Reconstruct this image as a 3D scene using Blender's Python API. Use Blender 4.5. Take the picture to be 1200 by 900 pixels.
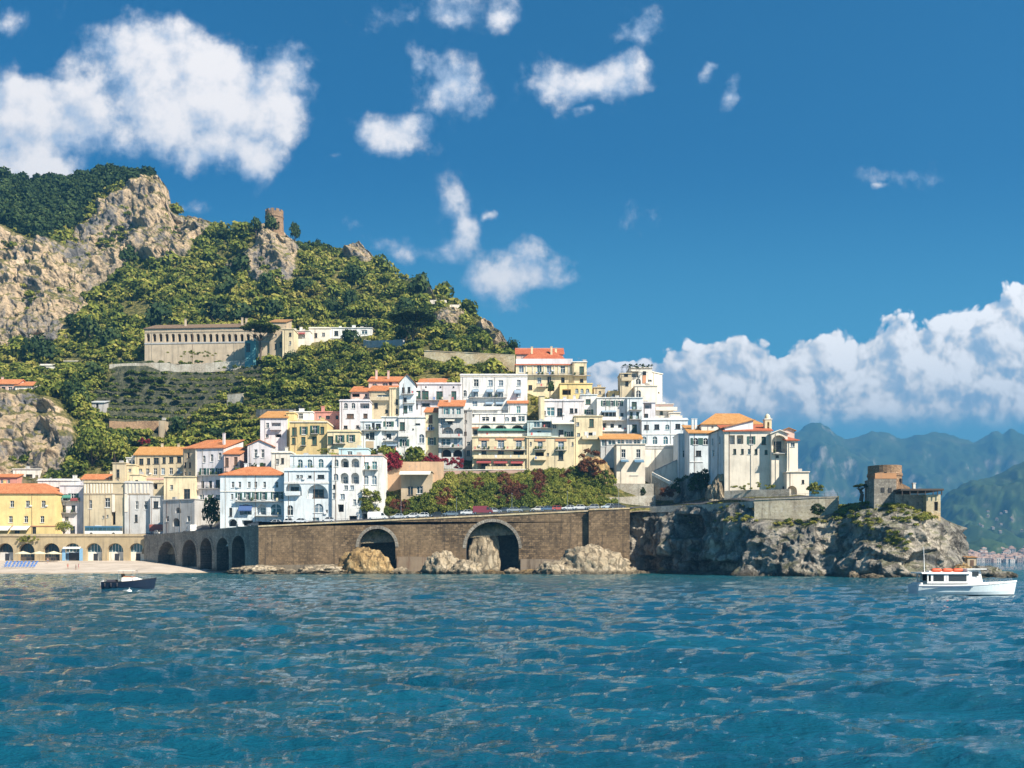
import bpy, math, random
import numpy as np

# ------------------------------------------------------------------ camera, sky, sun, exposure
for o in list(bpy.data.objects):
    bpy.data.objects.remove(o)
scene = bpy.context.scene
F, HOR, CZ = 1152.0, 657.0, 3.6          # focal length in photo pixels, horizon row, eye height
cam_data = bpy.data.cameras.new('camera')
cam_data.sensor_width = 36.0
cam_data.lens = 36.0 * F / 1200.0
cam_data.shift_y = (HOR - 450.0) / 1200.0
cam_data.clip_start = 0.5
cam_data.clip_end = 60000.0
camera = bpy.data.objects.new('camera', cam_data)
scene.collection.objects.link(camera)
camera.location = (0, 0, CZ)
camera.rotation_euler = (math.radians(90), 0, 0)
scene.camera = camera

SUN_AZ, SUN_EL = 50.0, 43.0               # degrees: to the right of straight behind the camera, above the horizon
az, el = math.radians(SUN_AZ), math.radians(SUN_EL)
sun_dir = (math.sin(az) * math.cos(el), -math.cos(az) * math.cos(el), math.sin(el))
sun_data = bpy.data.lights.new('sun', 'SUN')
sun_data.energy = 5.0
sun_data.angle = math.radians(0.53)
sun_data.color = (1.0, 0.91, 0.76)
sun = bpy.data.objects.new('sun', sun_data)
scene.collection.objects.link(sun)
from mathutils import Vector
sun.rotation_euler = Vector(sun_dir).to_track_quat('Z', 'Y').to_euler()
sun.location = (60, -60, 120)
scene.view_settings.view_transform = 'Standard'
scene.view_settings.look = 'None'
scene.view_settings.exposure = 1.32
scene.view_settings.gamma = 1.0
scene.view_settings.use_curve_mapping = False
scene.cycles.max_bounces = 6
scene.cycles.diffuse_bounces = 3
scene.cycles.glossy_bounces = 3
scene.cycles.transmission_bounces = 3
scene.cycles.transparent_max_bounces = 6
scene.cycles.volume_bounces = 0
scene.cycles.use_denoising = True


class NT:
    """small helper round a node tree"""
    def __init__(self, tree):
        self.t = tree; self.n = tree.nodes; self.l = tree.links
    def new(self, kind, **kw):
        nd = self.n.new(kind)
        for k, v in kw.items():
            setattr(nd, k, v)
        return nd
    def link(self, a, b):
        self.l.new(a, b)
    def put(self, sock, v):
        if isinstance(v, bpy.types.NodeSocket):
            self.l.new(v, sock)
        else:
            sock.default_value = v
    def math(self, op, a, b=0.0, c=None, clamp=False):
        nd = self.n.new('ShaderNodeMath'); nd.operation = op; nd.use_clamp = clamp
        self.put(nd.inputs[0], a); self.put(nd.inputs[1], b)
        if c is not None: self.put(nd.inputs[2], c)
        return nd.outputs[0]
    def vmath(self, op, a, b=None, scale=None):
        nd = self.n.new('ShaderNodeVectorMath'); nd.operation = op
        self.put(nd.inputs[0], a)
        if b is not None: self.put(nd.inputs[1], b)
        if scale is not None: self.put(nd.inputs['Scale'], scale)
        return nd.outputs['Value'] if op in ('LENGTH', 'DOT_PRODUCT', 'DISTANCE') else nd.outputs[0]
    def ramp(self, fac, stops, interp='LINEAR'):
        nd = self.n.new('ShaderNodeValToRGB'); cr = nd.color_ramp; cr.interpolation = interp
        while len(cr.elements) > 1: cr.elements.remove(cr.elements[0])
        for k, (p, c) in enumerate(stops):
            e = cr.elements[0] if k == 0 else cr.elements.new(p)
            e.position = p
            e.color = (*c, 1) if len(c) == 3 else c
        self.put(nd.inputs[0], fac)
        return nd.outputs[0]
    def mix(self, fac, a, b, blend='MIX'):
        nd = self.n.new('ShaderNodeMix'); nd.data_type = 'RGBA'; nd.blend_type = blend
        self.put(nd.inputs[0], fac)
        for s, v in ((nd.inputs[6], a), (nd.inputs[7], b)):
            if isinstance(v, tuple) and len(v) == 3: v = (*v, 1)
            self.put(s, v)
        return nd.outputs[2]
    def maprange(self, v, a, b, c, d, kind='SMOOTHSTEP'):
        nd = self.n.new('ShaderNodeMapRange'); nd.interpolation_type = kind; nd.clamp = True if kind == 'LINEAR' else nd.clamp
        self.put(nd.inputs[0], v)
        for i, x in enumerate((a, b, c, d)): self.put(nd.inputs[i + 1], x)
        return nd.outputs[0]
    def noise(self, vec, scale, detail=4.0, rough=0.55, dist=0.0, lac=2.0, flat=False):
        nd = self.n.new('ShaderNodeTexNoise')
        self.put(nd.inputs['Vector'], vec)
        nd.inputs['Scale'].default_value = scale; nd.inputs['Detail'].default_value = detail
        nd.inputs['Roughness'].default_value = rough; nd.inputs['Distortion'].default_value = dist
        nd.inputs['Lacunarity'].default_value = lac
        if flat: nd.noise_dimensions = '2D'
        return nd.outputs['Fac']
    def mapping(self, vec, scale=(1, 1, 1), loc=(0, 0, 0), rot=(0, 0, 0)):
        nd = self.n.new('ShaderNodeMapping')
        self.put(nd.inputs['Vector'], vec)
        nd.inputs['Scale'].default_value = scale; nd.inputs['Location'].default_value = loc; nd.inputs['Rotation'].default_value = rot
        return nd.outputs[0]
    def xyz(self, vec):
        nd = self.n.new('ShaderNodeSeparateXYZ'); self.put(nd.inputs[0], vec); return nd.outputs
    def comb(self, x, y, z):
        nd = self.n.new('ShaderNodeCombineXYZ')
        for i, v in enumerate((x, y, z)): self.put(nd.inputs[i], v)
        return nd.outputs[0]


def build_world():
    w = bpy.data.worlds.new('World'); scene.world = w; w.use_nodes = True
    t = NT(w.node_tree); t.n.clear()
    out = t.new('ShaderNodeOutputWorld'); bg = t.new('ShaderNodeBackground')
    t.link(bg.outputs[0], out.inputs[0])
    sky = t.new('ShaderNodeTexSky', sky_type='NISHITA')
    sky.sun_disc = False
    sky.sun_elevation = el
    sky.sun_rotation = math.radians(180 - SUN_AZ)
    sky.altitude = 300; sky.air_density = 1.0; sky.dust_density = 0.25; sky.ozone_density = 3.0
    hs = t.new('ShaderNodeHueSaturation')
    hs.inputs['Hue'].default_value = 0.497; hs.inputs['Saturation'].default_value = 2.1; hs.inputs['Value'].default_value = 0.86
    t.link(sky.outputs[0], hs.inputs['Color'])
    tc = t.new('ShaderNodeTexCoord')
    x, y, z = t.xyz(tc.outputs['Generated'])
    ay = t.math('MAXIMUM', t.math('ABSOLUTE', y), 0.04)
    u0 = t.math('DIVIDE', x, ay); v0 = t.math('DIVIDE', z, ay)
    P0 = t.comb(u0, v0, 0.0)
    # clouds live on the dome of the sky, by direction
    def fld(P, blobs, base, e=1.42):
        cur = base
        for (bx, by, rx, ry, s) in blobs:
            c = ((bx - 600) / F, (HOR - by) / F, 0); k = (F / rx, F / ry, 0)
            nd = t.n.new('ShaderNodeVectorMath'); nd.operation = 'MULTIPLY_ADD'; t.put(nd.inputs[0], P)
            nd.inputs[1].default_value = (k[0] / e, k[1] / e, 0); nd.inputs[2].default_value = (-c[0] * k[0] / e, -c[1] * k[1] / e, 0)
            m = t.math('MULTIPLY_ADD', t.vmath('LENGTH', nd.outputs[0]), -s, s)
            cur = t.math('MAXIMUM', cur, m)
        return cur
    soft = [(50, 150, 130, 66, 1), (20, 185, 120, 66, 1), (165, 65, 105, 52, 1), (235, 115, 125, 70, 1.15), (315, 115, 80, 54, 1), (255, 172, 70, 40, .95), (120, 100, 60, 50, .6),
            (10, 38, 50, 20, .45), (462, 152, 62, 30, .8), (512, 104, 42, 32, .75), (490, 80, 24, 34, .5), (405, 112, 26, 44, .42), (480, 20, 70, 22, .35), (592, 14, 26, 24, .6),
            (688, 92, 62, 36, .95), (735, 42, 42, 24, .6), (655, 105, 42, 28, .7), (688, 136, 20, 10, .5),
            (625, 322, 62, 30, .85), (655, 330, 48, 15, .7), (620, 298, 36, 20, .6),
            (470, 285, 52, 22, .55), (545, 250, 24, 34, .5), (582, 253, 11, 7, .5), (385, 196, 18, 9, .5), (430, 275, 30, 15, .45), (520, 280, 26, 20, .3),
            (825, 84, 16, 10, .4), (850, 112, 14, 15, .45), (1040, 196, 46, 14, .42), (1030, 212, 12, 7, .4), (1090, 200, 30, 16, .3), (775, 265, 26, 14, .35), (740, 250, 46, 16, .25), (200, 242, 30, 14, .45), (1500, 150, 160, 60, .8), (-300, 100, 190, 70, .8)]
    cum = [(712, 452, 26, 15, .8), (800, 464, 60, 24, .9), (865, 460, 80, 32, 1), (930, 462, 84, 36, 1), (985, 466, 70, 36, 1), (1050, 452, 62, 46, 1.1), (1105, 462, 78, 40, 1),
           (1150, 446, 64, 46, 1), (1205, 434, 62, 46, 1.1), (1250, 424, 80, 56, 1.1), (1340, 430, 120, 60, 1.1), (860, 488, 120, 24, .9), (980, 488, 130, 24, .9), (1150, 490, 120, 18, .8), (700, 476, 110, 18, .5)]
    warpn = t.new('ShaderNodeTexNoise', noise_dimensions='2D'); t.put(warpn.inputs['Vector'], P0)
    warpn.inputs['Scale'].default_value = 13.0; warpn.inputs['Detail'].default_value = 4.0
    wv = t.vmath('SCALE', t.vmath('SUBTRACT', warpn.outputs['Color'], (.5, .5, .5)), scale=0.06)
    P = t.vmath('ADD', P0, wv)
    nz = t.noise(P0, 9.0, 8.0, 0.60, 0.0, flat=True)
    f = fld(P, soft, -1.0)
    dsoft = t.math('ADD', f, t.math('MULTIPLY', t.math('SUBTRACT', nz, .5), 2.1))
    msoft = t.math('MULTIPLY', t.maprange(dsoft, 0.16, 0.66, 0, 1), t.maprange(f, -.25, .16, 0, 1))
    lit = t.maprange(t.math('ADD', dsoft, t.math('MULTIPLY', t.math('SUBTRACT', t.noise(t.vmath('ADD', P0, (.012, .014, 0)), 9.0, 4.0, .6, 0.0, flat=True), nz), -2.0)), .2, 1.1, 0, 1)
    csoft = t.ramp(lit, [(0, (.26, .31, .39)), (.4, (.40, .40, .42)), (1, (.60, .55, .51))])
    # heaped cumulus over the far mountains: billows from a smooth voronoi
    def bill(off):
        q = t.vmath('ADD', P0, off)
        w1 = t.new('ShaderNodeTexNoise', noise_dimensions='2D'); t.put(w1.inputs['Vector'], q); w1.inputs['Scale'].default_value = 14; w1.inputs['Detail'].default_value = 3
        q2 = t.vmath('ADD', q, t.vmath('SCALE', t.vmath('SUBTRACT', w1.outputs['Color'], (.5, .5, .5)), scale=.03))
        tot = None
        for sc, am in ((15, .5), (34, .30), (80, .17), (170, .09)):
            vo = t.new('ShaderNodeTexVoronoi', feature='F1', voronoi_dimensions='2D'); t.put(vo.inputs['Vector'], q2)
            vo.inputs['Scale'].default_value = sc; vo.inputs['Detail'].default_value = 0
            b = t.math('MULTIPLY', t.math('SUBTRACT', .55, vo.outputs['Distance']), am)
            tot = b if tot is None else t.math('ADD', tot, b)
        return tot
    b0 = bill((0, 0, 0)); b1 = bill((.010, .013, 0))
    g = fld(P, cum, -1.0, 1.26)
    dcum = t.math('ADD', g, t.math('ADD', t.math('MULTIPLY', b0, 1.05), .30))
    mcum = t.math('MULTIPLY', t.maprange(dcum, .10, .24, 0, 1), t.maprange(v0, .128, .158, 0, 1))
    big = t.noise(P0, 11.0, 3.0, .5, flat=True)
    litc = t.math('ADD', t.math('MULTIPLY', t.math('SUBTRACT', b0, b1), 2.6), t.math('ADD', t.maprange(v0, .135, .21, .36, .74), t.math('MULTIPLY', t.math('SUBTRACT', big, .5), .95)))
    ccum = t.ramp(litc, [(0, (.25, .31, .38)), (.28, (.34, .38, .43)), (.5, (.50, .49, .48)), (.72, (.70, .64, .58)), (1, (.82, .76, .70))])
    haze_low = t.math('MULTIPLY', t.maprange(v0, -.02, .42, 1, 0), t.math('MULTIPLY', t.maprange(u0, -.5, .5, .85, .75), 1.0))
    base = t.mix(1.0, hs.outputs[0], (.046, .046, .046), 'MULTIPLY')
    base = t.mix(haze_low, base, (.10, .37, .47))
    base = t.mix(t.math('MULTIPLY', t.maprange(v0, .0, .17, 1, 0), t.maprange(u0, .0, .3, .3, .85)), base, (.36, .49, .55))
    c = t.mix(t.math('MULTIPLY', msoft, .93), base, csoft)
    c = t.mix(mcum, c, ccum)
    up = t.maprange(z, -.01, .0, 0, 1)
    c = t.mix(up, (.10, .22, .30), c)
    sc = t.mix(1.0, c, (10, 10, 10), 'MULTIPLY')
    t.link(sc, bg.inputs['Color'])
    bg.inputs['Strength'].default_value = 0.1
    w.cycles.sampling_method = 'MANUAL'; w.cycles.sample_map_resolution = 256
build_world()

# ------------------------------------------------------------------ helpers
random.seed(7)
RNG = np.random.default_rng(11)
COL = scene.collection

def PX(px, py, Y):
    """photo pixel at depth Y -> world point"""
    return ((px - 600.0) * Y / F, Y, CZ + (HOR - py) * Y / F)

def ZP(py, Y): return CZ + (HOR - py) * Y / F
def XP(px, Y): return (px - 600.0) * Y / F

def tag(o, label=None, cat=None, group=None, kind=None):
    if label: o['label'] = label
    if cat: o['category'] = cat
    if group: o['group'] = group
    if kind: o['kind'] = kind
    return o

def link(name, data, parent=None, loc=(0, 0, 0), rz=0.0, scale=None):
    o = bpy.data.objects.new(name, data)
    COL.objects.link(o)
    o.parent = parent
    o.location = loc
    if rz: o.rotation_euler = (0, 0, rz)
    if scale: o.scale = scale
    return o

def empty(name, loc, rz=0.0):
    o = link(name, None, None, loc, rz)
    o.empty_display_size = 0.5
    return o

def copy_tree(o, parent=None):
    c = o.copy(); COL.objects.link(c); c.parent = parent
    for ch in o.children:
        copy_tree(ch, c)
    return c

class MB:
    """collects faces, then links them as one mesh object"""
    def __init__(self): self.v = []; self.f = []; self.m = []
    def poly(self, pts, m=0):
        n = len(self.v); self.v.extend(pts); self.f.append(tuple(range(n, n + len(pts)))); self.m.append(m); return self
    def box(self, x0, x1, y0, y1, z0, z1, m=0):
        n = len(self.v)
        self.v += [(x0, y0, z0), (x1, y0, z0), (x1, y1, z0), (x0, y1, z0), (x0, y0, z1), (x1, y0, z1), (x1, y1, z1), (x0, y1, z1)]
        for q in ((0, 3, 2, 1), (4, 5, 6, 7), (0, 1, 5, 4), (1, 2, 6, 5), (2, 3, 7, 6), (3, 0, 4, 7)):
            self.f.append(tuple(n + i for i in q)); self.m.append(m)
        return self
    def bar(self, a, b, r, m=0, n=6, r2=None):
        a = Vector(a); b = Vector(b); d = (b - a).normalized()
        s = d.orthogonal().normalized(); t = d.cross(s); r2 = r if r2 is None else r2
        k = len(self.v)
        for p, rr in ((a, r), (b, r2)):
            for i in range(n):
                an = 2 * math.pi * i / n
                self.v.append(tuple(p + s * (rr * math.cos(an)) + t * (rr * math.sin(an))))
        for i in range(n):
            j = (i + 1) % n
            self.f.append((k + i, k + j, k + n + j, k + n + i)); self.m.append(m)
        self.f.append(tuple(k + n - 1 - i for i in range(n))); self.m.append(m)
        self.f.append(tuple(k + n + i for i in range(n))); self.m.append(m)
        return self
    def lathe(self, prof, m=0, n=16, c=(0, 0)):
        k = len(self.v)
        for (r, z) in prof:
            for i in range(n):
                an = 2 * math.pi * i / n
                self.v.append((c[0] + r * math.cos(an), c[1] + r * math.sin(an), z))
        for a in range(len(prof) - 1):
            for i in range(n):
                j = (i + 1) % n
                self.f.append((k + a * n + i, k + a * n + j, k + (a + 1) * n + j, k + (a + 1) * n + i)); self.m.append(m)
        return self
    def loft(self, rings, m=0, closed=False, caps=True):
        k = len(self.v); n = len(rings[0])
        for r in rings: self.v += [tuple(p) for p in r]
        for a in range(len(rings) - 1):
            for i in range(n if closed else n - 1):
                j = (i + 1) % n
                self.f.append((k + a * n + i, k + a * n + j, k + (a + 1) * n + j, k + (a + 1) * n + i)); self.m.append(m)
        if caps:
            self.f.append(tuple(k + i for i in range(n))); self.m.append(m)
            self.f.append(tuple(k + (len(rings) - 1) * n + n - 1 - i for i in range(n))); self.m.append(m)
        return self
    def mesh(self, name, mats, smooth=False):
        me = bpy.data.meshes.new(name)
        me.from_pydata(self.v, [], self.f)
        for mt in (mats if isinstance(mats, (list, tuple)) else [mats]): me.materials.append(mt)
        if any(self.m): me.polygons.foreach_set('material_index', self.m)
        if smooth: me.polygons.foreach_set('use_smooth', [True] * len(self.f))
        me.update()
        return me
    def build(self, name, mats, parent=None, loc=(0, 0, 0), rz=0.0, smooth=False):
        return link(name, self.mesh(name, mats, smooth), parent, loc, rz)

def big_mesh(name, V, Q, mat, smooth=True, attrs=None):
    """V (n,3) and quads or triangles Q (m,k), written straight into the mesh"""
    V = np.ascontiguousarray(V, np.float32); Q = np.ascontiguousarray(Q, np.int32)
    me = bpy.data.meshes.new(name); m, k = Q.shape
    me.vertices.add(len(V)); me.vertices.foreach_set('co', V.ravel())
    me.loops.add(m * k); me.loops.foreach_set('vertex_index', Q.ravel())
    me.polygons.add(m); me.polygons.foreach_set('loop_start', np.arange(0, m * k, k, dtype=np.int32))
    try: me.polygons.foreach_set('loop_total', np.full(m, k, np.int32))
    except Exception: pass
    if smooth: me.polygons.foreach_set('use_smooth', np.ones(m, bool))
    for an, (dom, arr) in (attrs or {}).items():
        a = me.attributes.new(an, 'FLOAT', dom); a.data.foreach_set('value', np.ascontiguousarray(arr, np.float32).ravel())
    me.materials.append(mat)
    me.update(calc_edges=True)
    return me

def grid_quads(nr, nc):
    i = np.arange(nr - 1)[:, None] * nc + np.arange(nc - 1)[None, :]
    i = i.ravel()
    return np.stack([i, i + 1, i + nc + 1, i + nc], 1)

# ---- noise in numpy
_PERM = np.random.default_rng(3).permutation(512).astype(np.int64)
_PERM = np.concatenate([_PERM, _PERM])
_GR = np.random.default_rng(4).normal(size=(512, 3)); _GR /= np.linalg.norm(_GR, axis=1)[:, None]
def perlin(P):
    P = np.asarray(P, float); i = np.floor(P).astype(np.int64); f = P - i; i &= 511
    u = f * f * f * (f * (f * 6 - 15) + 10); res = 0
    for dx in (0, 1):
        for dy in (0, 1):
            for dz in (0, 1):
                h = _PERM[(_PERM[(_PERM[(i[:, 0] + dx) & 511] + i[:, 1] + dy) & 511] + i[:, 2] + dz) & 511]
                g = _GR[h]
                d = g[:, 0] * (f[:, 0] - dx) + g[:, 1] * (f[:, 1] - dy) + g[:, 2] * (f[:, 2] - dz)
                w = (u[:, 0] if dx else 1 - u[:, 0]) * (u[:, 1] if dy else 1 - u[:, 1]) * (u[:, 2] if dz else 1 - u[:, 2])
                res = res + d * w
    return res
def fbm(P, oct=5, gain=.5, ridged=False):
    a, s, tot, nrm = 1.0, 1.0, 0, 0
    for k in range(oct):
        n = perlin(np.asarray(P) * s + 17.3 * k)
        if ridged: n = 1 - np.abs(n) * 2.2
        tot = tot + n * a; nrm += a; a *= gain; s *= 2.03
    return tot / nrm

def in_poly(x, y, poly):
    x = np.asarray(x, float); y = np.asarray(y, float); r = np.zeros(x.shape, bool); n = len(poly)
    for k in range(n):
        x0, y0 = poly[k]; x1, y1 = poly[(k + 1) % n]
        if y0 == y1: continue
        c = ((y0 > y) != (y1 > y)) & (x < (x1 - x0) * (y - y0) / (y1 - y0) + x0)
        r ^= c
    return r

# ------------------------------------------------------------------ materials
def new_mat(name):
    m = bpy.data.materials.new(name); m.use_nodes = True
    t = NT(m.node_tree); t.n.clear()
    out = t.new('ShaderNodeOutputMaterial'); b = t.new('ShaderNodeBsdfPrincipled')
    t.link(b.outputs[0], out.inputs[0])
    return m, t, b, out

def bump(t, b, h, strength, dist):
    n = t.new('ShaderNodeBump'); n.inputs['Strength'].default_value = strength; n.inputs['Distance'].default_value = dist
    t.put(n.inputs['Height'], h); t.link(n.outputs[0], b.inputs['Normal'])

_plain = {}
def plain(color, rough=.6, metal=0.0):
    key = (color, rough, metal)
    if key not in _plain:
        m, t, b, _ = new_mat('paint_%d' % len(_plain))
        tc = t.new('ShaderNodeTexCoord')
        n = t.noise(tc.outputs['Object'], 3.0, 4)
        c = t.mix(t.maprange(n, .3, .7, 0, .35), color, tuple(x * .72 for x in color))
        t.link(c, b.inputs['Base Color']); b.inputs['Roughness'].default_value = rough; b.inputs['Metallic'].default_value = metal
        _plain[key] = m
    return _plain[key]

_plas = {}
def plaster(color, stain=.5, stain_col=(.20, .17, .13)):
    """lime-washed render with runs, patches and a fine tooth"""
    key = (color, stain, stain_col)
    if key in _plas: return _plas[key]
    m, t, b, _ = new_mat('plaster_%d' % len(_plas))
    tc = t.new('ShaderNodeTexCoord'); oi = t.new('ShaderNodeObjectInfo')
    off = t.vmath('SCALE', oi.outputs['Random'], scale=91.0)
    p = t.vmath('ADD', tc.outputs['Object'], off)
    big = t.noise(p, .22, 4, .6)
    run = t.noise(t.mapping(p, (1.3, 1.3, .13)), 1.0, 5, .65)
    fine = t.noise(p, 3.5, 5, .6)
    c = t.mix(t.maprange(big, .35, .7, 0, .8), color, tuple(x * .74 for x in color))
    c = t.mix(t.math('MULTIPLY', t.maprange(run, .46, .74, 0, 1), stain), c, stain_col)
    c = t.mix(t.math('MULTIPLY', t.maprange(fine, .55, .75, 0, 1), stain * .5), c, tuple(x * .6 for x in color))
    t.link(c, b.inputs['Base Color']); b.inputs['Roughness'].default_value = .88
    b.inputs['Specular IOR Level'].default_value = .2
    patch = t.noise(p, .55, 5, .7, .6)
    c = t.mix(t.math('MULTIPLY', t.maprange(patch, .56, .62, 0, 1), stain * .55), c, tuple(min(1, x * .62 + .06) for x in color))
    t.link(c, b.inputs['Base Color'])
    bump(t, b, fine, .25, .05)
    _plas[key] = m
    return m

def tiles(name, ca, cb, cc):
    m, t, b, _ = new_mat(name)
    tc = t.new('ShaderNodeTexCoord'); p = tc.outputs['Object']
    wx = t.new('ShaderNodeTexWave', wave_type='BANDS', bands_direction='X'); t.put(wx.inputs['Vector'], p); wx.inputs['Scale'].default_value = 1.25; wx.inputs['Distortion'].default_value = .5
    wy = t.new('ShaderNodeTexWave', wave_type='BANDS', bands_direction='Y'); t.put(wy.inputs['Vector'], p); wy.inputs['Scale'].default_value = .9
    n = t.noise(p, 2.2, 5, .7); n2 = t.noise(p, .5, 3)
    c = t.ramp(t.math('ADD', t.math('MULTIPLY', n, .75), t.math('MULTIPLY', n2, .25)), [(.32, ca), (.5, cb), (.66, cc)])
    c = t.mix(t.math('MULTIPLY', t.maprange(wx.outputs['Fac'], 0, .35, 1, 0), .45), c, tuple(x * .45 for x in ca))
    t.link(c, b.inputs['Base Color']); b.inputs['Roughness'].default_value = .9; b.inputs['Specular IOR Level'].default_value = .15
    bump(t, b, t.math('ADD', wx.outputs['Fac'], t.math('MULTIPLY', wy.outputs['Fac'], .4)), .6, .12)
    return m

def rock_mat(name, cols, scale=1.0, dark=(.045, .04, .035), veins=.8, green=.0):
    m, t, b, _ = new_mat(name)
    tc = t.new('ShaderNodeTexCoord'); p = t.mapping(tc.outputs['Object'], (scale, scale, scale))
    ps = t.mapping(p, (1, 1, .38))
    n1 = t.noise(p, .05, 6, .62, .4); n2 = t.noise(ps, .35, 8, .68, .6); n3 = t.noise(p, 1.8, 6, .65)
    c = t.ramp(t.math('ADD', t.math('MULTIPLY', n1, .55), t.math('MULTIPLY', n2, .45)), [(.36, cols[0]), (.48, cols[1]), (.56, cols[2]), (.66, cols[3])])
    vo = t.new('ShaderNodeTexVoronoi', feature='DISTANCE_TO_EDGE'); vo.inputs['Scale'].default_value = .22
    t.put(vo.inputs['Vector'], t.vmath('ADD', ps, t.vmath('SCALE', t.comb(n2, n3, n1), scale=5.0)))
    crack = t.maprange(vo.outputs['Distance'], 0, .09, 1, 0)
    c = t.mix(t.math('MULTIPLY', crack, .55 * veins), c, dark)
    c = t.mix(t.math('MULTIPLY', t.maprange(n3, .54, .72, 0, 1), .45), c, dark)
    c = t.mix(t.math('MULTIPLY', t.maprange(n3, .46, .30, 0, 1), .30), c, tuple(min(x * 1.35, .6) for x in cols[3]))
    if green:
        geo = t.new('ShaderNodeNewGeometry'); up = t.xyz(geo.outputs['Normal'])[2]
        c = t.mix(t.math('MULTIPLY', t.math('MULTIPLY', t.maprange(up, .45, .8, 0, 1), t.maprange(t.noise(p, .25, 5), .42, .58, 0, 1)), green), c, (.085, .095, .03))
    z = t.xyz(t.new('ShaderNodeNewGeometry').outputs['Position'])[2]
    wet = t.maprange(t.math('ADD', z, t.math('MULTIPLY', n2, -1.8)), -.4, .5, 1, 0)
    c = t.mix(t.math('MULTIPLY', wet, .75), c, (.05, .042, .028))
    t.link(c, b.inputs['Base Color']); b.inputs['Roughness'].default_value = .92; b.inputs['Specular IOR Level'].default_value = .2
    bump(t, b, t.math('ADD', t.math('ADD', n2, t.math('MULTIPLY', n3, .5)), t.math('MULTIPLY', crack, -.5)), .9, 1.1)
    return m

def masonry(name, c1, c2, mortar, scale=1.0, stain=.5, streak=(.05, .045, .04), axis=(1.5707963, 0, 0), rows=.25):
    m, t, b, _ = new_mat(name)
    tc = t.new('ShaderNodeTexCoord')
    p = t.mapping(tc.outputs['Object'], (scale, scale, scale), rot=axis)
    nz = t.new('ShaderNodeTexNoise'); t.put(nz.inputs['Vector'], p); nz.inputs['Scale'].default_value = 1.2; nz.inputs['Detail'].default_value = 3
    pw = t.vmath('ADD', p, t.vmath('SCALE', t.vmath('SUBTRACT', nz.outputs['Color'], (.5, .5, .5)), scale=.18))
    br = t.new('ShaderNodeTexBrick'); t.put(br.inputs['Vector'], pw)
    br.inputs['Color1'].default_value = (*c1, 1); br.inputs['Color2'].default_value = (*c2, 1); br.inputs['Mortar'].default_value = (*mortar, 1)
    br.inputs['Scale'].default_value = 1.0; br.inputs['Mortar Size'].default_value = .035; br.inputs['Brick Width'].default_value = .75; br.inputs['Row Height'].default_value = .36
    n = t.noise(p, .35, 6, .65); n2 = t.noise(p, 2.3, 5, .7); run = t.noise(t.mapping(tc.outputs['Object'], (.9, .9, .07)), 1.0, 5, .6)
    c = t.mix(t.maprange(n2, .38, .7, 0, .62), br.outputs['Color'], tuple(x * .35 for x in c1))
    c = t.mix(t.math('MULTIPLY', t.maprange(t.noise(p, .11, 3, .5), .42, .62, 0, 1), .4), c, tuple(min(x * 1.35, .6) for x in c2))
    sp = t.noise(p, 1.5, 6, .8)
    c = t.mix(t.math('MULTIPLY', t.maprange(sp, .55, .62, 0, 1), .6), c, tuple(min(x * 1.75, .6) for x in c2))
    c = t.mix(t.math('MULTIPLY', t.maprange(sp, .45, .38, 0, 1), .6), c, tuple(x * .3 for x in c1))
    c = t.mix(t.math('MULTIPLY', t.maprange(n, .42, .64, 0, 1), .5), c, tuple(x * .5 for x in c2))
    c = t.mix(t.math('MULTIPLY', t.maprange(run, .5, .72, 0, 1), stain), c, streak)
    zz = t.xyz(t.new('ShaderNodeNewGeometry').outputs['Position'])[2]
    c = t.mix(t.math('MULTIPLY', t.maprange(t.math('ADD', zz, t.math('MULTIPLY', n, -4.0)), -1.6, .6, 1, 0), .7), c, (.03, .027, .02))
    t.link(c, b.inputs['Base Color']); b.inputs['Roughness'].default_value = .93; b.inputs['Specular IOR Level'].default_value = .15
    bump(t, b, t.math('ADD', br.outputs['Fac'], t.math('MULTIPLY', n2, -1.2)), -.7, .16)
    return m

def leaf_mat(name, stops, trans=.25):
    m, t, b, out = new_mat(name)
    at = t.new('ShaderNodeAttribute', attribute_name='tint'); oi = t.new('ShaderNodeObjectInfo')
    v = t.math('ADD', at.outputs['Fac'], t.math('MULTIPLY', t.math('SUBTRACT', oi.outputs['Random'], .5), .35))
    c = t.ramp(v, stops)
    t.link(c, b.inputs['Base Color']); b.inputs['Roughness'].default_value = .75; b.inputs['Specular IOR Level'].default_value = .12
    tr = t.new('ShaderNodeBsdfTranslucent'); t.link(c, tr.inputs['Color'])
    mx = t.new('ShaderNodeMixShader'); mx.inputs[0].default_value = trans
    t.link(b.outputs[0], mx.inputs[1]); t.link(tr.outputs[0], mx.inputs[2]); t.link(mx.outputs[0], out.inputs[0])
    return m

def glass_mat(name, col, rough=.08):
    m, t, b, _ = new_mat(name)
    oi = t.new('ShaderNodeObjectInfo')
    c = t.mix(oi.outputs['Random'], col, tuple(x * .45 for x in col))
    t.link(c, b.inputs['Base Color']); b.inputs['Roughness'].default_value = rough
    return m

def slat_mat(name, col):
    m, t, b, _ = new_mat(name)
    tc = t.new('ShaderNodeTexCoord'); oi = t.new('ShaderNodeObjectInfo')
    w = t.new('ShaderNodeTexWave', wave_type='BANDS', bands_direction='Z'); t.put(w.inputs['Vector'], tc.outputs['Object']); w.inputs['Scale'].default_value = 5
    c = t.mix(t.math('MULTIPLY', w.outputs['Fac'], .5), col, tuple(x * .45 for x in col))
    c = t.mix(t.math('MULTIPLY', oi.outputs['Random'], .4), c, tuple(min(1, x * 1.5 + .02) for x in col))
    t.link(c, b.inputs['Base Color']); b.inputs['Roughness'].default_value = .6
    return m

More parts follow.
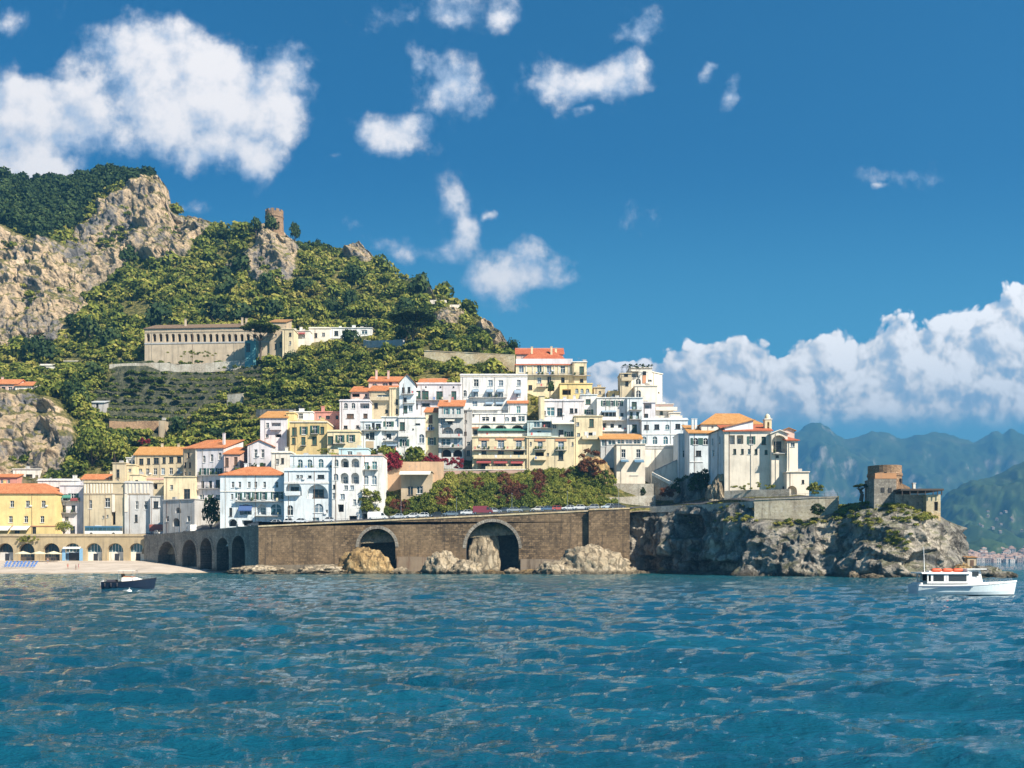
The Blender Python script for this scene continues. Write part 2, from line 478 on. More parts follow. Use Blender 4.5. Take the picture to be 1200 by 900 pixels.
WHITE = plaster((.80, .79, .76)); WARM = plaster((.80, .75, .66)); BLUEW = plaster((.70, .76, .79), .4); LILAC = plaster((.71, .67, .69), .45); GREYW = plaster((.60, .59, .57), .5)
CREAM = plaster((.76, .64, .42)); YELLOW = plaster((.78, .60, .27), .25); OCHRE = plaster((.66, .50, .24)); BEIGE = plaster((.60, .50, .34), .5); TAN = plaster((.50, .40, .28), .5)
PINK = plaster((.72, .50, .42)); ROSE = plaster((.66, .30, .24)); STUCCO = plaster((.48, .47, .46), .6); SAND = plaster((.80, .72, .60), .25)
T_RED = tiles('red_roof_tiles', (.30, .085, .045), (.46, .13, .065), (.56, .22, .11))
T_ORANGE = tiles('orange_roof_tiles', (.33, .11, .045), (.54, .20, .085), (.62, .32, .16))
T_OCHRE = tiles('ochre_roof_tiles', (.36, .17, .055), (.52, .26, .09), (.60, .36, .16))
T_DARK = tiles('weathered_roof_tiles', (.13, .085, .06), (.22, .15, .10), (.30, .22, .15))
T_BROWN = tiles('brown_roof_tiles', (.20, .10, .05), (.36, .19, .08), (.46, .27, .13))
GLASS = glass_mat('dark_window_glass', (.022, .032, .038), .25); GLASS_T = glass_mat('teal_window_glass', (.07, .15, .18), .2); GLASS_B = glass_mat('pale_curtained_glass', (.20, .27, .33), .3)
SH_GREEN = slat_mat('green_louvre_paint', (.03, .09, .07)); SH_TEAL = slat_mat('teal_louvre_paint', (.07, .19, .20)); SH_BROWN = slat_mat('brown_wood', (.13, .07, .04))
FRAME_W = plain((.72, .72, .70), .5); FRAME_D = plain((.10, .08, .06), .5); IRON = plain((.05, .05, .055), .5, .4); METAL = plain((.45, .46, .47), .35, .8)
CONC = plaster((.44, .42, .39), .6); ASPH = plain((.055, .055, .058), .9)
ROCK_HILL = rock_mat('limestone_cliff', ((.17, .16, .155), (.30, .26, .22), (.45, .34, .22), (.52, .44, .34)), .8, green=.0)
ROCK_HEAD = rock_mat('grey_sea_cliff', ((.085, .082, .08), (.215, .20, .175), (.40, .355, .29), (.54, .485, .40)), 1.0, green=.6)
ROCK_PALE = rock_mat('pale_shore_rock', ((.28, .22, .15), (.46, .37, .25), (.55, .46, .33), (.60, .53, .42)), 2.2, veins=.7)
ROCK_OCHRE = rock_mat('ochre_shore_rock', ((.26, .16, .07), (.44, .29, .13), (.54, .39, .20), (.58, .47, .30)), 2.2, veins=.7)
STONE_WALL = masonry('brown_sea_wall_masonry', (.065, .047, .030), (.25, .175, .105), (.06, .045, .032), .62, .6, (.035, .03, .025))
STONE_GREY = masonry('grey_wall_masonry', (.24, .215, .18), (.33, .30, .25), (.17, .15, .13), 1.0, .5)
STONE_TAN = masonry('tan_wall_masonry', (.58, .43, .24), (.66, .53, .33), (.48, .36, .22), .7, .2, (.25, .18, .10))
STONE_BROWN = masonry('brown_tower_masonry', (.26, .16, .10), (.38, .25, .15), (.18, .12, .08), 1.3, .3)
STONE_PALE = masonry('pale_rubble_masonry', (.42, .37, .29), (.54, .48, .39), (.26, .22, .17), 1.2, .4)
LEAF = leaf_mat('shrub_leaves', [(0, (.020, .040, .012)), (.25, (.055, .088, .020)), (.48, (.15, .185, .032)), (.72, (.27, .275, .05)), (1, (.38, .33, .09))])
LEAF_DARK = leaf_mat('dark_pine_needles', [(0, (.010, .024, .010)), (.5, (.036, .066, .022)), (1, (.095, .125, .036))], .15)
LEAF_RED = leaf_mat('bougainvillea_flowers', [(0, (.10, .012, .018)), (.5, (.28, .03, .045)), (1, (.42, .09, .08))])
LEAF_AUT = leaf_mat('russet_creeper_leaves', [(0, (.05, .025, .015)), (.5, (.15, .055, .03)), (1, (.26, .13, .05))])
BARK = plain((.10, .075, .055), .9)

# ------------------------------------------------------------------ the hillside
COLS = {
 -260: [(322,628),(336,626),(345,560),(358,520),(372,468),(385,458),(420,440),(470,412),(480,405),(500,330),(520,272),(545,240),(580,212),(620,205)],
 0: [(322,628),(336,626),(345,560),(358,520),(372,468),(385,458),(420,440),(470,412),(480,405),(500,330),(520,272),(545,240),(580,217),(620,214)],
 50: [(322,628),(336,626),(345,562),(358,515),(372,465),(385,455),(420,435),(465,405),(475,398),(492,345),(515,290),(540,260),(580,222),(620,218)],
 100: [(322,628),(336,626),(345,560),(355,530),(368,480),(385,455),(410,432),(418,428),(455,395),(500,352),(510,340),(525,300),(545,270),(570,235),(585,215),(620,212)],
 150: [(322,628),(338,624),(346,560),(356,530),(370,490),(390,455),(410,430),(420,425),(440,405),(475,370),(505,335),(515,318),(530,285),(550,245),(575,208),(600,203),(640,207)],
 185: [(318,628),(338,622),(348,560),(358,525),(372,490),(392,455),(412,428),(424,424),(440,402),(470,375),(505,330),(518,312),(535,268),(555,225),(580,208),(600,211)],
 198: [(312,628),(335,622),(350,555),(375,490),(395,455),(412,428),(424,424),(440,402),(470,373),(505,330),(518,310),(535,272),(553,240),(570,228),(600,235)],
 206: [(310,627),(333,622),(350,550),(375,490),(395,455),(414,428),(424,424),(440,400),(470,372),(505,328),(520,300),(545,268),(565,258),(600,262)],
 250: [(297,622),(320,618),(345,540),(375,490),(395,455),(414,426),(426,420),(440,400),(470,370),(500,330),(520,300),(540,272),(560,262),(600,268)],
 285: [(283,620),(300,616),(335,540),(370,485),(395,450),(414,424),(426,418),(440,400),(470,365),(495,330),(505,315),(520,285),(535,270),(560,278)],
 318: [(272,617),(290,613),(325,540),(345,505),(370,478),(395,445),(414,420),(426,412),(440,400),(470,362),(492,332),(502,318),(515,285),(528,270),(545,270),(570,280)],
 345: [(271,615),(289,611),(318,540),(340,505),(370,470),(395,440),(414,416),(426,406),(440,395),(470,360),(495,330),(510,305),(530,288),(550,284),(580,296)],
 400: [(270,613),(288,609),(312,540),(335,500),(355,472),(380,445),(405,420),(420,406),(435,398),(445,390),(480,355),(510,325),(540,302),(560,294),(590,304)],
 430: [(270,611),(287,608),(310,545),(330,500),(350,468),(375,443),(400,418),(420,405),(440,390),(480,352),(515,318),(545,299),(560,296),(590,308)],
 480: [(270,609),(283,606),(294,578),(304,551),(321,545),(327,520),(340,470),(352,440),(375,416),(400,402),(430,388),(460,362),(490,340),(515,326),(545,335)],
 520: [(270,607),(282,604),(288,575),(303,553),(319,552),(327,520),(340,470),(352,442),(372,432),(378,414),(400,404),(430,388),(460,361),(485,347),(515,356)],
 560: [(270,604),(281,602),(287,572),(303,553),(319,553),(327,518),(345,462),(355,440),(372,433),(378,412),(400,405),(430,386),(455,369),(480,376)],
 590: [(270,602),(281,600),(287,572),(303,553),(319,553),(327,518),(345,462),(355,440),(372,432),(378,414),(400,408),(425,397),(450,401)],
 605: [(270,601),(281,600),(287,572),(303,553),(319,553),(327,518),(345,465),(355,450),(370,440),(388,424),(400,418),(430,428)],
 650: [(270,600),(281,598),(288,572),(303,553),(318,551),(327,518),(345,475),(358,462),(375,455),(400,452),(430,460)],
 700: [(269,598),(281,596),(289,575),(303,553),(318,550),(326,520),(345,490),(360,475),(380,470),(420,480)],
 735: [(268,597),(281,595),(288,590),(298,576),(310,572),(326,525),(345,490),(360,475),(380,472),(420,485)],
 770: [(284,596),(291,593),(300,586),(318,572),(326,530),(335,500),(355,485),(380,485),(420,500)],
 820: [(269,592),(277,588),(290,583),(303,565),(312,540),(325,520),(350,518),(400,530)],
 880: [(246,588),(254,584),(268,578),(285,560),(300,540),(330,540),(380,550)],
 940: [(239,584),(246,581),(270,580),(285,585),(300,590),(340,600)],
 985: [(236,582),(241,581),(250,585),(280,610),(300,625),(340,650)],
}
KEYS = np.array(sorted(COLS), float)
YS = np.arange(200.0, 660.0, 1.0)
_zt = np.zeros((len(KEYS), len(YS)))
for _i, _k in enumerate(sorted(COLS)):
    _a = np.array(COLS[_k], float); _z = CZ + (HOR - _a[:, 1]) * _a[:, 0] / F
    _zz = np.interp(YS, _a[:, 0], _z)
    _zz[YS > _a[-1, 0]] -= (YS[YS > _a[-1, 0]] - _a[-1, 0]) * .35
    _zt[_i] = _zz
_kk = np.arange(KEYS[0], KEYS[-1] + .1, 3.0)
_zt = np.stack([np.interp(_kk, KEYS, _zt[:, j]) for j in range(len(YS))], 1)
_g = np.exp(-(np.arange(-6, 7) / 3.0) ** 2); _g /= _g.sum()
_g2 = np.array([.25, .5, .25])
_sm = np.stack([np.convolve(np.pad(_zt[:, j], 6, 'edge'), _g, 'valid') for j in range(len(YS))], 1)
_near = np.exp(-((_kk - 199) / 16) ** 2)[:, None]          # keep the sharp edge of the high crag
_zt = _sm * (1 - _near) + _zt * _near
_y0 = np.array([COLS[k][0][0] for k in sorted(COLS)], float); _y1 = np.array([COLS[k][1][0] for k in sorted(COLS)], float)

def front_y(px): return np.interp(px, KEYS, _y0)
def road_y(px): return np.interp(px, KEYS, _y1)
def terrain(px, Y):
    px = np.clip(np.asarray(px, float), KEYS[0], KEYS[-1]); Y = np.clip(np.asarray(Y, float), YS[0], YS[-1] - 1e-3)
    i = np.clip(((px - _kk[0]) / 3.0).astype(int), 0, len(_kk) - 2); f = np.clip((px - _kk[i]) / 3.0, 0, 1)
    j = np.clip((Y - YS[0]).astype(int), 0, len(YS) - 2); g = Y - YS[j]
    a = _zt[i, j] * (1 - g) + _zt[i, j + 1] * g; b = _zt[i + 1, j] * (1 - g) + _zt[i + 1, j + 1] * g
    return a * (1 - f) + b * f
def ray(px, py, ymin=None):
    """first depth at which the line of sight through a photo pixel meets the hill"""
    Y = np.arange((float(front_y(px)) + 1) if ymin is None else ymin, 650, .5)
    z = terrain(np.full(Y.shape, px), Y); hit = np.nonzero(z >= CZ + (HOR - py) * Y / F)[0]
    return float(Y[hit[0]]) if len(hit) else None

ROCKS = [
    [(-300,262),(0,268),(40,285),(75,290),(100,262),(118,240),(140,228),(165,212),(192,205),(200,225),(206,268),(214,290),(203,314),(180,312),(150,300),(134,330),(110,345),(96,375),(70,398),(40,406),(0,414),(-300,414)],
    [(-300,468),(0,470),(30,462),(70,470),(92,490),(100,520),(80,556),(0,560),(-300,560)],
    [(262,312),(285,300),(300,272),(330,268),(350,290),(352,318),(322,336),(305,338),(280,318)],
    [(405,290),(418,284),(436,293),(446,308),(420,312)], [(470,322),(492,330),(505,350),(484,345)],
    [(565,372),(590,388),(597,405),(590,412),(572,402)], [(507,366),(540,366),(538,384),(505,384)], [(205,262),(240,255),(248,272),(220,300),(206,300)],
]
NETS = [[(128,425),(300,418),(310,440),(250,475),(200,512),(130,500),(112,470)]]
TERR = [[(110,432),(430,410),(500,420),(500,455),(400,470),(300,520),(120,540)], [(330,340),(470,330),(500,380),(330,392)], [(30,380),(160,395),(160,425),(40,440)]]

def build_hill():
    pxs = np.concatenate([np.arange(-260, 0, 6.0), np.arange(0, 620, 1.0), np.arange(620, 986, 3.0)])
    NV = 560; rows = []
    Yg = np.zeros((len(pxs), NV)); Zg = np.zeros_like(Yg)
    for i, px in enumerate(pxs):
        ys = np.arange(front_y(px) + .3, 640, .5); zs = terrain(np.full(ys.shape, px), ys)
        ppy = HOR - (zs - CZ) * F / ys
        w = np.where(np.maximum.accumulate(-ppy) <= -ppy + 1.0, 1.0, .12)
        s = np.concatenate([[0], np.cumsum(np.hypot(np.diff(ys), np.diff(zs)) * w[1:])])
        Yg[i] = np.interp(np.linspace(0, s[-1], NV), s, ys)
    k = np.ones(9) / 9
    for j in range(NV): Yg[:, j] = np.convolve(np.pad(Yg[:, j], 4, 'edge'), k, 'valid')
    PXg = np.repeat(pxs[:, None], NV, 1)
    Zg = terrain(PXg.ravel(), Yg.ravel()).reshape(PXg.shape)
    Xg = (PXg - 600) * Yg / F; PYg = HOR - (Zg - CZ) * F / Yg
    P = np.stack([Xg.ravel(), Yg.ravel(), Zg.ravel()], 1)
    wob = perlin(P * .04) * 26; px_ = PXg.ravel() + wob; py_ = PYg.ravel() + perlin(P * .06 + 50) * 8
    rock = np.zeros(len(P)); net = np.zeros(len(P)); ter = np.zeros(len(P))
    for pl in ROCKS: rock[in_poly(px_, py_, pl)] = 1
    for pl in NETS: net[in_poly(px_, py_, pl)] = 1
    for pl in TERR: ter[in_poly(px_, py_, pl)] = 1
    def blur(a, n):
        a = a.reshape(PXg.shape); kk = np.ones(n) / n
        a = np.apply_along_axis(lambda r: np.convolve(np.pad(r, n // 2, 'edge'), kk, 'valid'), 0, a)
        a = np.apply_along_axis(lambda r: np.convolve(np.pad(r, n // 2, 'edge'), kk, 'valid'), 1, a)
        return a.ravel()
    rs = blur(rock, 9); ts = blur(ter, 9)
    up = np.clip((P[:, 1] - road_y(PXg.ravel()) - 4) / 12, 0, 1)
    ru = np.clip((P[:, 1] - 348) / 25, 0, 1)
    # broken rock faces: ledges, gullies, vertical ribs
    st = np.stack([P[:, 0], P[:, 1], P[:, 2] * .45], 1)
    r1 = fbm(st * .035, 5, .55, True) - .45; r2 = fbm(P * .11 + 9, 4, .5, True) - .45
    r3 = fbm(P * .3 + 4, 3, .55, True) - .5
    d = rs * up * (r1 * 16 + r2 * 7.0 + r3 * 2.2)
    h = perlin(P * .02) * 4 * ru + fbm(P * .08, 3) * 1.6 * up
    P[:, 1] -= d * .85; P[:, 0] += rs * up * fbm(st * .07 + 31, 4) * 4.0
    z = P[:, 2] + d * .25 + h
    H = 3.4; q = (z + perlin(P * np.array([.03, .03, 0])) * 2.0) / H; fr = q - np.floor(q); stp = np.clip((fr - .72) / .28, 0, 1)
    z = z + ts * ru * H * (stp - fr) * .95
    P[:, 2] = z
    # front edge drops behind the sea wall
    P.reshape(len(pxs), NV, 3)[:, 0, 2] -= np.where(pxs < 736, 6.0, 1.0)
    m, t, b, _ = new_mat('hillside_ground')
    tc = t.new('ShaderNodeTexCoord'); p = tc.outputs['Object']
    n1 = t.noise(p, .09, 6, .6); n2 = t.noise(p, .6, 6, .65); n3 = t.noise(p, 2.0, 4, .6)
    soil = t.ramp(n2, [(.3, (.030, .036, .014)), (.48, (.085, .088, .026)), (.58, (.19, .165, .055)), (.70, (.30, .23, .12))])
    netc = t.ramp(n2, [(.35, (.035, .042, .030)), (.55, (.075, .082, .060)), (.75, (.14, .14, .10))])
    ps = t.mapping(p, (1, 1, .4))
    k1 = t.noise(p, .030, 5, .6, .4); k2 = t.noise(ps, .22, 9, .68, .5); k3 = t.noise(p, 1.1, 6, .7)
    rc = t.ramp(t.math('ADD', t.math('MULTIPLY', k1, .5), t.math('MULTIPLY', k2, .5)), [(.37, (.10, .10, .105)), (.45, (.19, .18, .175)), (.50, (.38, .30, .21)), (.57, (.54, .40, .26)), (.68, (.60, .53, .44))])
    rc = t.mix(t.math('MULTIPLY', t.maprange(k3, .50, .66, 0, 1), .75), rc, (.06, .055, .045))
    rc = t.mix(t.math('MULTIPLY', t.maprange(k2, .44, .32, 0, 1), .8), rc, (.045, .045, .045))  # low spots darkened: crevice shade put into the rock colour
    geo = t.new('ShaderNodeNewGeometry'); nz = t.xyz(geo.outputs['Normal'])[2]
    rc = t.mix(t.math('MULTIPLY', t.maprange(nz, .45, .75, 0, 1), .9), rc, soil)
    ar = t.new('ShaderNodeAttribute', attribute_name='rock'); an = t.new('ShaderNodeAttribute', attribute_name='net')
    c = t.mix(t.math('MULTIPLY', an.outputs['Fac'], .85), soil, netc)
    steep = t.maprange(nz, .42, .18, 0, 1)
    stone = t.ramp(k3, [(.35, (.17, .14, .10)), (.6, (.38, .32, .24))])
    c = t.mix(t.math('MULTIPLY', steep, .8), c, stone)
    c = t.mix(t.maprange(t.math('ADD', ar.outputs['Fac'], t.math('MULTIPLY', t.math('SUBTRACT', n2, .5), .8)), .35, .65, 0, 1), c, rc)
    t.link(c, b.inputs['Base Color']); b.inputs['Roughness'].default_value = .95; b.inputs['Specular IOR Level'].default_value = .1
    bump(t, b, t.math('ADD', k2, t.math('MULTIPLY', k3, .6)), .9, 1.6)
    Q = grid_quads(len(pxs), NV)[:, ::-1]
    me = big_mesh('hillside', P, Q, m, True, {'rock': ('POINT', rs), 'net': ('POINT', blur(net, 9))})
    tag(link('hillside', me), 'steep green and rocky hillside rising behind the town', kind='structure')
    return P.reshape(len(pxs), NV, 3), pxs
HILL, HILL_PX = build_hill()

# ------------------------------------------------------------------ the sea
def build_sea():
    ys = [6.0]
    while ys[-1] < 420: ys.append(ys[-1] * 1.0085)
    ys += [470, 560, 700, 1000, 1600, 3000, 6000, 12000, 25000]
    ys = np.array(ys); pxs = np.linspace(-330, 1530, 620)
    Y, PXx = np.meshgrid(ys, pxs, indexing='ij'); X = (PXx - 600) * Y / F
    z = np.zeros_like(X); rg = np.random.default_rng(5)
    for k in range(64):
        lam = .55 * (12 / .55) ** rg.random(); th = math.radians(rg.normal(84, 24)); a = .0098 * lam ** .9 * (1.15 if lam < 2.0 else .8 if lam < 5 else .4)
        kx, ky = math.cos(th) * 2 * math.pi / lam, math.sin(th) * 2 * math.pi / lam
        fade = np.clip(lam / (Y * .0085 * 2.6) - .4, 0, 1)
        ph = X * kx + Y * ky + rg.random() * 6.28 + 1.1 * np.sin(X * .05 * rg.random() + Y * .04 * rg.random() + k)
        z += fade * a * (np.sin(ph) + .35 * np.sin(2 * ph + 1.57))
    z *= np.clip((Y - 5) / 4, 0, 1) * np.clip((420 - Y) / 120, 0, 1)
    V = np.stack([X.ravel(), Y.ravel(), z.ravel()], 1)
    Q = grid_quads(len(ys), len(pxs))
    n = len(V)
    V = np.concatenate([V, [(-30000, -400, -1.2), (30000, -400, -1.2), (30000, 26000, -1.2), (-30000, 26000, -1.2)]])
    Q = np.concatenate([Q, [[n, n + 1, n + 2, n + 3]]])
    m, t, b, _ = new_mat('sea_water')
    geo = t.new('ShaderNodeNewGeometry'); p = geo.outputs['Position']
    pm = t.mapping(p, (.38, 1, 1), rot=(0, 0, .12))
    a1 = t.noise(pm, 2.4, 5, .66, .2); a2 = t.noise(t.mapping(p, (.35, 1, 1), rot=(0, 0, -.1)), 4.0, 3, .6, .2); a3 = t.noise(pm, .16, 3, .5)
    yy = t.xyz(p)[1]
    hgt = t.math('ADD', t.math('MULTIPLY', a1, .55), t.math('ADD', t.math('MULTIPLY', a2, .12), t.math('MULTIPLY', a3, .12)))
    bump(t, b, hgt, 1.0, .55)
    # shallow green water by the beach, deep blue further out, calm slicks
    deep = t.mix(t.maprange(a3, .4, .62, 0, 1), (.003, .050, .084), (.004, .066, .106))
    sh = t.math('MULTIPLY', t.maprange(yy, 95, 262, 0, 1), 1.0)
    c = t.mix(t.math('MULTIPLY', sh, .75), deep, (.010, .105, .12))
    t.link(c, b.inputs['Base Color']); b.inputs['Roughness'].default_value = .02; b.inputs['IOR'].default_value = 1.55
    me = big_mesh('sea', V, Q, m, True)
    tag(link('sea', me), 'rippling blue sea water', kind='structure')
build_sea()

# ------------------------------------------------------------------ walls with openings
def wall_face(mb, W, H, holes, z0=0.0, topz=None, m=0, m_in=None, back=True):
    """front face (y = 0) of a wall with recessed rectangular or arched openings; hole = (x0, x1, z0, z1, arched, depth)"""
    m_in = m if m_in is None else m_in
    hs = []
    for h in holes:
        x0, x1, a, c, ar, dp = h
        x0 = max(x0, .04); x1 = min(x1, W - .04); c = min(c, H - .05); a = max(a, z0 + .0)
        if x1 - x0 < .15 or c - a < .15: continue
        if any(x0 < g[1] and x1 > g[0] and a < g[3] and c > g[2] for g in hs): continue
        hs.append((x0, x1, a, c, ar, dp))
    xs = sorted({0.0, W, *[v for h in hs for v in h[:2]]}); zs = sorted({z0, H, *[v for h in hs for v in h[2:4]]})
    tz = (lambda x, z: topz(x)) if topz else (lambda x, z: z)
    T = lambda x, z: (x, 0.0, tz(x, z) if z >= H - 1e-6 else z)
    for j in range(len(zs) - 1):
        zc = (zs[j] + zs[j + 1]) / 2; run = None
        for i in range(len(xs)):
            solid = i < len(xs) - 1 and not any(h[0] < (xs[i] + xs[i + 1]) / 2 < h[1] and h[2] < zc < h[3] for h in hs)
            if solid and run is None: run = xs[i]
            if not solid and run is not None:
                mb.poly([T(run, zs[j]), T(xs[i], zs[j]), T(xs[i], zs[j + 1]), T(run, zs[j + 1])], m); run = None
    for (x0, x1, a, c, ar, dp) in hs:
        if ar:
            xc = (x0 + x1) / 2; r = (x1 - x0) / 2; rise = min(r * ar, (c - a) * .8); n = 10 if r > 1 else 6
            arc = [(xc - r * math.cos(math.pi * k / n), c - rise + rise * math.sin(math.pi * k / n)) for k in range(n + 1)]
            for k in range(n):
                cor = (x0, c) if k < n / 2 else (x1, c)
                mb.poly([(cor[0], 0, cor[1]), (arc[k][0], 0, arc[k][1]), (arc[k + 1][0], 0, arc[k + 1][1])], m)
            out = [(x0, a)] + arc + [(x1, a)]
        else:
            out = [(x0, a), (x0, c), (x1, c), (x1, a)]
        for k in range(len(out)):
            p, q = out[k], out[(k + 1) % len(out)]
            mb.poly([(p[0], 0, p[1]), (p[0], dp, p[1]), (q[0], dp, q[1]), (q[0], 0, q[1])], m_in)
        if back:
            mb.poly([(x0, dp, a), (x1, dp, a), (x1, dp, c), (x0, dp, c)], m_in)
    return hs

class Front:
    """a vertical plane over two photo columns at two depths, with pixel <-> local conversion"""
    def __init__(s, px0, px1, Y0, Y1):
        s.p0 = np.array([XP(px0, Y0), Y0]); s.p1 = np.array([XP(px1, Y1), Y1]); d = s.p1 - s.p0
        s.W = float(np.hypot(*d)); s.ang = math.atan2(d[1], d[0]); s.d = d / s.W
    def at(s, px):
        k = (px - 600) / F; n = np.array([-s.d[1], s.d[0]])
        Y = (s.p0 @ n) / (k * n[0] + n[1]); q = np.array([k * Y, Y])
        return float((q - s.p0) @ s.d), float(Y)

def railing_mesh(mb, x0, x1, y, z0a, z0b, h=1.0, step=1.2, r=.035, m=0):
    n = max(1, int(abs(x1 - x0) / step))
    for k in range(n + 1):
        f = k / n; x = x0 + (x1 - x0) * f; z = z0a + (z0b - z0a) * f
        mb.bar((x, y, z), (x, y, z + h), r, m, 4)
    for hh in (h, h * .5):
        mb.bar((x0, y, z0a + hh), (x1, y, z0b + hh), r * .9, m, 4)

def sea_wall(name, label, pts, arches, mat, inner, depth=7.0, parapet=.5, thick=6.0, rail=False):
    """pts: list of (px, Y, py_top); one straight run with a sloping top"""
    (pa, Ya, ta), (pb, Yb, tb) = pts
    fr = Front(pa, pb, Ya, Yb); za, zb_ = ZP(ta, Ya), ZP(tb, Yb); bot = -2.5
    e = empty(name, (fr.p0[0], fr.p0[1], 0), fr.ang); tag(e, label, 'wall')
    top = lambda x: za + (zb_ - za) * x / fr.W
    holes = []
    for (c, hw, pt, pbm) in arches:
        x0, y_0 = fr.at(c - hw); x1, y_1 = fr.at(c + hw); Ym = (y_0 + y_1) / 2
        holes.append((x0, x1, max(ZP(pbm, Ym), bot), ZP(pt, Ym), 1.0, depth))
    mb = MB(); H = min(za, zb_) - .6
    H = max([h[3] + .3 for h in holes] + [H])
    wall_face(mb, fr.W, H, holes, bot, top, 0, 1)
    mb.poly([(0, 0, bot), (0, 0, za), (0, thick, za), (0, thick, bot)]); mb.poly([(fr.W, 0, bot), (fr.W, thick, bot), (fr.W, thick, zb_), (fr.W, 0, zb_)])
    mb.poly([(0, 0, za), (fr.W, 0, zb_), (fr.W, thick, zb_), (0, thick, za)])
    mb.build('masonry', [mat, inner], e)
    for (x0, x1, a, c, ar, dp) in holes:       # a ring of dressed arch stones round each opening
        xc, r = (x0 + x1) / 2, (x1 - x0) / 2; zs = c - r
        if r < 3: continue
        n = 22
        mbv = MB()
        for k in range(n):
            t0, t1 = math.pi * (k + .04) / n, math.pi * (k + .96) / n
            p = [(xc - rr * math.cos(t), zs + rr * math.sin(t)) for t, rr in ((t0, r), (t1, r), (t1, r + .85), (t0, r + .85))]
            mbv.loft([[(q[0], -.12, q[1]) for q in p], [(q[0], .3, q[1]) for q in p]], 0, True)
        mbv.build('arch_ring', STONE_GREY, e)
    cp = MB(); cp.loft([[(0, -.2, za), (0, .5, za), (0, .5, za + parapet), (0, -.2, za + parapet)], [(fr.W, -.2, zb_), (fr.W, .5, zb_), (fr.W, .5, zb_ + parapet), (fr.W, -.2, zb_ + parapet)]], 0, True)
    cp.build('parapet', STONE_TAN if mat is STONE_WALL else STONE_GREY, e)
    if rail:
        rm = MB(); railing_mesh(rm, .2, fr.W - .2, .15, za + parapet, zb_ + parapet, .75, 1.6, .04); rm.build('railing', IRON, e)
    return e, fr, top

DARK_IN = masonry('dark_vault_masonry', (.10, .09, .08), (.15, .135, .115), (.07, .06, .055), 1.0, .5)  # even dark tone for the masonry inside the arches
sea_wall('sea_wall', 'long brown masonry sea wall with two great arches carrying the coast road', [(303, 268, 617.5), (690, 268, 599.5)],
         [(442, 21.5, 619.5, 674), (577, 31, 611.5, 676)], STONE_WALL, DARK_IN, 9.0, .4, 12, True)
sea_wall('sea_wall', 'brown masonry buttress block where the sea wall meets the grey cliff', [(690, 266.6, 598), (738, 266.6, 596.5)], [], STONE_WALL, DARK_IN, 3, .4, 14, True)
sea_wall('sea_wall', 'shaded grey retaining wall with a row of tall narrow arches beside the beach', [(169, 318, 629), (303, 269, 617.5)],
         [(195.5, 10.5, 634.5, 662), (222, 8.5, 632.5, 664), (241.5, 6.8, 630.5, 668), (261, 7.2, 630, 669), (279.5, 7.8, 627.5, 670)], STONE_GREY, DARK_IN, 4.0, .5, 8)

# ------------------------------------------------------------------ arcade of shops behind the beach
def arcade():
    fr = Front(-60, 170, 319, 319); z0, z1 = ZP(657, 319), ZP(628.5, 319); H = z1 - z0
    e = empty('beach_arcade', (fr.p0[0], 319, z0)); tag(e, 'sandy stone arcade of round arches with shop fronts facing the beach', 'arcade')
    cs = [(-46, 10), (-20, 10), (6, 9.5), (31, 9.5), (60, 10), (85, 10), (110, 9.5), (135, 9.5), (160, 8.8)]
    px2x = lambda px: fr.at(px)[0]
    mb = MB(); zt = ZP(636.5, 319) - z0
    wall_face(mb, fr.W, H, [(px2x(c - w), px2x(c + w), 0, zt, 1.0, 2.6) for c, w in cs], -3)
    mb.poly([(0, 0, H), (fr.W, 0, H), (fr.W, 8, H), (0, 8, H)]); mb.poly([(fr.W, 0, -3), (fr.W, 8, -3), (fr.W, 8, H), (fr.W, 0, H)])
    mb.build('masonry', [plaster((.46, .36, .22), .6)], e)
    pr = MB(); pr.box(0, fr.W, -.25, .35, H - .004, H + .8); pr.build('parapet', plaster((.50, .40, .26), .6), e)
    fr_mats = [FRAME_D, FRAME_D, GREYW, FRAME_D, FRAME_D, plain((.12, .25, .42), .5), WARM, WARM, SAND]
    for k, (c, w) in enumerate(cs):
        a, b2 = px2x(c - w) + .02, px2x(c + w) - .02; zm = zt * (.48 if k not in (3, 4) else .2)
        s = MB(); s.box(a, b2, 1.5, 1.7, 0, zm, 0); o = s.build('shop_front', fr_mats[k], e)
        d = MB(); xm = (a + b2) / 2; d.box(xm - .7 - (k == 5) * 1.1, xm + .7 + (k == 5) * 1.1, 1.42, 1.49, 0, min(2.3, zm - .1) if k != 5 else zm * .96); d.build('door', plain((.03, .03, .035), .5), o)
        g = MB(); g.poly([(a, 1.6, zm), (b2, 1.6, zm), (b2, 1.6, zt), (a, 1.6, zt)]); gl = g.build('fanlight', GLASS_T if k >= 5 else GLASS, e)
        mu = MB()
        for q in range(1, 5): x = a + (b2 - a) * q / 5; mu.box(x - .06, x + .06, 1.5, 1.59, zm, zt - .3)
        mu.box(a, b2, 1.48, 1.58, zm, zm + .12); mu.build('glazing_bars', FRAME_W if k >= 5 else FRAME_D, gl)
        if k == 5:
            sg = MB(); sg.box(a - .6, a + .5, -.1, -.02, 0, 4.0); sg.build('blue_side_panel', plain((.22, .42, .62), .5), e); sg = MB(); sg.box(b2 - .5, b2 + .6, -.1, -.02, 0, 4.0); sg.build('blue_side_panel', plain((.22, .42, .62), .5), e)
            cv = MB(); cv.poly([(a - .1, -.9, 4.0), (b2 + .1, -.9, 4.0), (b2 + .1, 0, 4.5), (a - .1, 0, 4.5)]); cv.poly([(a - .1, -.9, 3.8), (b2 + .1, -.9, 3.8), (b2 + .1, -.9, 4.0), (a - .1, -.9, 4.0)]); cv.build('canopy', plain((.68, .68, .66), .7), e)
arcade()

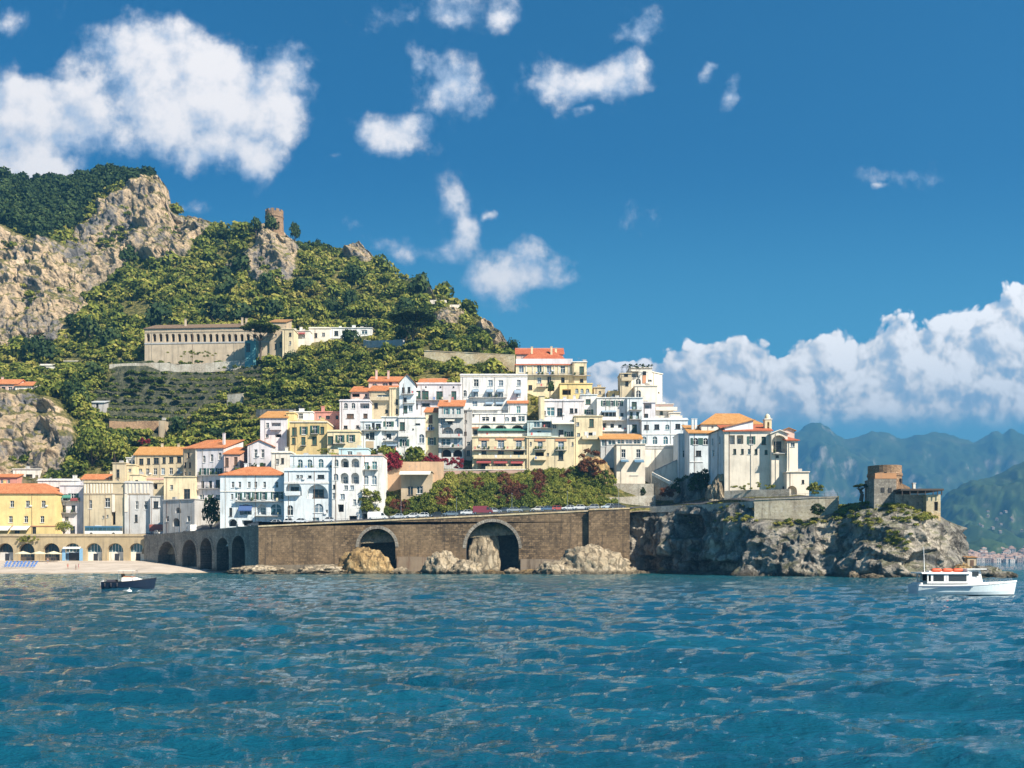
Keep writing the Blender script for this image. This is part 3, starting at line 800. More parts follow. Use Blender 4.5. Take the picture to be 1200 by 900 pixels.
# ------------------------------------------------------------------ beach and road
def beach():
    pxs = np.linspace(-300, 262, 120); V = []; n = 40
    for px in pxs:
        Yb = 319.5 if px < 169 else 319.5 - (px - 169) / 134 * 50; Yw = 272 if px < 190 else min(272 + (px - 190) * .32, Yb - 2)
        zb = ZP(657, 319) if px < 169 else max(ZP(657, 319) * (1 - (px - 169) / 105), .0)
        for k in range(n):
            f = k / (n - 1); Y = (Yw - 6) + (Yb - Yw + 6) * f; z = -.6 + (zb + .6) * f ** .8
            V.append((XP(px, Y), Y, z))
    V = np.array(V); V[:, 2] += fbm(V * .25, 3) * .18
    m, t, b, _ = new_mat('pebble_beach')
    p = t.new('ShaderNodeTexCoord').outputs['Object']
    n1 = t.noise(p, .2, 4); n2 = t.noise(p, 6, 4, .7)
    c = t.ramp(t.math('ADD', t.math('MULTIPLY', n1, .5), t.math('MULTIPLY', n2, .5)), [(.35, (.30, .25, .20)), (.5, (.46, .39, .32)), (.65, (.55, .48, .41))])
    z = t.xyz(p)[2]; c = t.mix(t.maprange(t.math('ADD', z, t.math('MULTIPLY', n1, .5)), .2, .75, .8, 0), c, (.30, .21, .11))
    t.link(c, b.inputs['Base Color']); b.inputs['Roughness'].default_value = .95; bump(t, b, n2, .6, .1)
    tag(link('beach', big_mesh('beach', V, grid_quads(len(pxs), n)[:, ::-1], m)), 'pale pebble beach below the arcade', kind='structure')
    R = []; ps = np.arange(-260, 985, 5.0)
    for px in ps:
        y0, y1 = float(front_y(px)) + .6, float(road_y(px)) - .2
        for Y in (y0, y1): R.append((XP(px, Y), Y, float(terrain(px, Y)) + .05))
    tag(link('coast_road', big_mesh('coast_road', np.array(R), grid_quads(len(ps), 2)[:, ::-1], ASPH, False)), 'asphalt coast road along the top of the sea wall', kind='structure')
beach()

# ------------------------------------------------------------------ headland cliffs
BASE = [(728,284,0),(760,279,0),(800,266,0),(835,250,0),(868,234,0),(905,225,0),(945,221,0),(985,216,0),(1020,207,0),(1055,201,0),(1090,203,0),(1118,211,0),(1134,226,0),(1128,252,0),(1090,285,0),(1040,310,0)]
TOP = [(728,286,596),(760,283,594),(800,274,592),(835,260,591),(868,246,589),(905,236,608),(945,234,609),(985,231,600),(1020,224,590),(1055,219,594),(1085,219,600),(1103,224,606),(1108,234,612),(1100,252,605),(1070,280,604),(1030,300,600)]
def headland():
    def path(pts, n):
        a = np.array([(XP(p, y), y, ZP(t, y) if t else -2.5) for p, y, t in pts]); s = np.linspace(0, len(a) - 1, n)
        return np.stack([np.interp(s, np.arange(len(a)), a[:, k]) for k in range(3)], 1)
    N, M, C = 560, 96, 26
    B, T = path(BASE, N), path(TOP, N)
    k = np.ones(15) / 15
    sm = lambda A: np.stack([np.convolve(np.pad(A[:, i], 7, 'edge'), k, 'valid') for i in range(3)], 1)
    B, T = sm(B), sm(T)
    cen = np.stack([XP(np.linspace(745, 1062, N), np.linspace(302, 255, N)), np.linspace(302, 255, N), T[:, 2] - .3], 1)
    rows = []
    prof = np.array([(0, 0), (.10, .10), (.25, .20), (.5, .40), (.75, .62), (.92, .86), (1, 1)])
    for j in range(M):
        f = j / (M - 1); hfrac = np.interp(f, prof[:, 0], prof[:, 1])
        r = B * (1 - f) + T * f; r[:, :2] = B[:, :2] * (1 - hfrac) + T[:, :2] * hfrac
        rows.append(r)
    for j in range(1, C):
        f = j / (C - 1); rows.append(T * (1 - f) + cen * f)
    P = np.stack(rows, 0); sh = P.shape
    tan = np.gradient(B, axis=0); nrm = np.stack([tan[:, 1], -tan[:, 0], tan[:, 2] * 0], 1); nrm /= np.linalg.norm(nrm, axis=1)[:, None]
    Q = P.reshape(-1, 3)
    sc = np.stack([Q[:, 0], Q[:, 1], Q[:, 2] * .5], 1)
    d = (fbm(sc * .055, 5, .55, True) - .5) * 7.5 + (fbm(Q * .16 + 7, 4, .55, True) - .5) * 3.2 + fbm(Q * .6, 3) * .7
    bed = np.sin((Q[:, 2] + Q[:, 0] * .25 + fbm(Q * .08, 3) * 4) * 1.5) * .35
    f = np.concatenate([np.linspace(0, 1, M), np.ones(C - 1)]); env = np.interp(f, [0, .06, .85, 1], [.9, 1, .9, .12])
    env = np.repeat(env[:, None], N, 1); env[M:] = 0.05
    d = (d + bed).reshape(sh[:2]) * env
    # the deep cave and a few hollows in the shaded left face
    def hollow(px, py, rx, ry, dep):
        ppx = 600 + F * P[:, :, 0] / P[:, :, 1]; ppy = HOR - (P[:, :, 2] - CZ) * F / P[:, :, 1]
        e = np.maximum(np.abs((ppx - px) / rx), np.abs((ppy - py) / ry)); return -dep * np.clip((1.15 - e) / .25, 0, 1)
    for a in ((809, 617, 14, 13, 6), (844, 623, 5, 4, 3), (770, 660, 22, 8, 3), (836, 664, 30, 6, 3), (1075, 655, 12, 7, 2.0)): d += hollow(*a) * (np.arange(sh[0]) < M)[:, None]
    P[:, :, :2] += nrm[None, :, :2] * d[:, :, None]
    P[:, :, 2] += (fbm(Q * .2 + 3, 4).reshape(sh[:2]) * 1.5) * np.concatenate([np.interp(np.linspace(0, 1, M), [0, .3, .9, 1], [0, 1, 1, .3]), np.full(C - 1, .25)])[:, None]
    me = big_mesh('headland', P.reshape(-1, 3), grid_quads(sh[0], sh[1]), ROCK_HEAD)
    tag(link('headland', me), 'grey rocky headland dropping sheer into the sea', kind='structure')
    return P
HEAD = headland()

def far_mountains():
    m, t, b, _ = new_mat('wooded_mountain')
    p = t.new('ShaderNodeTexCoord').outputs['Object']
    n = t.noise(p, .004, 8, .65); n2 = t.noise(t.mapping(p, (1, 1, .35)), .012, 6, .65)
    c = t.ramp(n, [(.3, (.02, .04, .018)), (.5, (.045, .075, .03)), (.68, (.08, .10, .05))])
    geo = t.new('ShaderNodeNewGeometry'); nz = t.xyz(geo.outputs['Normal'])[2]
    c = t.mix(t.math('MULTIPLY', t.maprange(nz, .75, .45, 0, 1), t.maprange(n2, .45, .62, 0, .9)), c, (.32, .29, .25))
    t.link(c, b.inputs['Base Color']); b.inputs['Roughness'].default_value = 1.0; b.inputs['Specular IOR Level'].default_value = 0
    def ridge(name, label, sky, Yb, Yt, amp, p0, p1, nx=420, ny=120, base_py=None):
        sx = np.array(sky, float); pxs = np.linspace(p0, p1, nx); f = np.linspace(0, 1.35, ny)
        FX, PXX = np.meshgrid(f, pxs, indexing='ij'); Y = Yb + (Yt - Yb) * FX
        top = np.interp(PXX, sx[:, 0], sx[:, 1]); zt = CZ + (HOR - top) * Yt / F
        z = np.where(FX <= 1, -8 + (zt + 8) * FX ** 1.15, zt - (FX - 1) * zt * .9)
        X = (PXX - 600) * Y / F
        P = np.stack([X.ravel(), Y.ravel(), z.ravel()], 1)
        s = 1 / amp
        r = (fbm(P * np.array([s * .55, s * .3, s * .1]), 6, .55, True) - .55)
        e = (np.clip(FX, 0, 1) * (1.08 - np.clip(FX, 0, 1)) * 3.4).ravel()
        P[:, 2] += r * e * amp * .75 + fbm(P * s * 4, 3).ravel() * amp * .11 * np.clip(FX * 4, 0, 1).ravel()
        P[:, 1] -= r * e * amp * .5
        tag(link(name, big_mesh(name, P, grid_quads(ny, nx), m)), label, kind='structure')
    ridge('far_mountains', 'hazy blue mountain range behind the headland', [(700,560),(880,540),(930,512),(945,503),(962,497),(975,503),(990,511),(1005,507),(1022,501),(1035,505),(1050,513),(1062,516),(1080,512),(1110,513),(1125,519),(1140,521),(1158,514),(1166,508),(1174,511),(1184,504),(1200,510),(1260,500),(1400,520),(1700,560)], 3900, 5600, 420, 780, 1600)
    ridge('near_mountain_spur', 'dark green wooded mountain spur above the far shore', [(1060,640),(1085,612),(1105,585),(1125,572),(1140,566),(1165,562),(1185,552),(1200,545),(1260,520),(1400,500),(1700,540)], 2050, 2900, 210, 1050, 1650, 320, 100)
    ridge('far_shore', 'low wooded shore below the mountain spur', [(1085,652),(1110,642),(1135,636),(1150,632),(1165,636),(1185,644),(1200,646),(1300,640),(1600,640)], 1640, 1800, 60, 1080, 1600, 240, 40)
    # the far town on that shore: small plain houses
    hm = []
    for c in ((.52, .46, .42), (.48, .36, .31), (.55, .51, .48)):
        mb = MB(); mb.box(-.5, .5, -.5, .5, -.5, .72, 0); mb.poly([(-.56, -.56, .721), (.56, -.56, .721), (0, 0, 1)], 1); mb.poly([(.56, -.56, .721), (.56, .56, .721), (0, 0, 1)], 1); mb.poly([(.56, .56, .721), (-.56, .56, .721), (0, 0, 1)], 1); mb.poly([(-.56, .56, .721), (-.56, -.56, .721), (0, 0, 1)], 1)
        for q in (-.25, .15): mb.box(q, q + .12, -.515, -.49, .1, .45, 2); mb.box(q, q + .12, -.515, -.49, -.35, -.05, 2)
        hm.append(mb.mesh('distant_house', [plain(c, .9), plain((.42, .27, .20), .9), GLASS]))
    rg = random.Random(4)
    for k in range(130):
        px = rg.uniform(1128, 1212); lim = 641 + (1200 - px) * .02 if px > 1150 else 646
        py = 658.6 - abs(rg.gauss(0, 1)) * 6; py = max(py, lim); Y = 1640 + (659 - py) / 20 * 140
        w = rg.uniform(6, 11); h = rg.uniform(5, 9)
        z = ZP(py, Y)
        o = link('distant_house', hm[k % 3], None, (XP(px, Y), Y, z), rg.uniform(-.4, .4), (w, rg.uniform(6, 9), h))
        tag(o, 'tiny pale house in the far town on the shore below the mountains', 'house', 'houses of the far shore town')
    hd = []
    for me_ in hm:
        m2 = me_.copy(); m2.materials[0] = plain((.26, .25, .24), .9); hd.append(m2)
    for k in range(14):
        px = min(max(rg.gauss(1168, 16), 1135), 1199); py = rg.gauss(613, 7); Y = 2050 + (HOR - py) * 6
        o = link('distant_house', hd[k % 3], None, (XP(px, Y), Y - 25, ZP(py, Y)), rg.uniform(-.4, .4), (rg.uniform(4, 7), 6, rg.uniform(3, 5)))
        tag(o, 'tiny pale house scattered on the wooded slope above the far town', 'house', 'houses on the far slope')
far_mountains()

def haze():
    m = bpy.data.materials.new('sea_haze'); m.use_nodes = True; t = NT(m.node_tree); t.n.clear()
    out = t.new('ShaderNodeOutputMaterial'); v = t.new('ShaderNodeVolumePrincipled')
    v.inputs['Color'].default_value = (.10, .36, .70, 1); v.inputs['Density'].default_value = HAZE_D; v.inputs['Anisotropy'].default_value = .15
    t.link(v.outputs[0], out.inputs['Volume'])
    mb = MB(); mb.box(-5200, 6500, -450, 8200, -12, 1000)
    tag(mb.build('haze', m), 'thin blue sea haze softening the far mountains', 'haze', kind='stuff')
HAZE_D = .00023
haze()

# ------------------------------------------------------------------ buildings
def unit_window(bars, m_fr):
    mb = MB(); t = .065
    mb.box(-.5, -.5 + t, -.07, 0, -.5, .5); mb.box(.5 - t, .5, -.07, 0, -.5, .5); mb.box(-.5 + t, .5 - t, -.07, 0, .5 - t * .6, .5); mb.box(-.5 + t, .5 - t, -.07, 0, -.5, -.5 + t * .6)
    if bars: mb.box(-.035, .035, -.06, 0, -.5 + t * .6, .5 - t * .6); mb.box(-.5 + t, -.035, -.055, 0, .10, .14); mb.box(.035, .5 - t, -.055, 0, .10, .14)
    mb.box(-.6, .6, -.42, -.08, -.565, -.505)
    return mb.mesh('window', m_fr)
WIN_W, WIN_D = unit_window(True, FRAME_W), unit_window(True, FRAME_D)
def unit_pane(m): mb = MB(); mb.poly([(-.5, .0, -.5), (.5, .0, -.5), (.5, .0, .5), (-.5, .0, .5)]); return mb.mesh('pane', m)
PANES = {k: unit_pane(m) for k, m in dict(d=GLASS, g=GLASS_T, b=GLASS_B, c=SH_GREEN, t=SH_TEAL, r=SH_BROWN).items()}
def unit_shutter(m, s):
    mb = MB(); x0, x1 = (-1.02, -.53) if s < 0 else (.53, 1.02); mb.box(x0, x1, -.36, -.30, -.5, .5); return mb.mesh('shutter', m)
SHUT = {k: (unit_shutter(m, -1), unit_shutter(m, 1)) for k, m in dict(s=SH_GREEN, t=SH_TEAL, r=SH_BROWN).items()}
_rs = random.Random(21)

def add_window(e, x, z, w, h, code, dp):
    pane = {'w': 'd', 's': 'd', 't': 'g', 'c': 'c', 'b': 'b', 'g': 'g', 'a': 'd', 'ab': 'b', 'ag': 'g', 'd': 'd', 'r': 'r', 'T': 't', 'as': 'd'}.get(code, 'd')
    o = link('window' if code not in 'd' else 'door', WIN_D if code in ('r', 'd', 'c') else WIN_W, e, (x, dp - .005, z), 0, (w, 1, h))
    link('pane', PANES[pane], o)
    if code in ('s', 't', 'as'):
        k = 't' if code == 't' else 's'
        for q in (0, 1): link('shutter', SHUT[k][q], o)
    return o

def roof_mesh(kind, W, D, H, hr, ov=.45, th=.22):
    mb = MB(); x0, x1, y0, y1 = -ov, W + ov, -ov, D + ov
    def slab(pts):
        mb.loft([pts, [(p[0], p[1], p[2] - th) for p in pts]], 0, True)
    if kind == 'shed':
        slab([(x0, y0, H + .02), (x1, y0, H + .02), (x1, y1, H + hr), (x0, y1, H + hr)])
    elif kind == 'gable':
        ym = D / 2
        slab([(x0, y0, H), (x1, y0, H), (x1, ym, H + hr), (x0, ym, H + hr)]); slab([(x0, ym, H + hr), (x1, ym, H + hr), (x1, y1, H), (x0, y1, H)])
    elif kind == 'gable_y':
        xm = W / 2
        slab([(x0, y0, H), (xm, y0, H + hr), (xm, y1, H + hr), (x0, y1, H)]); slab([(xm, y0, H + hr), (x1, y0, H), (x1, y1, H), (xm, y1, H + hr)])
    else:
        ym = D / 2; i = min(D / 2, W * .35); a, b = (x0 + i, ym, H + hr), (x1 - i, ym, H + hr)
        c = [(x0, y0, H), (x1, y0, H), (x1, y1, H), (x0, y1, H)]
        slab([c[0], c[1], b, a]); slab([c[2], c[3], a, b]); mb.loft([[c[1], c[2], b], [(p[0], p[1], p[2] - th) for p in (c[1], c[2], b)]], 0, True); mb.loft([[c[3], c[0], a], [(p[0], p[1], p[2] - th) for p in (c[3], c[0], a)]], 0, True)
    return mb

def building(name, label, px0, px1, top, base, Y, Y1=None, dep=9.0, wall=WHITE, roof=None, win=(), balc=(), awn=(), cat='house', ext=5.0, cornice=None, chim=0, parapet=None, pil=(), sidewin=()):
    """front between photo columns px0..px1 at depth Y (Y1 at its right end), wall from row base up to row top"""
    Y1 = Y if Y1 is None else Y1
    fr = Front(px0, px1, Y, Y1); Ym = (Y + Y1) / 2; zb, zt = ZP(base, Ym), ZP(top, Ym); H = zt - zb; W = fr.W
    e = empty(name, (fr.p0[0], fr.p0[1], zb), fr.ang); tag(e, label, cat)
    def loc(px, py):
        x, yy = fr.at(px); return x, ZP(py, yy) - zb
    holes, items = [], []
    for (cx, cy, w, h, code) in win:
        x, z = loc(cx, cy); s = Ym / F; ww, hh = w * s * (1.16 if w < 7 else 1), h * s * (1.1 if h < 10 else 1)
        if code in ('L', 'l', 'K', 'k'):
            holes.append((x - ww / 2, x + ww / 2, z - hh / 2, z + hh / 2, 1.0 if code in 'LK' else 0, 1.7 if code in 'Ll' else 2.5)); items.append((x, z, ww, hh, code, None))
        else:
            ar = 1.0 if code in ('a', 'ab', 'ag', 'as') else 0
            holes.append((x - ww / 2, x + ww / 2, z - hh / 2, z + hh / 2, ar, .28)); items.append((x, z, ww, hh, code, .28))
    mb = MB(); kept = wall_face(mb, W, H, holes, -ext, None, 0, 0)
    mb.poly([(0, 0, -ext), (0, 0, H), (0, dep, H), (0, dep, -ext)]); mb.poly([(W, 0, -ext), (W, dep, -ext), (W, dep, H), (W, 0, H)])
    mb.poly([(W, dep, -ext), (0, dep, -ext), (0, dep, H), (W, dep, H)]); mb.poly([(0, 0, H), (W, 0, H), (W, dep, H), (0, dep, H)])
    if roof and roof[0] == 'gable':
        hr = ZP(roof[1], Ym + dep / 2) - zt
        for xx in (0, W): mb.poly([(xx, 0, H), (xx, dep, H), (xx, dep / 2, H + hr - .1)])
    if roof and roof[0] == 'gable_y':
        hr = ZP(roof[1], Ym) - zt
        for yy in (0, dep): mb.poly([(0, yy, H), (W, yy, H), (W / 2, yy, H + hr - .1)])
    if roof and roof[0] == 'shed':
        hr = ZP(roof[1], Ym + dep) - zt
        for xx in (0, W): mb.poly([(xx, 0, H), (xx, dep, H), (xx, dep, H + hr - .1)])
        mb.poly([(0, dep, H), (W, dep, H), (W, dep, H + hr - .1), (0, dep, H + hr - .1)])
    mb.build('wall', wall, e)
    for (x, z, w, h, code, dp) in items:
        if not any(abs(k[0] - (x - w / 2)) < .05 or abs(k[1] - (x + w / 2)) < .05 for k in kept if k[2] - .05 <= z <= k[3] + .05): continue
        if dp is None:
            if code in 'Ll':
                add_window(e, x, z - h * .12, w * .5, h * .6, _rs.choice(['d', 'g', 'b']), 1.66)
                rl = MB(); railing_mesh(rl, x - w / 2 + .05, x + w / 2 - .05, .12, z - h / 2, z - h / 2, .95, .35, .025); rl.build('railing', IRON, e)
            else:
                s = MB(); s.poly([(x - w / 2, 2.44, z - h / 2), (x + w / 2, 2.44, z - h / 2), (x + w / 2, 2.44, z + h / 2), (x - w / 2, 2.44, z + h / 2)]); s.build('void_shade_sheet', plain((.03, .03, .035), .7), e)  # near-black sheet stands in for the shade at the back of the void
        else:
            add_window(e, x, z, w, h, code, dp)
    if roof:
        kind, pyr, mt = roof
        hr = ZP(pyr, Ym + (dep if kind == 'shed' else 0 if kind == 'gable_y' else dep / 2)) - zt
        r = roof_mesh(kind, W, dep, H + .03, max(hr, .3)).build('roof', mt, e)
        for k in range(chim):
            c = MB(); cx = W * (.2 + .6 * _rs.random()); cy = dep * (.35 + .3 * _rs.random()); hz = H + max(hr, .3)
            c.box(cx - .35, cx + .35, cy - .3, cy + .3, H, hz + .9); c.box(cx - .45, cx + .45, cy - .4, cy + .4, hz + .95, hz + 1.1); c.build('chimney', wall, r)
    else:
        cm = cornice or FRAME_W
        if cornice is not False:
            c = MB(); c.box(-.22, W + .22, -.28, dep + .2, H + .003, H + .28); c.build('cornice', wall if cornice is None else cm, e)
        if parapet:
            p = MB(); p.box(.02, W - .02, .05, .3, H + .283, H + .28 + parapet); p.box(.02, .27, .302, dep, H + .283, H + .28 + parapet); p.box(W - .27, W - .02, .302, dep, H + .283, H + .28 + parapet); p.build('parapet', wall, e)
        for k in range(chim):
            c = MB(); cx = W * (.15 + .7 * _rs.random()); cy = dep * (.2 + .3 * _rs.random()); w = .35 + .5 * _rs.random(); h = .9 + 1.1 * _rs.random()
            c.box(cx - w, cx + w, cy - .4, cy + .4, H + .283, H + .28 + h); c.box(cx - w - .1, cx + w + .1, cy - .5, cy + .5, H + .285 + h, H + .4 + h); c.build('chimney', wall, e)
    for (a, b, py, kind) in balc:
        x0, z = loc(a, py); x1, _ = loc(b, py); d = 1.1
        s = MB(); s.box(x0, x1, -d, -.004, z - .18, z); sl = s.build('balcony', wall if kind != 'iron' else CONC, e)
        r = MB()
        if kind == 'solid': r.box(x0, x1, -d, -d + .14, z + .004, z + 1.0); r.box(x0, x0 + .14, -d + .144, -.01, z + .004, z + 1.0); r.box(x1 - .14, x1, -d + .144, -.01, z + .004, z + 1.0); r.build('balustrade', wall, sl)
        else:
            railing_mesh(r, x0 + .04, x1 - .04, -d + .06, z, z, .95, .4, .028)
            r.bar((x0 + .04, -d + .06, z + .95), (x0 + .04, -.02, z + .95), .03, 0, 4); r.bar((x1 - .04, -d + .06, z + .95), (x1 - .04, -.02, z + .95), .03, 0, 4)
            r.build('railing', IRON, sl)
    for (a, b, py0, py1, mt, out) in awn:
        x0, z0 = loc(a, py0); x1, z1 = loc(b, py1)
        s = MB(); s.loft([[(x0, -.03, z0), (x1, -.03, z0), (x1, -out, z1), (x0, -out, z1)], [(x0, -.03, z0 - .05), (x1, -.03, z0 - .05), (x1, -out, z1 - .05), (x0, -out, z1 - .05)]], 0, True)
        s.box(x0, x1, -out - .03, -out, z1 - .3, z1)
        s.build('awning', mt, e)
    for (a, b, py0, py1, mt) in pil:                   # bands, pilasters and panels standing proud of the wall
        x0, z0 = loc(a, py0); x1, z1 = loc(b, py1); s = MB(); s.box(min(x0, x1), max(x0, x1), -.16, -.003, min(z0, z1), max(z0, z1)); s.build('moulding', mt, e)
    for (u, py, w, h) in sidewin:                      # windows on the right-hand side wall: u along the depth
        s = Ym / F; z = loc(px1, py)[1]; o = link('window', WIN_D, e, (W + .02, u * dep, z), math.pi / 2, (w * s, .25, h * s)); link('pane', PANES['d'], o)
    # everyday clutter: down-pipes, aerials, cool boxes, washing
    rc = random.Random(int(px0 * 31 + base)); nc = 1 + (W > 12) + (W > 25)
    for k in range(nc):
        x = W * (.03 + .94 * (k + rc.random() * .3) / max(1, nc)); p = MB(); p.bar((x, -.09, -1), (x, -.09, H - .1), .06, 0, 5); p.build('drainpipe', rc.choice([PIPE_A, PIPE_B]), e)
    if not roof:
        for k in range(rc.randint(0, 2)):
            x, y, h = W * rc.uniform(.1, .9), dep * rc.uniform(.15, .5), rc.uniform(1.4, 2.8); p = MB(); p.bar((x, y, H), (x, y, H + h), .03, 0, 4)
            for q in range(4): p.bar((x - .45 + q * .05, y, H + h - .1 * q), (x + .45 - q * .05, y, H + h - .1 * q), .014, 0, 3)
            p.build('aerial', METAL, e)
        if rc.random() < .45:
            x, y = W * rc.uniform(.15, .8), dep * rc.uniform(.1, .4); p = MB(); p.box(x, x + 1.3, y, y + .9, H + .283, H + 1.2); p.build('roof_box', rc.choice([GREYW, CONC, WARM, STUCCO]), e)
    for (cx, cy, w, h, code) in win:
        if rc.random() < .13 and code in ('w', 'b', 'd', 's') and w < 7:
            x, z = loc(cx, cy); s = Ym / F; x += w * s * .9 * rc.choice((-1, 1))
            if .5 < x < W - .5: p = MB(); p.box(x - .38, x + .38, -.36, -.03, z - .9, z - .4); p.build('air_conditioner', FRAME_W, e)
    for (a, b, py, kind) in balc:
        x0, z = loc(a, py); x1, _ = loc(b, py); k = x0 + .3
        while k < x1 - .5:
            if rc.random() < .35:
                w = rc.uniform(.3, .7); zz = z + (1.0 if kind == 'solid' else .93)
                if rc.random() < .5: p = MB(); p.box(k, k + w, -1.14, -1.102, zz - rc.uniform(.5, .9), zz); p.build('washing', rc.choice(WASH), e)
                else: p = MB(); p.lathe([(.02, z + .004), (.16, z + .004), (.2, z + .3), (.2, z + .34), (.34, z + .6), (.3, z + .95), (.1, z + 1.15), (.01, z + 1.2)], 0, 7, (k + .2, -.5)); p.build('potted_plant', POT, e)
            k += rc.uniform(.7, 1.6)
    return e

PIPE_A, PIPE_B = plain((.33, .30, .26), .6), plain((.22, .13, .08), .5)
WASH = [plain(c, .85) for c in ((.75, .75, .76), (.55, .15, .14), (.16, .26, .5), (.7, .62, .4), (.3, .42, .42))]
POT = plain((.06, .10, .03), .9)
def row(xs, y, w, h, code): return [(x, y, w, h, code) for x in xs]
CLOTH_W = plain((.74, .70, .60), .8); CLOTH_G = plain((.06, .22, .17), .8); CLOTH_B = plain((.05, .10, .25), .8); CLOTH_R = plain((.30, .06, .06), .8); CLOTH_L = plain((.24, .32, .40), .8)
BAND_O = plain((.55, .26, .14), .8); BAND_P = plain((.64, .40, .34), .8)
B = building

# --- left, behind the beach
B('yellow_palazzo', 'large yellow building with orange hipped roof above the beach arcade', -40, 65, 578, 628, 327, dep=14, wall=YELLOW, roof=('hip', 566.5, T_ORANGE), chim=1,
  win=row([-22, -4, 14, 32.5, 51], 590.5, 4.2, 7, 'w') + row([-24, -6, 12.5, 30.5, 49.5], 608.5, 4, 7, 'w') + [(20, 622, 5, 8, 'd'), (40, 622, 4, 8, 'd')], awn=[(-6, 14, 616, 621, CLOTH_W, 2.5), (16, 36, 616, 620.5, CLOTH_W, 2.5)], pil=[(-40, 65, 617, 616, BAND_O)])
B('rose_house', 'low rose-red house with tiled roof behind the large yellow building', -12, 20, 559, 585, 341, dep=8, wall=ROSE, roof=('shed', 552, T_ORANGE), win=row([2, 10], 564, 3, 4, 'w'))
B('white_villa', 'plain white flat-roofed villa at the foot of the left rock face', 15, 47, 550, 585, 345, dep=8, wall=WARM, chim=1, win=[(25, 559, 3, 4, 'w'), (34, 558, 8, 4, 'l'), (43, 559, 3, 4, 'w')])
B('terrace_house', 'long low white house with roof terrace behind the yellow building', 44, 93, 563.5, 600, 340, dep=9, wall=WHITE, chim=2, parapet=.5, win=[(66, 574, 7, 6, 'k'), (54, 570, 3, 4, 'w'), (80, 572, 3, 4, 'w')])
B('narrow_house', 'narrow white house with red and iron balconies squeezed beside the yellow building', 70, 98, 569, 628, 332, dep=10, wall=LILAC, chim=1, win=[(77, 583, 4, 7, 'd'), (86, 582, 5, 7, 's'), (75, 596, 4, 7, 'd'), (86, 596, 4, 7, 'd'), (78, 608, 4, 5, 'w'), (85, 621, 5, 8, 'd')], balc=[(73, 94, 587, 'iron'), (72, 91, 601, 'iron')], awn=[(74, 84, 580, 583, CLOTH_G, 1.2), (84, 93, 583.5, 586, CLOTH_R, 1.2)])
B('convent', 'fortress-like beige building with a row of white pilasters along its top above the bus', 98, 146, 566, 628, 329, dep=14, wall=BEIGE, parapet=.4, win=[(106, 591, 3.2, 10, 'w'), (126, 589, 5, 11, 'w'), (121, 606, 2, 3, 'w'), (126, 605, 2, 3, 'w'), (133, 607, 4, 16, 'k')],
  pil=[(x, x + 1.6, 567, 578, SAND) for x in (99, 102.5, 106, 109.5, 113, 116.5, 120, 123.5, 127, 130.5)] + [(131.5, 134.5, 579, 600, SAND), (98.5, 146, 579.5, 578.3, TAN)])
B('convent_wing', 'stained beige and white wing with pilastered parapet and slit windows beside the convent', 146, 176, 566, 628, 328.3, dep=14, wall=GREYW, parapet=.4, win=[(160.5, 592, 3, 8.5, 'w'), (171, 592, 3, 8.5, 'w'), (159.5, 607.5, 3, 8, 'd')],
  pil=[(x, x + 1.8, 567, 578, SAND) for x in (147, 151, 155, 159.5, 164, 168.5, 172.5)] + [(146.1, 149.5, 579, 600, SAND), (150, 176, 579.5, 578.3, TAN)])
B('stair_tower', 'square beige stair tower rising over the convent roof', 132, 147, 543, 575, 336, dep=7, wall=BEIGE, win=[(138, 555, 3.4, 9, 'd'), (138, 563, 2, 3, 'w')], cat='tower')
B('roof_block', 'small sunlit cream roof block attached to the square stair tower', 147, 157.5, 545, 575, 337, dep=6, wall=CREAM, win=[(152, 551, 3, 3, 'w')])
B('roof_block', 'low cream roof block stepping down from the stair tower', 152, 164, 556.5, 575, 333.5, dep=6, wall=CREAM, win=[(160, 564, 3, 3, 'd')])
B('tiled_cottage', 'small cream cottage with orange roof over the convent parapet', 96, 132, 561.5, 580, 341, dep=7, wall=CREAM, roof=('gable', 555.5, T_ORANGE), chim=1, win=row([99, 104, 112, 129], 565.5, 2.6, 4, 'w'))
B('ruined_house', 'flaking white house front with one window above the red hoarding', 176, 192, 582, 628, 326.5, dep=12, wall=GREYW, win=[(182.6, 591.5, 5, 7.5, 'd')])
B('ruined_house', 'broken beige house top above the flaking white house front', 176, 191.5, 566, 586, 331, dep=9, wall=BEIGE, win=[(181.5, 570, 5, 6, 'k')])
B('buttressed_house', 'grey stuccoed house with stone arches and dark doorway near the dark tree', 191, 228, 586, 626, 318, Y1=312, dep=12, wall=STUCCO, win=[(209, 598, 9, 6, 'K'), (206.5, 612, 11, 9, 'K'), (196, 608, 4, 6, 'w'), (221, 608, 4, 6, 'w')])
B('buttressed_house', 'sunlit cream block with one tall dark door above the grey arched house', 192, 229, 559, 590, 325, dep=9, wall=CREAM, win=[(219, 579, 6.4, 12, 'd'), (201, 571, 3, 5, 'w')])
B('ochre_house', 'long cream house with ochre roof and two rows of windows', 158, 216, 533, 582, 341, dep=11, wall=BEIGE, roof=('gable', 523.5, T_OCHRE), chim=2,
  win=[(165.5, 541, 4.4, 6.6, 'd'), (174, 540.5, 3.4, 6.6, 'd'), (183, 540, 5.4, 6.6, 'd'), (192.2, 539.5, 3.4, 6.6, 'd'), (200.6, 539, 4.4, 6.6, 'd'), (209.8, 538.5, 4.4, 6.6, 'd')] + [(x, 553 - .03 * (x - 164), 3.6, 7, c) for x, c in ((164.5, 'g'), (173, 'w'), (182, 'w'), (191, 'b'), (200.5, 'w'), (209.5, 'b'))], pil=[(158, 216, 562, 560, BAND_P)])
B('white_annex', 'little white annex with two windows at the end of the ochre-roofed house', 148, 159, 537, 560, 343, dep=8, wall=WHITE, win=row([152, 156.5], 541.5, 2.4, 4, 'w'))
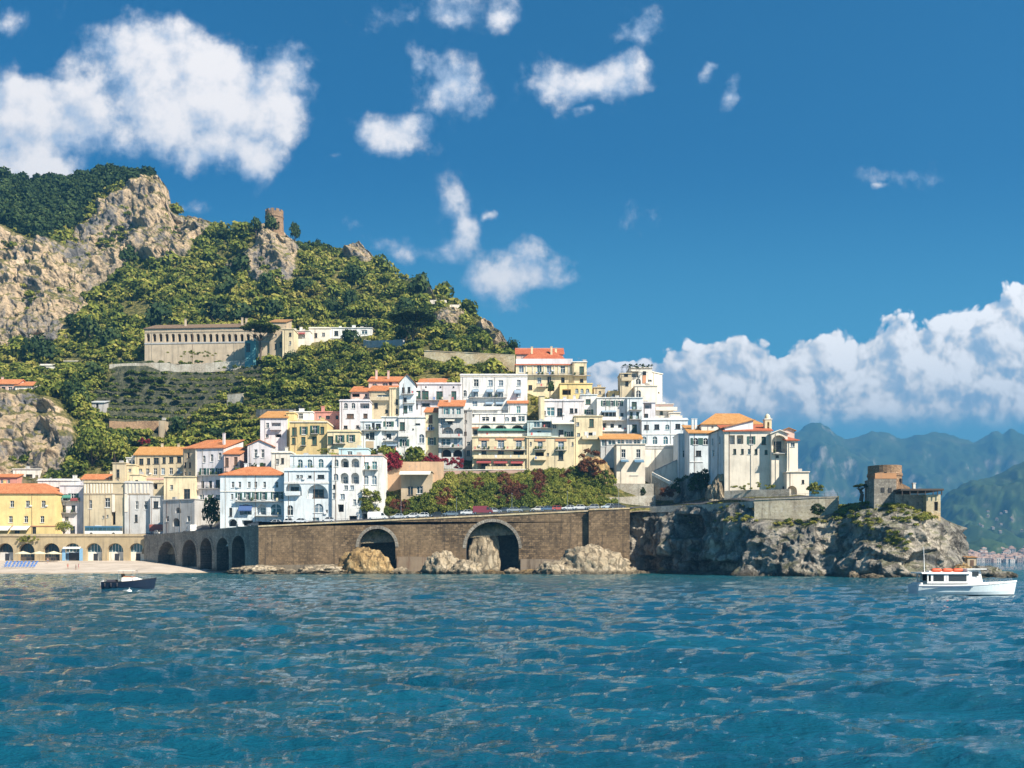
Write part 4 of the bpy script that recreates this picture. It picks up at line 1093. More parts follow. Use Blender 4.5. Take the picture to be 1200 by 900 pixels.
B('tall_house', 'tall tan house under the broad orange roof', 214.5, 229, 525.5, 600, 331, Y1=329, dep=12, wall=TAN, roof=('shed', 515.5, T_ORANGE), win=[(220.8, 533.5, 3, 6, 'd'), (217, 545, 2.4, 6, 'd'), (222.6, 545, 2.4, 6, 'd'), (217, 555, 2.5, 4, 'w'), (222.5, 555, 2.5, 4, 'w')])
B('tall_house', 'tall pale grey house of five storeys with arched top windows and broad orange roof', 229, 262, 525, 622, 327, Y1=325, dep=14, wall=LILAC, roof=('shed', 515.5, T_ORANGE), chim=2,
  win=[(239.2, 538, 3, 7.5, 'a'), (248.3, 536.5, 3, 8, 'a'), (257.8, 534.5, 3, 7.5, 'a')] + [(x, 552.5, 3.6, 7, 's') for x in (238, 247, 256.8)] + [(237.5, 568, 3.2, 7.6, 'd'), (246.7, 567.5, 3.2, 7.6, 'd'), (255.3, 567, 4.6, 8.5, 'd')] + row([236.5, 245.6, 255], 583.5, 5, 7, 'g') + row([236.5, 246, 255], 600, 4, 7, 'd'),
  balc=[(233, 261, 557, 'iron'), (233, 261, 572.5, 'iron'), (231, 243, 589, 'iron')], pil=[(229.1, 230.6, 525.5, 621, SAND)])
B('rose_roof_house', 'pinkish house with two brown shuttered windows under an orange lean-to roof', 262.5, 281, 532, 570, 322, dep=11, wall=PINK, roof=('shed', 524, T_ORANGE), win=[(265.8, 541.5, 3.6, 9.5, 'r'), (276.3, 540.5, 3.6, 10, 'r'), (265, 557, 4, 8, 'd'), (272, 556, 4, 8, 'g')], balc=[(263, 271, 561, 'iron')])
B('gabled_house', 'white house with two tall windows and a sunlit gable under an orange roof', 290, 318, 522, 556, 317, dep=12, wall=LILAC, roof=('gable_y', 515, T_ORANGE), chim=1, win=[(299.8, 531.5, 3.2, 9, 'w'), (308, 531.5, 3.2, 9, 'w'), (293, 545, 3, 4, 'w'), (303, 545, 4.5, 4, 'd'), (309.5, 545, 3, 4, 'd')])
B('garden_house', 'small white terrace house beside the sunlit gable', 318, 341, 531, 560, 310, dep=8, wall=WARM, parapet=.4, chim=1, win=[(331, 540, 3, 6, 'd'), (325, 541, 3, 6, 'w')])
# --- the white hotels on the road
B('white_hotel', 'white hotel with long green-shuttered balcony, blue awning and orange roof on the road', 258, 334, 556.5, 620, 287, dep=13, wall=BLUEW, roof=('hip', 547, T_ORANGE), chim=2, cat='hotel',
  win=row([273, 281, 292, 299.7, 310, 324.3], 568, 2.8, 6.4, 'w') + [(272, 582, 2.4, 6, 'w')] + [(280, 582, 3.2, 8, 's'), (290, 581.5, 3.2, 8, 's'), (299.5, 581, 3.2, 8, 's'), (309, 581, 3.6, 8, 's'), (321.5, 580.5, 3.2, 8, 's'), (328.6, 580.5, 3, 8, 's')]
  + [(288, 597, 14, 12.5, 'L'), (306.5, 597, 11, 12.5, 'L'), (323.3, 597, 13.5, 13, 'ag'), (270.3, 600, 3, 9, 'd'), (272.5, 612.5, 11, 8, 'K'), (290, 613, 13, 6, 'k'), (304, 614, 5, 6, 'w'), (320, 613, 8, 7, 'b')],
  balc=[(276, 332, 587.5, 'iron'), (299, 330, 604.5, 'iron')], awn=[(280.5, 296, 592, 598, CLOTH_B, 1.3)], pil=[(258, 334, 576.5, 575.7, WARM)])
B('white_hotel', 'white hotel block with two huge loggia arches and stepped terraces', 333, 392, 552, 618, 284, dep=14, wall=BLUEW, cat='hotel', parapet=.7,
  win=[(344, 573, 19, 16, 'L'), (372, 576, 25, 17, 'L'), (340, 598, 7, 12, 'a'), (373.5, 595.5, 11, 10.5, 'ab'), (339.6, 611, 5.5, 8.5, 'K'), (349, 558.6, 3, 3.4, 'w'), (353.2, 558.6, 3, 3.4, 'w'), (363, 558.6, 3.4, 2.6, 'd'), (376, 558.6, 8, 4, 'd'), (383, 599, 2, 3, 'w'), (355, 612, 8, 6, 'b'), (370, 611, 8, 8, 'g')], balc=[(335, 352, 580, 'solid')], pil=[(333, 392, 566.8, 564.6, WHITE)])
B('white_hotel', 'pale blue penthouse floor with three arched windows set back on the white hotel', 340, 391, 534, 553, 288, dep=10, wall=BLUEW, cat='hotel', win=[(351.8, 543.5, 5, 9.5, 'ag'), (363, 543.5, 5, 9.5, 'ag'), (376, 543, 5.5, 9.5, 'ag')], balc=[(340, 391, 550, 'iron')], pil=[(340, 391, 534.6, 533.7, PINK)])
B('white_hotel', 'white hotel wing with two tiers of arched loggias above the stone sea wall', 389, 424, 534, 617, 283, dep=14, wall=WHITE, cat='hotel', cornice=PINK,
  win=[(394.3, 542.5, 4, 7.5, 'ag'), (404, 542.5, 9.6, 10.5, 'L'), (416.3, 542.5, 9.6, 10.5, 'L'), (393.6, 559, 5, 7, 'ab'), (403.6, 560.5, 9.6, 13, 'L'), (416, 560.5, 9.6, 13, 'L')] + row([405.5, 412.5], 571.3, 4, 4.6, 'b') + [(391.8, 570.5, 2.8, 4.5, 'd'), (391.4, 581.2, 3.2, 6.4, 'b'), (401.4, 582, 4.6, 5.6, 'b'), (415.5, 588.5, 3, 6, 'b'), (399.4, 595.5, 6, 8, 'k'), (413.8, 608, 9, 6.4, 'k'), (420, 588, 1.5, 4, 'w')])
B('white_hotel', 'narrow white hotel end block with teal windows over the climbing shrubs', 424.3, 448.5, 534, 582, 285, dep=11, wall=WHITE, cat='hotel', cornice=PINK, win=[(429.2, 546, 5, 8.5, 'T'), (438.8, 545.5, 5, 8.5, 'T'), (429, 562.5, 5, 11, 'ab'), (438.5, 562.5, 5, 11, 'ab')], balc=[(426, 443, 550.6, 'iron')])
B('roof_pavilion', 'long pale turquoise roof pavilion on top of the white hotel', 397, 431, 526, 536, 292, dep=6, wall=plaster((.48, .68, .72), .2), cat='pavilion', win=[(387, 530, 3, 4, 'w'), (410, 531, 5, 4, 'g')])
# --- the second tier
B('yellow_house', 'mustard yellow house with two rows of green shuttered windows', 339.5, 383, 495, 545, 317, dep=12, wall=OCHRE, cornice=WARM, chim=1, parapet=.4,
  win=[(344.8, 505.7, 5, 9, 'c'), (356, 504.5, 4, 8.5, 's'), (369, 503.6, 4.6, 9, 's'), (377.6, 504.3, 4, 7.6, 'c'), (344.2, 516.7, 4, 7, 'c'), (355.4, 517.3, 4.4, 9.5, 'c'), (368.5, 516.5, 4.8, 9, 'c')], balc=[(365, 373, 508.3, 'iron'), (352.6, 359, 522, 'iron')])
B('lilac_villa', 'pale lilac villa with open blue balcony and ochre roof', 305, 336, 489.5, 530, 321, dep=11, wall=LILAC, roof=('shed', 481.5, T_OCHRE), win=[(313.5, 498.5, 3, 5.5, 'w'), (323.5, 499, 11, 6.5, 'l'), (313, 511, 3, 4, 'w'), (326, 510.5, 7, 3.5, 'k')], balc=[(317, 330, 503.5, 'solid')])
B('yellow_annex', 'tall narrow sunlit yellow annex joining the lilac villa and the mustard house', 335.5, 345, 484, 530, 322.5, dep=9, wall=YELLOW, cornice=None)
B('white_attic', 'small white attic with two windows behind the mustard yellow house', 345, 366, 483, 502, 327, dep=7, wall=WHITE, chim=1, win=[(347.5, 488, 2.6, 4, 'g'), (352.5, 487.5, 4.4, 6, 'w')])
B('beige_annex', 'low beige annex with green shutters beside the mustard yellow house', 383.5, 421, 506, 540, 315, dep=9, wall=CREAM, parapet=.4, win=[(387, 516, 5.5, 9, 'c'), (398.5, 514, 4.4, 7.5, 's'), (411.3, 513.6, 4.2, 7.5, 's')], balc=[(391, 405, 520, 'iron')])
B('red_house', 'low brick-red house with flat roof behind the mustard yellow house', 362, 398, 483, 505, 330, dep=8, wall=ROSE, chim=2, win=[(375, 489, 3, 3, 'w'), (384, 489, 4, 3.4, 'd'), (395, 489, 3, 4, 'd')])
B('lilac_house', 'lilac house with arched windows and two red shuttered windows', 398, 433, 470, 512, 326, dep=10, wall=LILAC, parapet=.3, win=[(405.2, 475.5, 4, 6, 'a'), (414, 475.3, 4, 6, 'a'), (427.5, 475.6, 11, 5.5, 'l'), (410.5, 487.6, 8.4, 5, 'r'), (428.2, 487.4, 4.4, 5, 'r'), (405, 500.5, 4, 3.4, 'd'), (419, 500, 3, 3, 'd')])
B('tan_house', 'tan stone-faced house with one dark window under a wide orange roof', 433, 462, 458, 505, 332, dep=10, wall=BEIGE, roof=('shed', 451.5, T_ORANGE), win=[(440.6, 475.3, 3.8, 6, 'd'), (448, 466, 12, 6, 'b'), (453, 482, 3, 4, 'd')], balc=[(434, 456, 469, 'solid')])
B('orange_roof_house', 'low house with dark eaves and long orange roof behind the lilac house', 411, 434, 459, 490, 336, dep=9, wall=PINK, roof=('shed', 452.5, T_ORANGE), win=[(417, 463, 9, 4, 'k'), (429, 464, 2.5, 4, 'd')])
B('orange_roof_house', 'pinkish attic house with orange roof above the tan stone-faced house', 432, 470, 447, 475, 342, dep=9, wall=PINK, roof=('shed', 441, T_ORANGE), chim=2, win=[(439.2, 451.6, 6, 4.4, 'ag'), (451.3, 451, 6, 4.6, 'ag'), (457.5, 450.5, 3, 5, 'd')])
B('yellow_slice', 'narrow sunlit yellow house front between the tan house and the tall bluish house', 456.5, 468, 455, 505, 331, dep=8, wall=CREAM, win=[(465, 471, 2.4, 6, 'd'), (465, 482, 2.4, 6, 'd')])
B('bluish_house', 'tall narrow bluish-white house with a sloping gable and stacked balconies', 468, 486, 449, 505, 330, dep=9, wall=BLUEW, roof=('gable_y', 438, T_BROWN), win=[(472.6, 457, 2.8, 5.6, 'd'), (479.2, 456.8, 2.8, 6, 'd'), (474.6, 468.3, 3.4, 4.6, 'd'), (475, 479.5, 4.2, 8, 'c'), (481.3, 478.5, 4, 7, 'g')], balc=[(470, 485, 462, 'iron'), (472, 486, 472.5, 'iron')])
B('green_shutter_house', 'lilac-white house with four tall green windows and little round vents', 485, 540, 450.5, 500, 335, dep=10, wall=LILAC, parapet=.4, win=[(489.6, 462.5, 5.6, 8.5, 'c'), (498.3, 463.4, 6.8, 9.6, 'c'), (515.2, 463.6, 6.8, 9.2, 'c'), (531.8, 463.6, 5, 9.4, 'c')] + row([488, 499, 516, 531.5], 453.5, 1.6, 1.6, 'd') + [(488, 476, 2.6, 5.6, 'd'), (499, 474.3, 9, 3.4, 'd')], balc=[(486, 538, 469, 'iron')], awn=[(485, 490, 460, 464, CLOTH_W, 1.2)])
B('tiled_attic', 'long low orange-tiled attic above the house with four green windows', 491, 522, 448.5, 465, 343, dep=8, wall=WARM, roof=('shed', 443, T_ORANGE), win=[(495, 450, 2, 2, 'w')])
# --- white and grey houses of the third tier
B('corner_house', 'bluish corner house with balconies over the turquoise roof pavilion', 422.5, 447, 494, 540, 319.5, dep=10, wall=BLUEW, parapet=.5, win=[(430.6, 510.8, 3.4, 5.4, 'd'), (436, 510.5, 5, 7.5, 'd'), (437.4, 500, 3, 8, 'd'), (443.3, 499, 5, 4.6, 'd'), (431, 500, 5, 5, 'b'), (443.3, 524, 3, 3, 'd')], balc=[(424, 447, 504.3, 'iron')], pil=[(429, 438, 517, 525, TAN)])
B('balcony_house', 'white house with deep balconies, striped sunblind and green awning above the bougainvillea', 447, 467, 489, 545, 320.5, dep=10, wall=WHITE, win=[(455.4, 498.5, 5.2, 8.5, 's'), (455.6, 511, 5, 5, 'd'), (457, 524, 6, 4, 'd')], balc=[(447, 467, 504.3, 'solid'), (449, 466, 517, 'iron'), (453, 467, 528.5, 'solid')], awn=[(449, 466, 520.5, 522.5, CLOTH_L, 2), (455, 470, 529.8, 533.8, CLOTH_G, 2)])
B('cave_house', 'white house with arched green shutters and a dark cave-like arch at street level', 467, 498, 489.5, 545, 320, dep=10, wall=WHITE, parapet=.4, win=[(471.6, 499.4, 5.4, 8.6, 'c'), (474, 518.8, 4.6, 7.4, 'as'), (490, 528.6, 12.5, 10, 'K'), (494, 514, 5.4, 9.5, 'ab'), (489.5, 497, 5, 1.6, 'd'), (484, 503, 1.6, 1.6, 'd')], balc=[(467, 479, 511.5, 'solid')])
B('cave_house', 'narrow cream house with green doors and shuttered arch beside the white cave-arched house', 498, 513.5, 483, 545, 322.5, dep=10, wall=CREAM, roof=('shed', 477, T_ORANGE), win=[(504.6, 491, 4, 8.4, 'r'), (504.4, 501, 4.6, 6, 'w'), (506, 517, 4, 8, 'as')], balc=[(500, 509, 504.5, 'iron')])
B('verandah_house', 'grey house of glazed verandahs and arches under an orange roof', 514, 543, 476, 545, 319.5, dep=10, wall=GREYW, roof=('shed', 468.5, T_ORANGE), chim=1,
  win=[(523.7, 482.6, 3, 7.5, 't'), (531, 482.6, 2, 7.5, 'g'), (537.3, 482.5, 4.5, 7.5, 'T'), (527, 494, 6, 5, 'd'), (519, 494, 5, 7, 'b'), (525, 505.5, 13, 9.4, 'L'), (537.2, 506, 10.6, 8.6, 'L'), (522.5, 518, 12, 7, 'g'), (536.5, 517.5, 11, 7.5, 'b'), (523, 530.8, 12, 8.6, 'K'), (536.2, 531, 10.6, 8, 'K')], balc=[(514, 543, 489.5, 'solid'), (514.5, 542, 512.5, 'solid'), (514.5, 542.5, 524.5, 'iron')], awn=[(522, 533, 491, 493, CLOTH_W, 1.4)])
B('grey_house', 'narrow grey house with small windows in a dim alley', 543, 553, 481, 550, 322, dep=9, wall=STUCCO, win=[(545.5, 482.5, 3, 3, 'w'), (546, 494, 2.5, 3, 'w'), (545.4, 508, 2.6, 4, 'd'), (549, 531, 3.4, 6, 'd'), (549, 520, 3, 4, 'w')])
B('grand_hotel', 'big white cube-shaped hotel with strong cornice and rows of awnings', 539.5, 618, 440, 500, 336, dep=16, wall=WHITE, cat='hotel', cornice=WHITE, parapet=.3,
  win=[(558, 448.6, 5, 7.6, 'w'), (574.8, 448.8, 4.6, 6.5, 'b'), (587, 448.8, 4.6, 6, 'b'), (608, 448.6, 3.8, 6.5, 'b'), (545, 460.7, 3.4, 6.6, 'a'), (557.6, 460.3, 4.6, 8.6, 'b'), (574, 461, 5, 9, 'b'), (586.8, 461, 5, 9, 'b'), (607.4, 460.6, 4.6, 8, 'b'), (556.4, 474.8, 5, 9.5, 'b'), (573, 475, 6, 9, 'b'), (585.4, 475, 6, 9, 'b')],
  awn=[(553.6, 561.5, 456.3, 459, CLOTH_L, 1.3), (570, 578.3, 456.2, 459.4, CLOTH_L, 1.3), (582.5, 590.6, 455.8, 459.2, CLOTH_L, 1.3), (602.6, 611, 457, 461, CLOTH_L, 1.3), (569, 578, 470.5, 473.5, CLOTH_L, 1.2), (581, 590, 470.5, 473.5, CLOTH_L, 1.2)], balc=[(550, 594, 466, 'iron'), (551, 596, 480.2, 'solid')], pil=[(539.5, 618, 441.5, 440.6, SAND)])
B('hotel_annex', 'small white hotel annex with orange roof and one teal door', 595.5, 618, 472.5, 500, 331, dep=6, wall=WHITE, roof=('shed', 468.5, T_ORANGE), win=[(607.6, 480.3, 4.4, 8.4, 'T')])
B('hotel_terrace', 'white terrace floor with dark windows and potted plants under the big white hotel', 552, 617, 485, 505, 327, dep=8, wall=WHITE, win=[(569, 490.8, 9, 4.4, 'w'), (579, 491, 2.6, 4.4, 'd'), (583, 490.8, 4.4, 4.4, 'w'), (594, 491, 5, 4.6, 'ab'), (602, 491, 4.4, 4.6, 'd'), (611, 490.6, 8, 5.6, 'g'), (554.5, 486.5, 2.6, 3.6, 'w')])
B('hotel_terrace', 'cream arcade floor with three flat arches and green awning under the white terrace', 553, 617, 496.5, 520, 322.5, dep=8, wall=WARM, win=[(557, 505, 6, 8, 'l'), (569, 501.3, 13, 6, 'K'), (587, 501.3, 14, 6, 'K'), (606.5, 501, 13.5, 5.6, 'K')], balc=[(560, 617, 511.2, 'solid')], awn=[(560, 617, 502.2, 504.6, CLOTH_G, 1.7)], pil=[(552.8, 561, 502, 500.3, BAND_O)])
B('pink_hotel', 'pink and cream hotel front with three bays, balconies and dark red awnings', 553.5, 617, 512.5, 560, 316, dep=9, wall=CREAM, cat='hotel',
  win=[(567.2, 520, 6, 8.6, 'b'), (587, 519.8, 6.6, 9, 'b'), (608, 519.8, 6, 8.6, 'b'), (567, 530.2, 5, 4.4, 'd'), (587, 530.2, 6, 4.4, 'd'), (607.8, 530.8, 12, 5, 'k'), (567, 544.6, 15, 8.6, 'L'), (586.5, 544.8, 14.6, 8, 'L'), (605.6, 545, 14.6, 8, 'L')],
  balc=[(555, 617, 527.2, 'iron'), (555, 617, 537.2, 'solid'), (569, 613, 550.4, 'solid')], awn=[(558.5, 575.5, 539.6, 542.3, CLOTH_R, 1.5), (578.5, 594.5, 540, 542.6, CLOTH_R, 1.5), (598.5, 613, 540.2, 542.8, CLOTH_R, 1.5)],
  pil=[(561, 573.4, 516.2, 513.6, BAND_O), (580.6, 593.6, 515.8, 513.4, BAND_O), (602, 614.5, 516, 513.6, BAND_O), (553.5, 617, 528.6, 528, BAND_P)])
B('cream_house', 'cream house with pink window arches and sunlit balcony beside the pink hotel', 617.3, 673, 513, 560, 315.5, dep=9, wall=CREAM,
  win=[(633, 521.5, 5, 8, 'b'), (657.4, 522, 6, 9, 'b'), (632.4, 532, 10, 4.6, 'k'), (657.3, 533.6, 5, 9.6, 'd'), (622, 520, 2, 4, 'w'), (642, 532.5, 2.4, 3, 'w'), (671, 520.5, 2, 4, 'w')], balc=[(626, 640, 527, 'iron'), (651, 664, 527.6, 'iron'), (626, 640, 539, 'solid')], pil=[(626.5, 639.5, 517, 514.6, BAND_O), (650.5, 664, 517, 514.4, BAND_O)])
B('teal_house', 'pale teal house with long verandah, cream awning and arched shutters', 618, 673, 494, 520, 320, dep=8, wall=plaster((.50, .60, .60), .35), win=[(629, 497, 7, 6.6, 'g'), (640, 496.8, 10, 6.6, 'd'), (657.4, 508, 5, 8, 'd'), (666.4, 509, 4.2, 6, 'as'), (632, 508, 4, 5, 'd'), (650, 500, 4, 4, 'g')], awn=[(646.5, 672.5, 492.6, 497, CLOTH_W, 2.4)], balc=[(617.5, 646, 511, 'solid'), (624, 648, 501.5, 'iron')])
B('lilac_flats', 'lilac-white flats with wide teal windows below the great cream palace', 632, 684, 470, 505, 328, dep=10, wall=LILAC, parapet=.4, chim=3, win=[(645.3, 482.3, 9.4, 10, 'g'), (655.8, 483, 5.2, 8.6, 'd'), (669.8, 481.4, 3.6, 5.4, 'd'), (675, 481.2, 2.8, 4.6, 'd'), (638, 484, 3, 5, 'w')])
B('cream_tenement', 'tall cream house with one green shutter and white painted window surround above the cliff shrubs', 673, 706, 488, 550, 318, dep=9, wall=CREAM, win=[(693.2, 495.6, 4.6, 8.6, 'c'), (692, 509.4, 4, 4.6, 'd'), (678, 509.4, 3, 3.4, 'g'), (677, 497, 3, 4, 'b')], pil=[(685, 689.6, 512, 506, WHITE), (694.4, 698.4, 512, 506, WHITE)], balc=[(682, 701, 514.5, 'solid')])
B('white_flats', 'small square white house with two green windows above the cream house', 680.5, 699.5, 463, 500, 328.5, dep=10, wall=WHITE, win=[(689.2, 470.7, 5, 5.4, 'c'), (690, 482.8, 4.4, 5.4, 's')], cornice=BLUEW)
B('green_window_flats', 'white flats with three storeys of small green windows and white balconies', 699.6, 735, 466.5, 520, 325.5, dep=11, wall=WHITE, win=row([708.4, 717, 726], 472.6, 3.4, 6, 'as') + [(706.4, 484.8, 3.2, 5.4, 'd'), (711, 484.8, 3.2, 5.2, 'c'), (715.6, 485, 2.8, 5.2, 'd'), (720, 485, 3.2, 5.2, 'd'), (729, 486.6, 3, 5, 'd')] + [(708.6, 498.6, 3.6, 5.2, 'd'), (717.4, 499.4, 3.6, 5.2, 'd'), (726.4, 500.4, 3.6, 5.2, 'd')], balc=[(705.5, 733.5, 492.5, 'solid'), (705, 734, 505.4, 'solid')], awn=[(705, 722, 481, 482.6, CLOTH_L, .9)])
B('glazed_restaurant', 'glazed restaurant terrace under a long orange tiled canopy', 704, 752, 514.5, 530, 314.5, dep=6, wall=GREYW, roof=('shed', 508, T_OCHRE), cat='restaurant', win=[(708, 519, 5, 7, 'g'), (717, 518.4, 9, 5, 'g'), (727.5, 518, 8.6, 5, 'g'), (737, 518, 8, 5, 'b'), (746.4, 518, 8, 5, 'g')])
B('blue_white_flats', 'bluish-white flats with one column of tall dark green doors', 735, 753, 466.5, 520, 323.5, dep=9, wall=BLUEW, win=[(743.2, 475.6, 5.2, 8.6, 'c'), (740, 487, 2.6, 8, 'c'), (747.2, 486.3, 2.8, 7, 'c'), (743.6, 502, 5, 8.6, 'c')], balc=[(737, 752, 480.6, 'iron'), (737, 752, 491.6, 'iron')])
B('loggia_flats', 'small lilac loggia house beside the column of green doors', 753, 768, 472, 500, 324, dep=8, wall=LILAC, win=[(757, 487.4, 4.6, 4.6, 'd'), (759, 475.6, 9, 6, 'l')])
# --- the stepped hotel on the crest
B('crest_hotel', 'white middle storey of the stepped crest hotel with a dark arched window', 744, 770, 452.5, 490, 334, dep=9, wall=SAND, cat='hotel', win=[(748.2, 461.5, 5, 7.6, 'a'), (772, 460, 2, 2, 'w')])
B('crest_hotel', 'top storey of the stepped crest hotel with deep dark loggias under a planted pergola', 738, 764, 431.5, 470, 339, dep=9, wall=WARM, cat='hotel', win=[(743.5, 438.6, 9, 6.4, 'l'), (755.2, 437.2, 3.4, 4, 'd'), (748, 447, 5.4, 6, 'a'), (761.5, 446, 4, 2, 'w')], pil=[(753, 757, 440, 449, BAND_O)])
B('crest_hotel', 'left balconies of the stepped crest hotel with terracotta patches', 727, 740, 438, 475, 337, dep=8, wall=BEIGE, cat='hotel', win=[(733.6, 439.5, 4, 4, 'd'), (734.6, 449.6, 3, 5, 'd'), (729.5, 443, 3, 3, 'd')], balc=[(728, 740, 446, 'solid')])
B('crest_hotel', 'sunlit white blank flank of the stepped crest hotel', 764, 776, 437.5, 490, 341, Y1=345, dep=9, wall=SAND, cat='hotel', win=[(772, 460, 2.4, 1.6, 'd')])
B('crest_hotel', 'lower white terraces of the stepped crest hotel towards the sea', 768, 789, 474, 500, 331, dep=9, wall=SAND, cat='hotel', win=[(775, 484, 3.4, 4, 'c'), (784, 485, 3, 4, 'c')], balc=[(768, 793, 481, 'solid')], pil=[(768, 789, 475.5, 474.4, BAND_P)])
B('crest_hotel', 'low end of the crest hotel terraces with flower trough', 784, 797, 484, 505, 329, dep=8, wall=SAND, cat='hotel', win=[(789, 488.4, 4, 3, 'd')], balc=[(784, 799, 491, 'solid')])
B('ochre_block', 'plain ochre house block on the skyline left of the crest hotel', 713, 738, 459, 490, 340, dep=8, wall=OCHRE, chim=1, win=[(732, 464.2, 4.4, 5.4, 'd'), (719, 463, 2.5, 3, 'w')])
B('ochre_block', 'small tan house with flat roof on the skyline below the cream palace', 696, 709, 454.5, 480, 345, dep=8, wall=BEIGE, chim=1, win=[(703, 460, 2.5, 3, 'w')])
B('long_white_house', 'long white house with a row of dark windows and a terrace over arched windows', 752, 806, 492.5, 540, 319, dep=10, wall=BLUEW, parapet=.5, chim=2, win=[(757.6, 500.6, 4.8, 5, 'd'), (769.7, 500.2, 5, 5.4, 'd'), (782, 500.4, 4.4, 5.4, 'ag'), (794.3, 499.6, 5, 5.4, 'd'), (800.8, 500.3, 2, 5, 'd')] + [(755, 516, 4.4, 8.6, 'ag'), (767.5, 516, 4.8, 8.6, 'ag'), (780, 516, 4.8, 8.6, 'ag'), (792.6, 515.8, 4.8, 8.8, 'ag'), (802, 516, 4, 7, 'b')], pil=[(752, 806, 509.5, 508.2, WHITE), (752, 800, 521.8, 520.6, WHITE)])
B('blank_white_house', 'tall plain white block with two windows and blue canopies above the rubble slope', 722.5, 756, 521, 572, 306, dep=13, wall=SAND, win=[(730.6, 531.4, 4.2, 9, 'w'), (748, 531.4, 4.2, 9, 'w')], awn=[(727, 736, 538.5, 541, plain((.10, .20, .30), .6), 1.9), (743, 754, 538.5, 541.5, plain((.10, .20, .30), .6), 1.9)], pil=[(738, 748, 557.5, 557, GREYW)], ext=7)
B('recessed_wall', 'blank white recessed house wall behind the sloping stone stair', 756, 795, 523, 575, 317, dep=8, wall=WARM, cornice=WHITE, pil=[(756, 795, 526, 524, GREYW)], ext=9)
B('stair_house', 'bluish-white house with dark arched window above the ivy-dark rock', 795, 808, 509, 562, 306, dep=10, wall=BLUEW, win=[(803.2, 531.6, 5.4, 8, 'a')], ext=9)
B('clifftop_monastery', 'bluish-white monastery wing with two shuttered arched windows and orange roof', 808, 838, 507.5, 562, 297, dep=11, wall=BLUEW, roof=('shed', 498, T_OCHRE), chim=2, cat='monastery', win=[(815.3, 517.2, 5, 7.2, 'as'), (827, 517.2, 5, 7.2, 'as'), (818.6, 531.3, 5.4, 6, 'd'), (834.5, 516, 3, 6, 'b')], pil=[(808, 824, 541.8, 541, WHITE)], ext=10)
B('clifftop_monastery', 'shaded bluish corner of the white clifftop monastery', 830, 849.5, 505, 575, 285, Y1=270, dep=8, wall=BLUEW, roof=('shed', 500, T_BROWN), cat='monastery', win=[(835, 518, 5.4, 7.5, 'b'), (843.5, 515.5, 3.4, 7, 'd'), (836, 531, 6.4, 7, 'g')], ext=8)  # bluish plaster puts the cool shade of this side into the wall colour
B('clifftop_monastery', 'great sunlit white clifftop monastery front with two rows of windows and red roof', 849, 904, 505, 575, 269, Y1=268, dep=13, wall=SAND, roof=('shed', 497.5, T_RED), cat='monastery', win=[(857.4, 515.3, 7.4, 9.6, 'l'), (867.3, 515.2, 6.6, 9.4, 'l'), (880.4, 515.8, 4, 8.4, 's'), (895, 516.3, 4.4, 8.4, 'c')] + [(861, 529, 3, 5.4, 'c'), (870, 529, 2.8, 5.4, 'c'), (878, 529.2, 3, 5.6, 'g'), (886, 529.3, 3, 5.4, 'c'), (897.8, 530, 3, 5, 'c')], pil=[(849.2, 904, 505.8, 505.2, WHITE)], ext=6)
B('clifftop_monastery', 'long monastery nave with broad ochre roof behind the white front', 822, 893, 497, 520, 300, dep=12, wall=WARM, roof=('hip', 484.5, T_OCHRE), cat='monastery', win=[(835, 500, 2, 2, 'w')])
B('clifftop_monastery', 'white choir block with a huge arched loggia beside the monastery front', 904, 923, 508, 580, 266, dep=12, wall=SAND, roof=('gable_y', 503.5, WARM), cat='monastery', win=[(913, 520, 17.4, 20, 'L'), (911, 535, 3, 3, 'd')], balc=[(905, 922, 531.5, 'iron')], ext=6)
B('clifftop_monastery', 'slender white end pylon of the monastery with a scrap of red roof', 922.5, 935, 516, 580, 264.5, dep=10, wall=SAND, roof=('shed', 512, T_RED), cat='monastery', win=[(929, 521, 4, 5, 'b')], ext=6)
B('clifftop_monastery', 'small pink gabled roof house behind the end pylon', 917, 931, 504.5, 520, 277, dep=8, wall=PINK, roof=('gable_y', 501, T_BROWN), cat='monastery')
B('clifftop_monastery', 'low white lodge with an arched gateway at the foot of the monastery', 922, 948, 553.5, 582, 262.5, dep=9, wall=SAND, cat='monastery', win=[(927, 574.5, 14, 9.6, 'K'), (941, 564.5, 2.6, 4, 'd')], ext=5)
# --- the cream palace on the crest
B('cream_palace', 'great cream palace with red roof and long balcony on the crest of the town', 604.5, 671, 427.5, 465, 350, dep=14, wall=CREAM, roof=('hip', 411, T_RED), chim=3, cat='palace',
  win=[(611, 432, 5, 8, 'b'), (632, 432, 4.6, 8, 'g'), (643.4, 432.2, 4.6, 8, 'b'), (659.6, 432.8, 4.6, 8, 'g'), (621.4, 454, 4, 5, 'd'), (632, 445.6, 4, 6, 'b'), (643.6, 445, 3.6, 7, 'd'), (659.6, 445.4, 3.6, 6, 'd'), (646, 455, 6, 6, 'k')],
  pil=[(604.6, 671, 427.4, 420.5, LILAC)] + [(x, x + 1.2, 428, 438, WARM) for x in (616, 624, 637, 649, 654, 666)], balc=[(616, 671, 439.6, 'iron'), (629, 641, 453.5, 'iron')])
B('palace_wing', 'flat-roofed cream wing at the seaward end of the palace', 671.3, 687.5, 424.5, 465, 349, dep=12, wall=CREAM, cornice=WHITE, cat='palace', win=[(681.6, 434, 4.6, 8.4, 'c'), (681.6, 446, 3.4, 4, 'd')], balc=[(672, 692, 440.2, 'iron')])
B('palace_terrace', 'sunlit yellow terrace wall with arched niches below the palace wing', 656, 694, 450, 475, 343, dep=7, wall=YELLOW, cat='palace', win=row([676, 682, 688.5], 458, 3.4, 5, 'ab') + [(664, 459.5, 10, 6, 'k')])
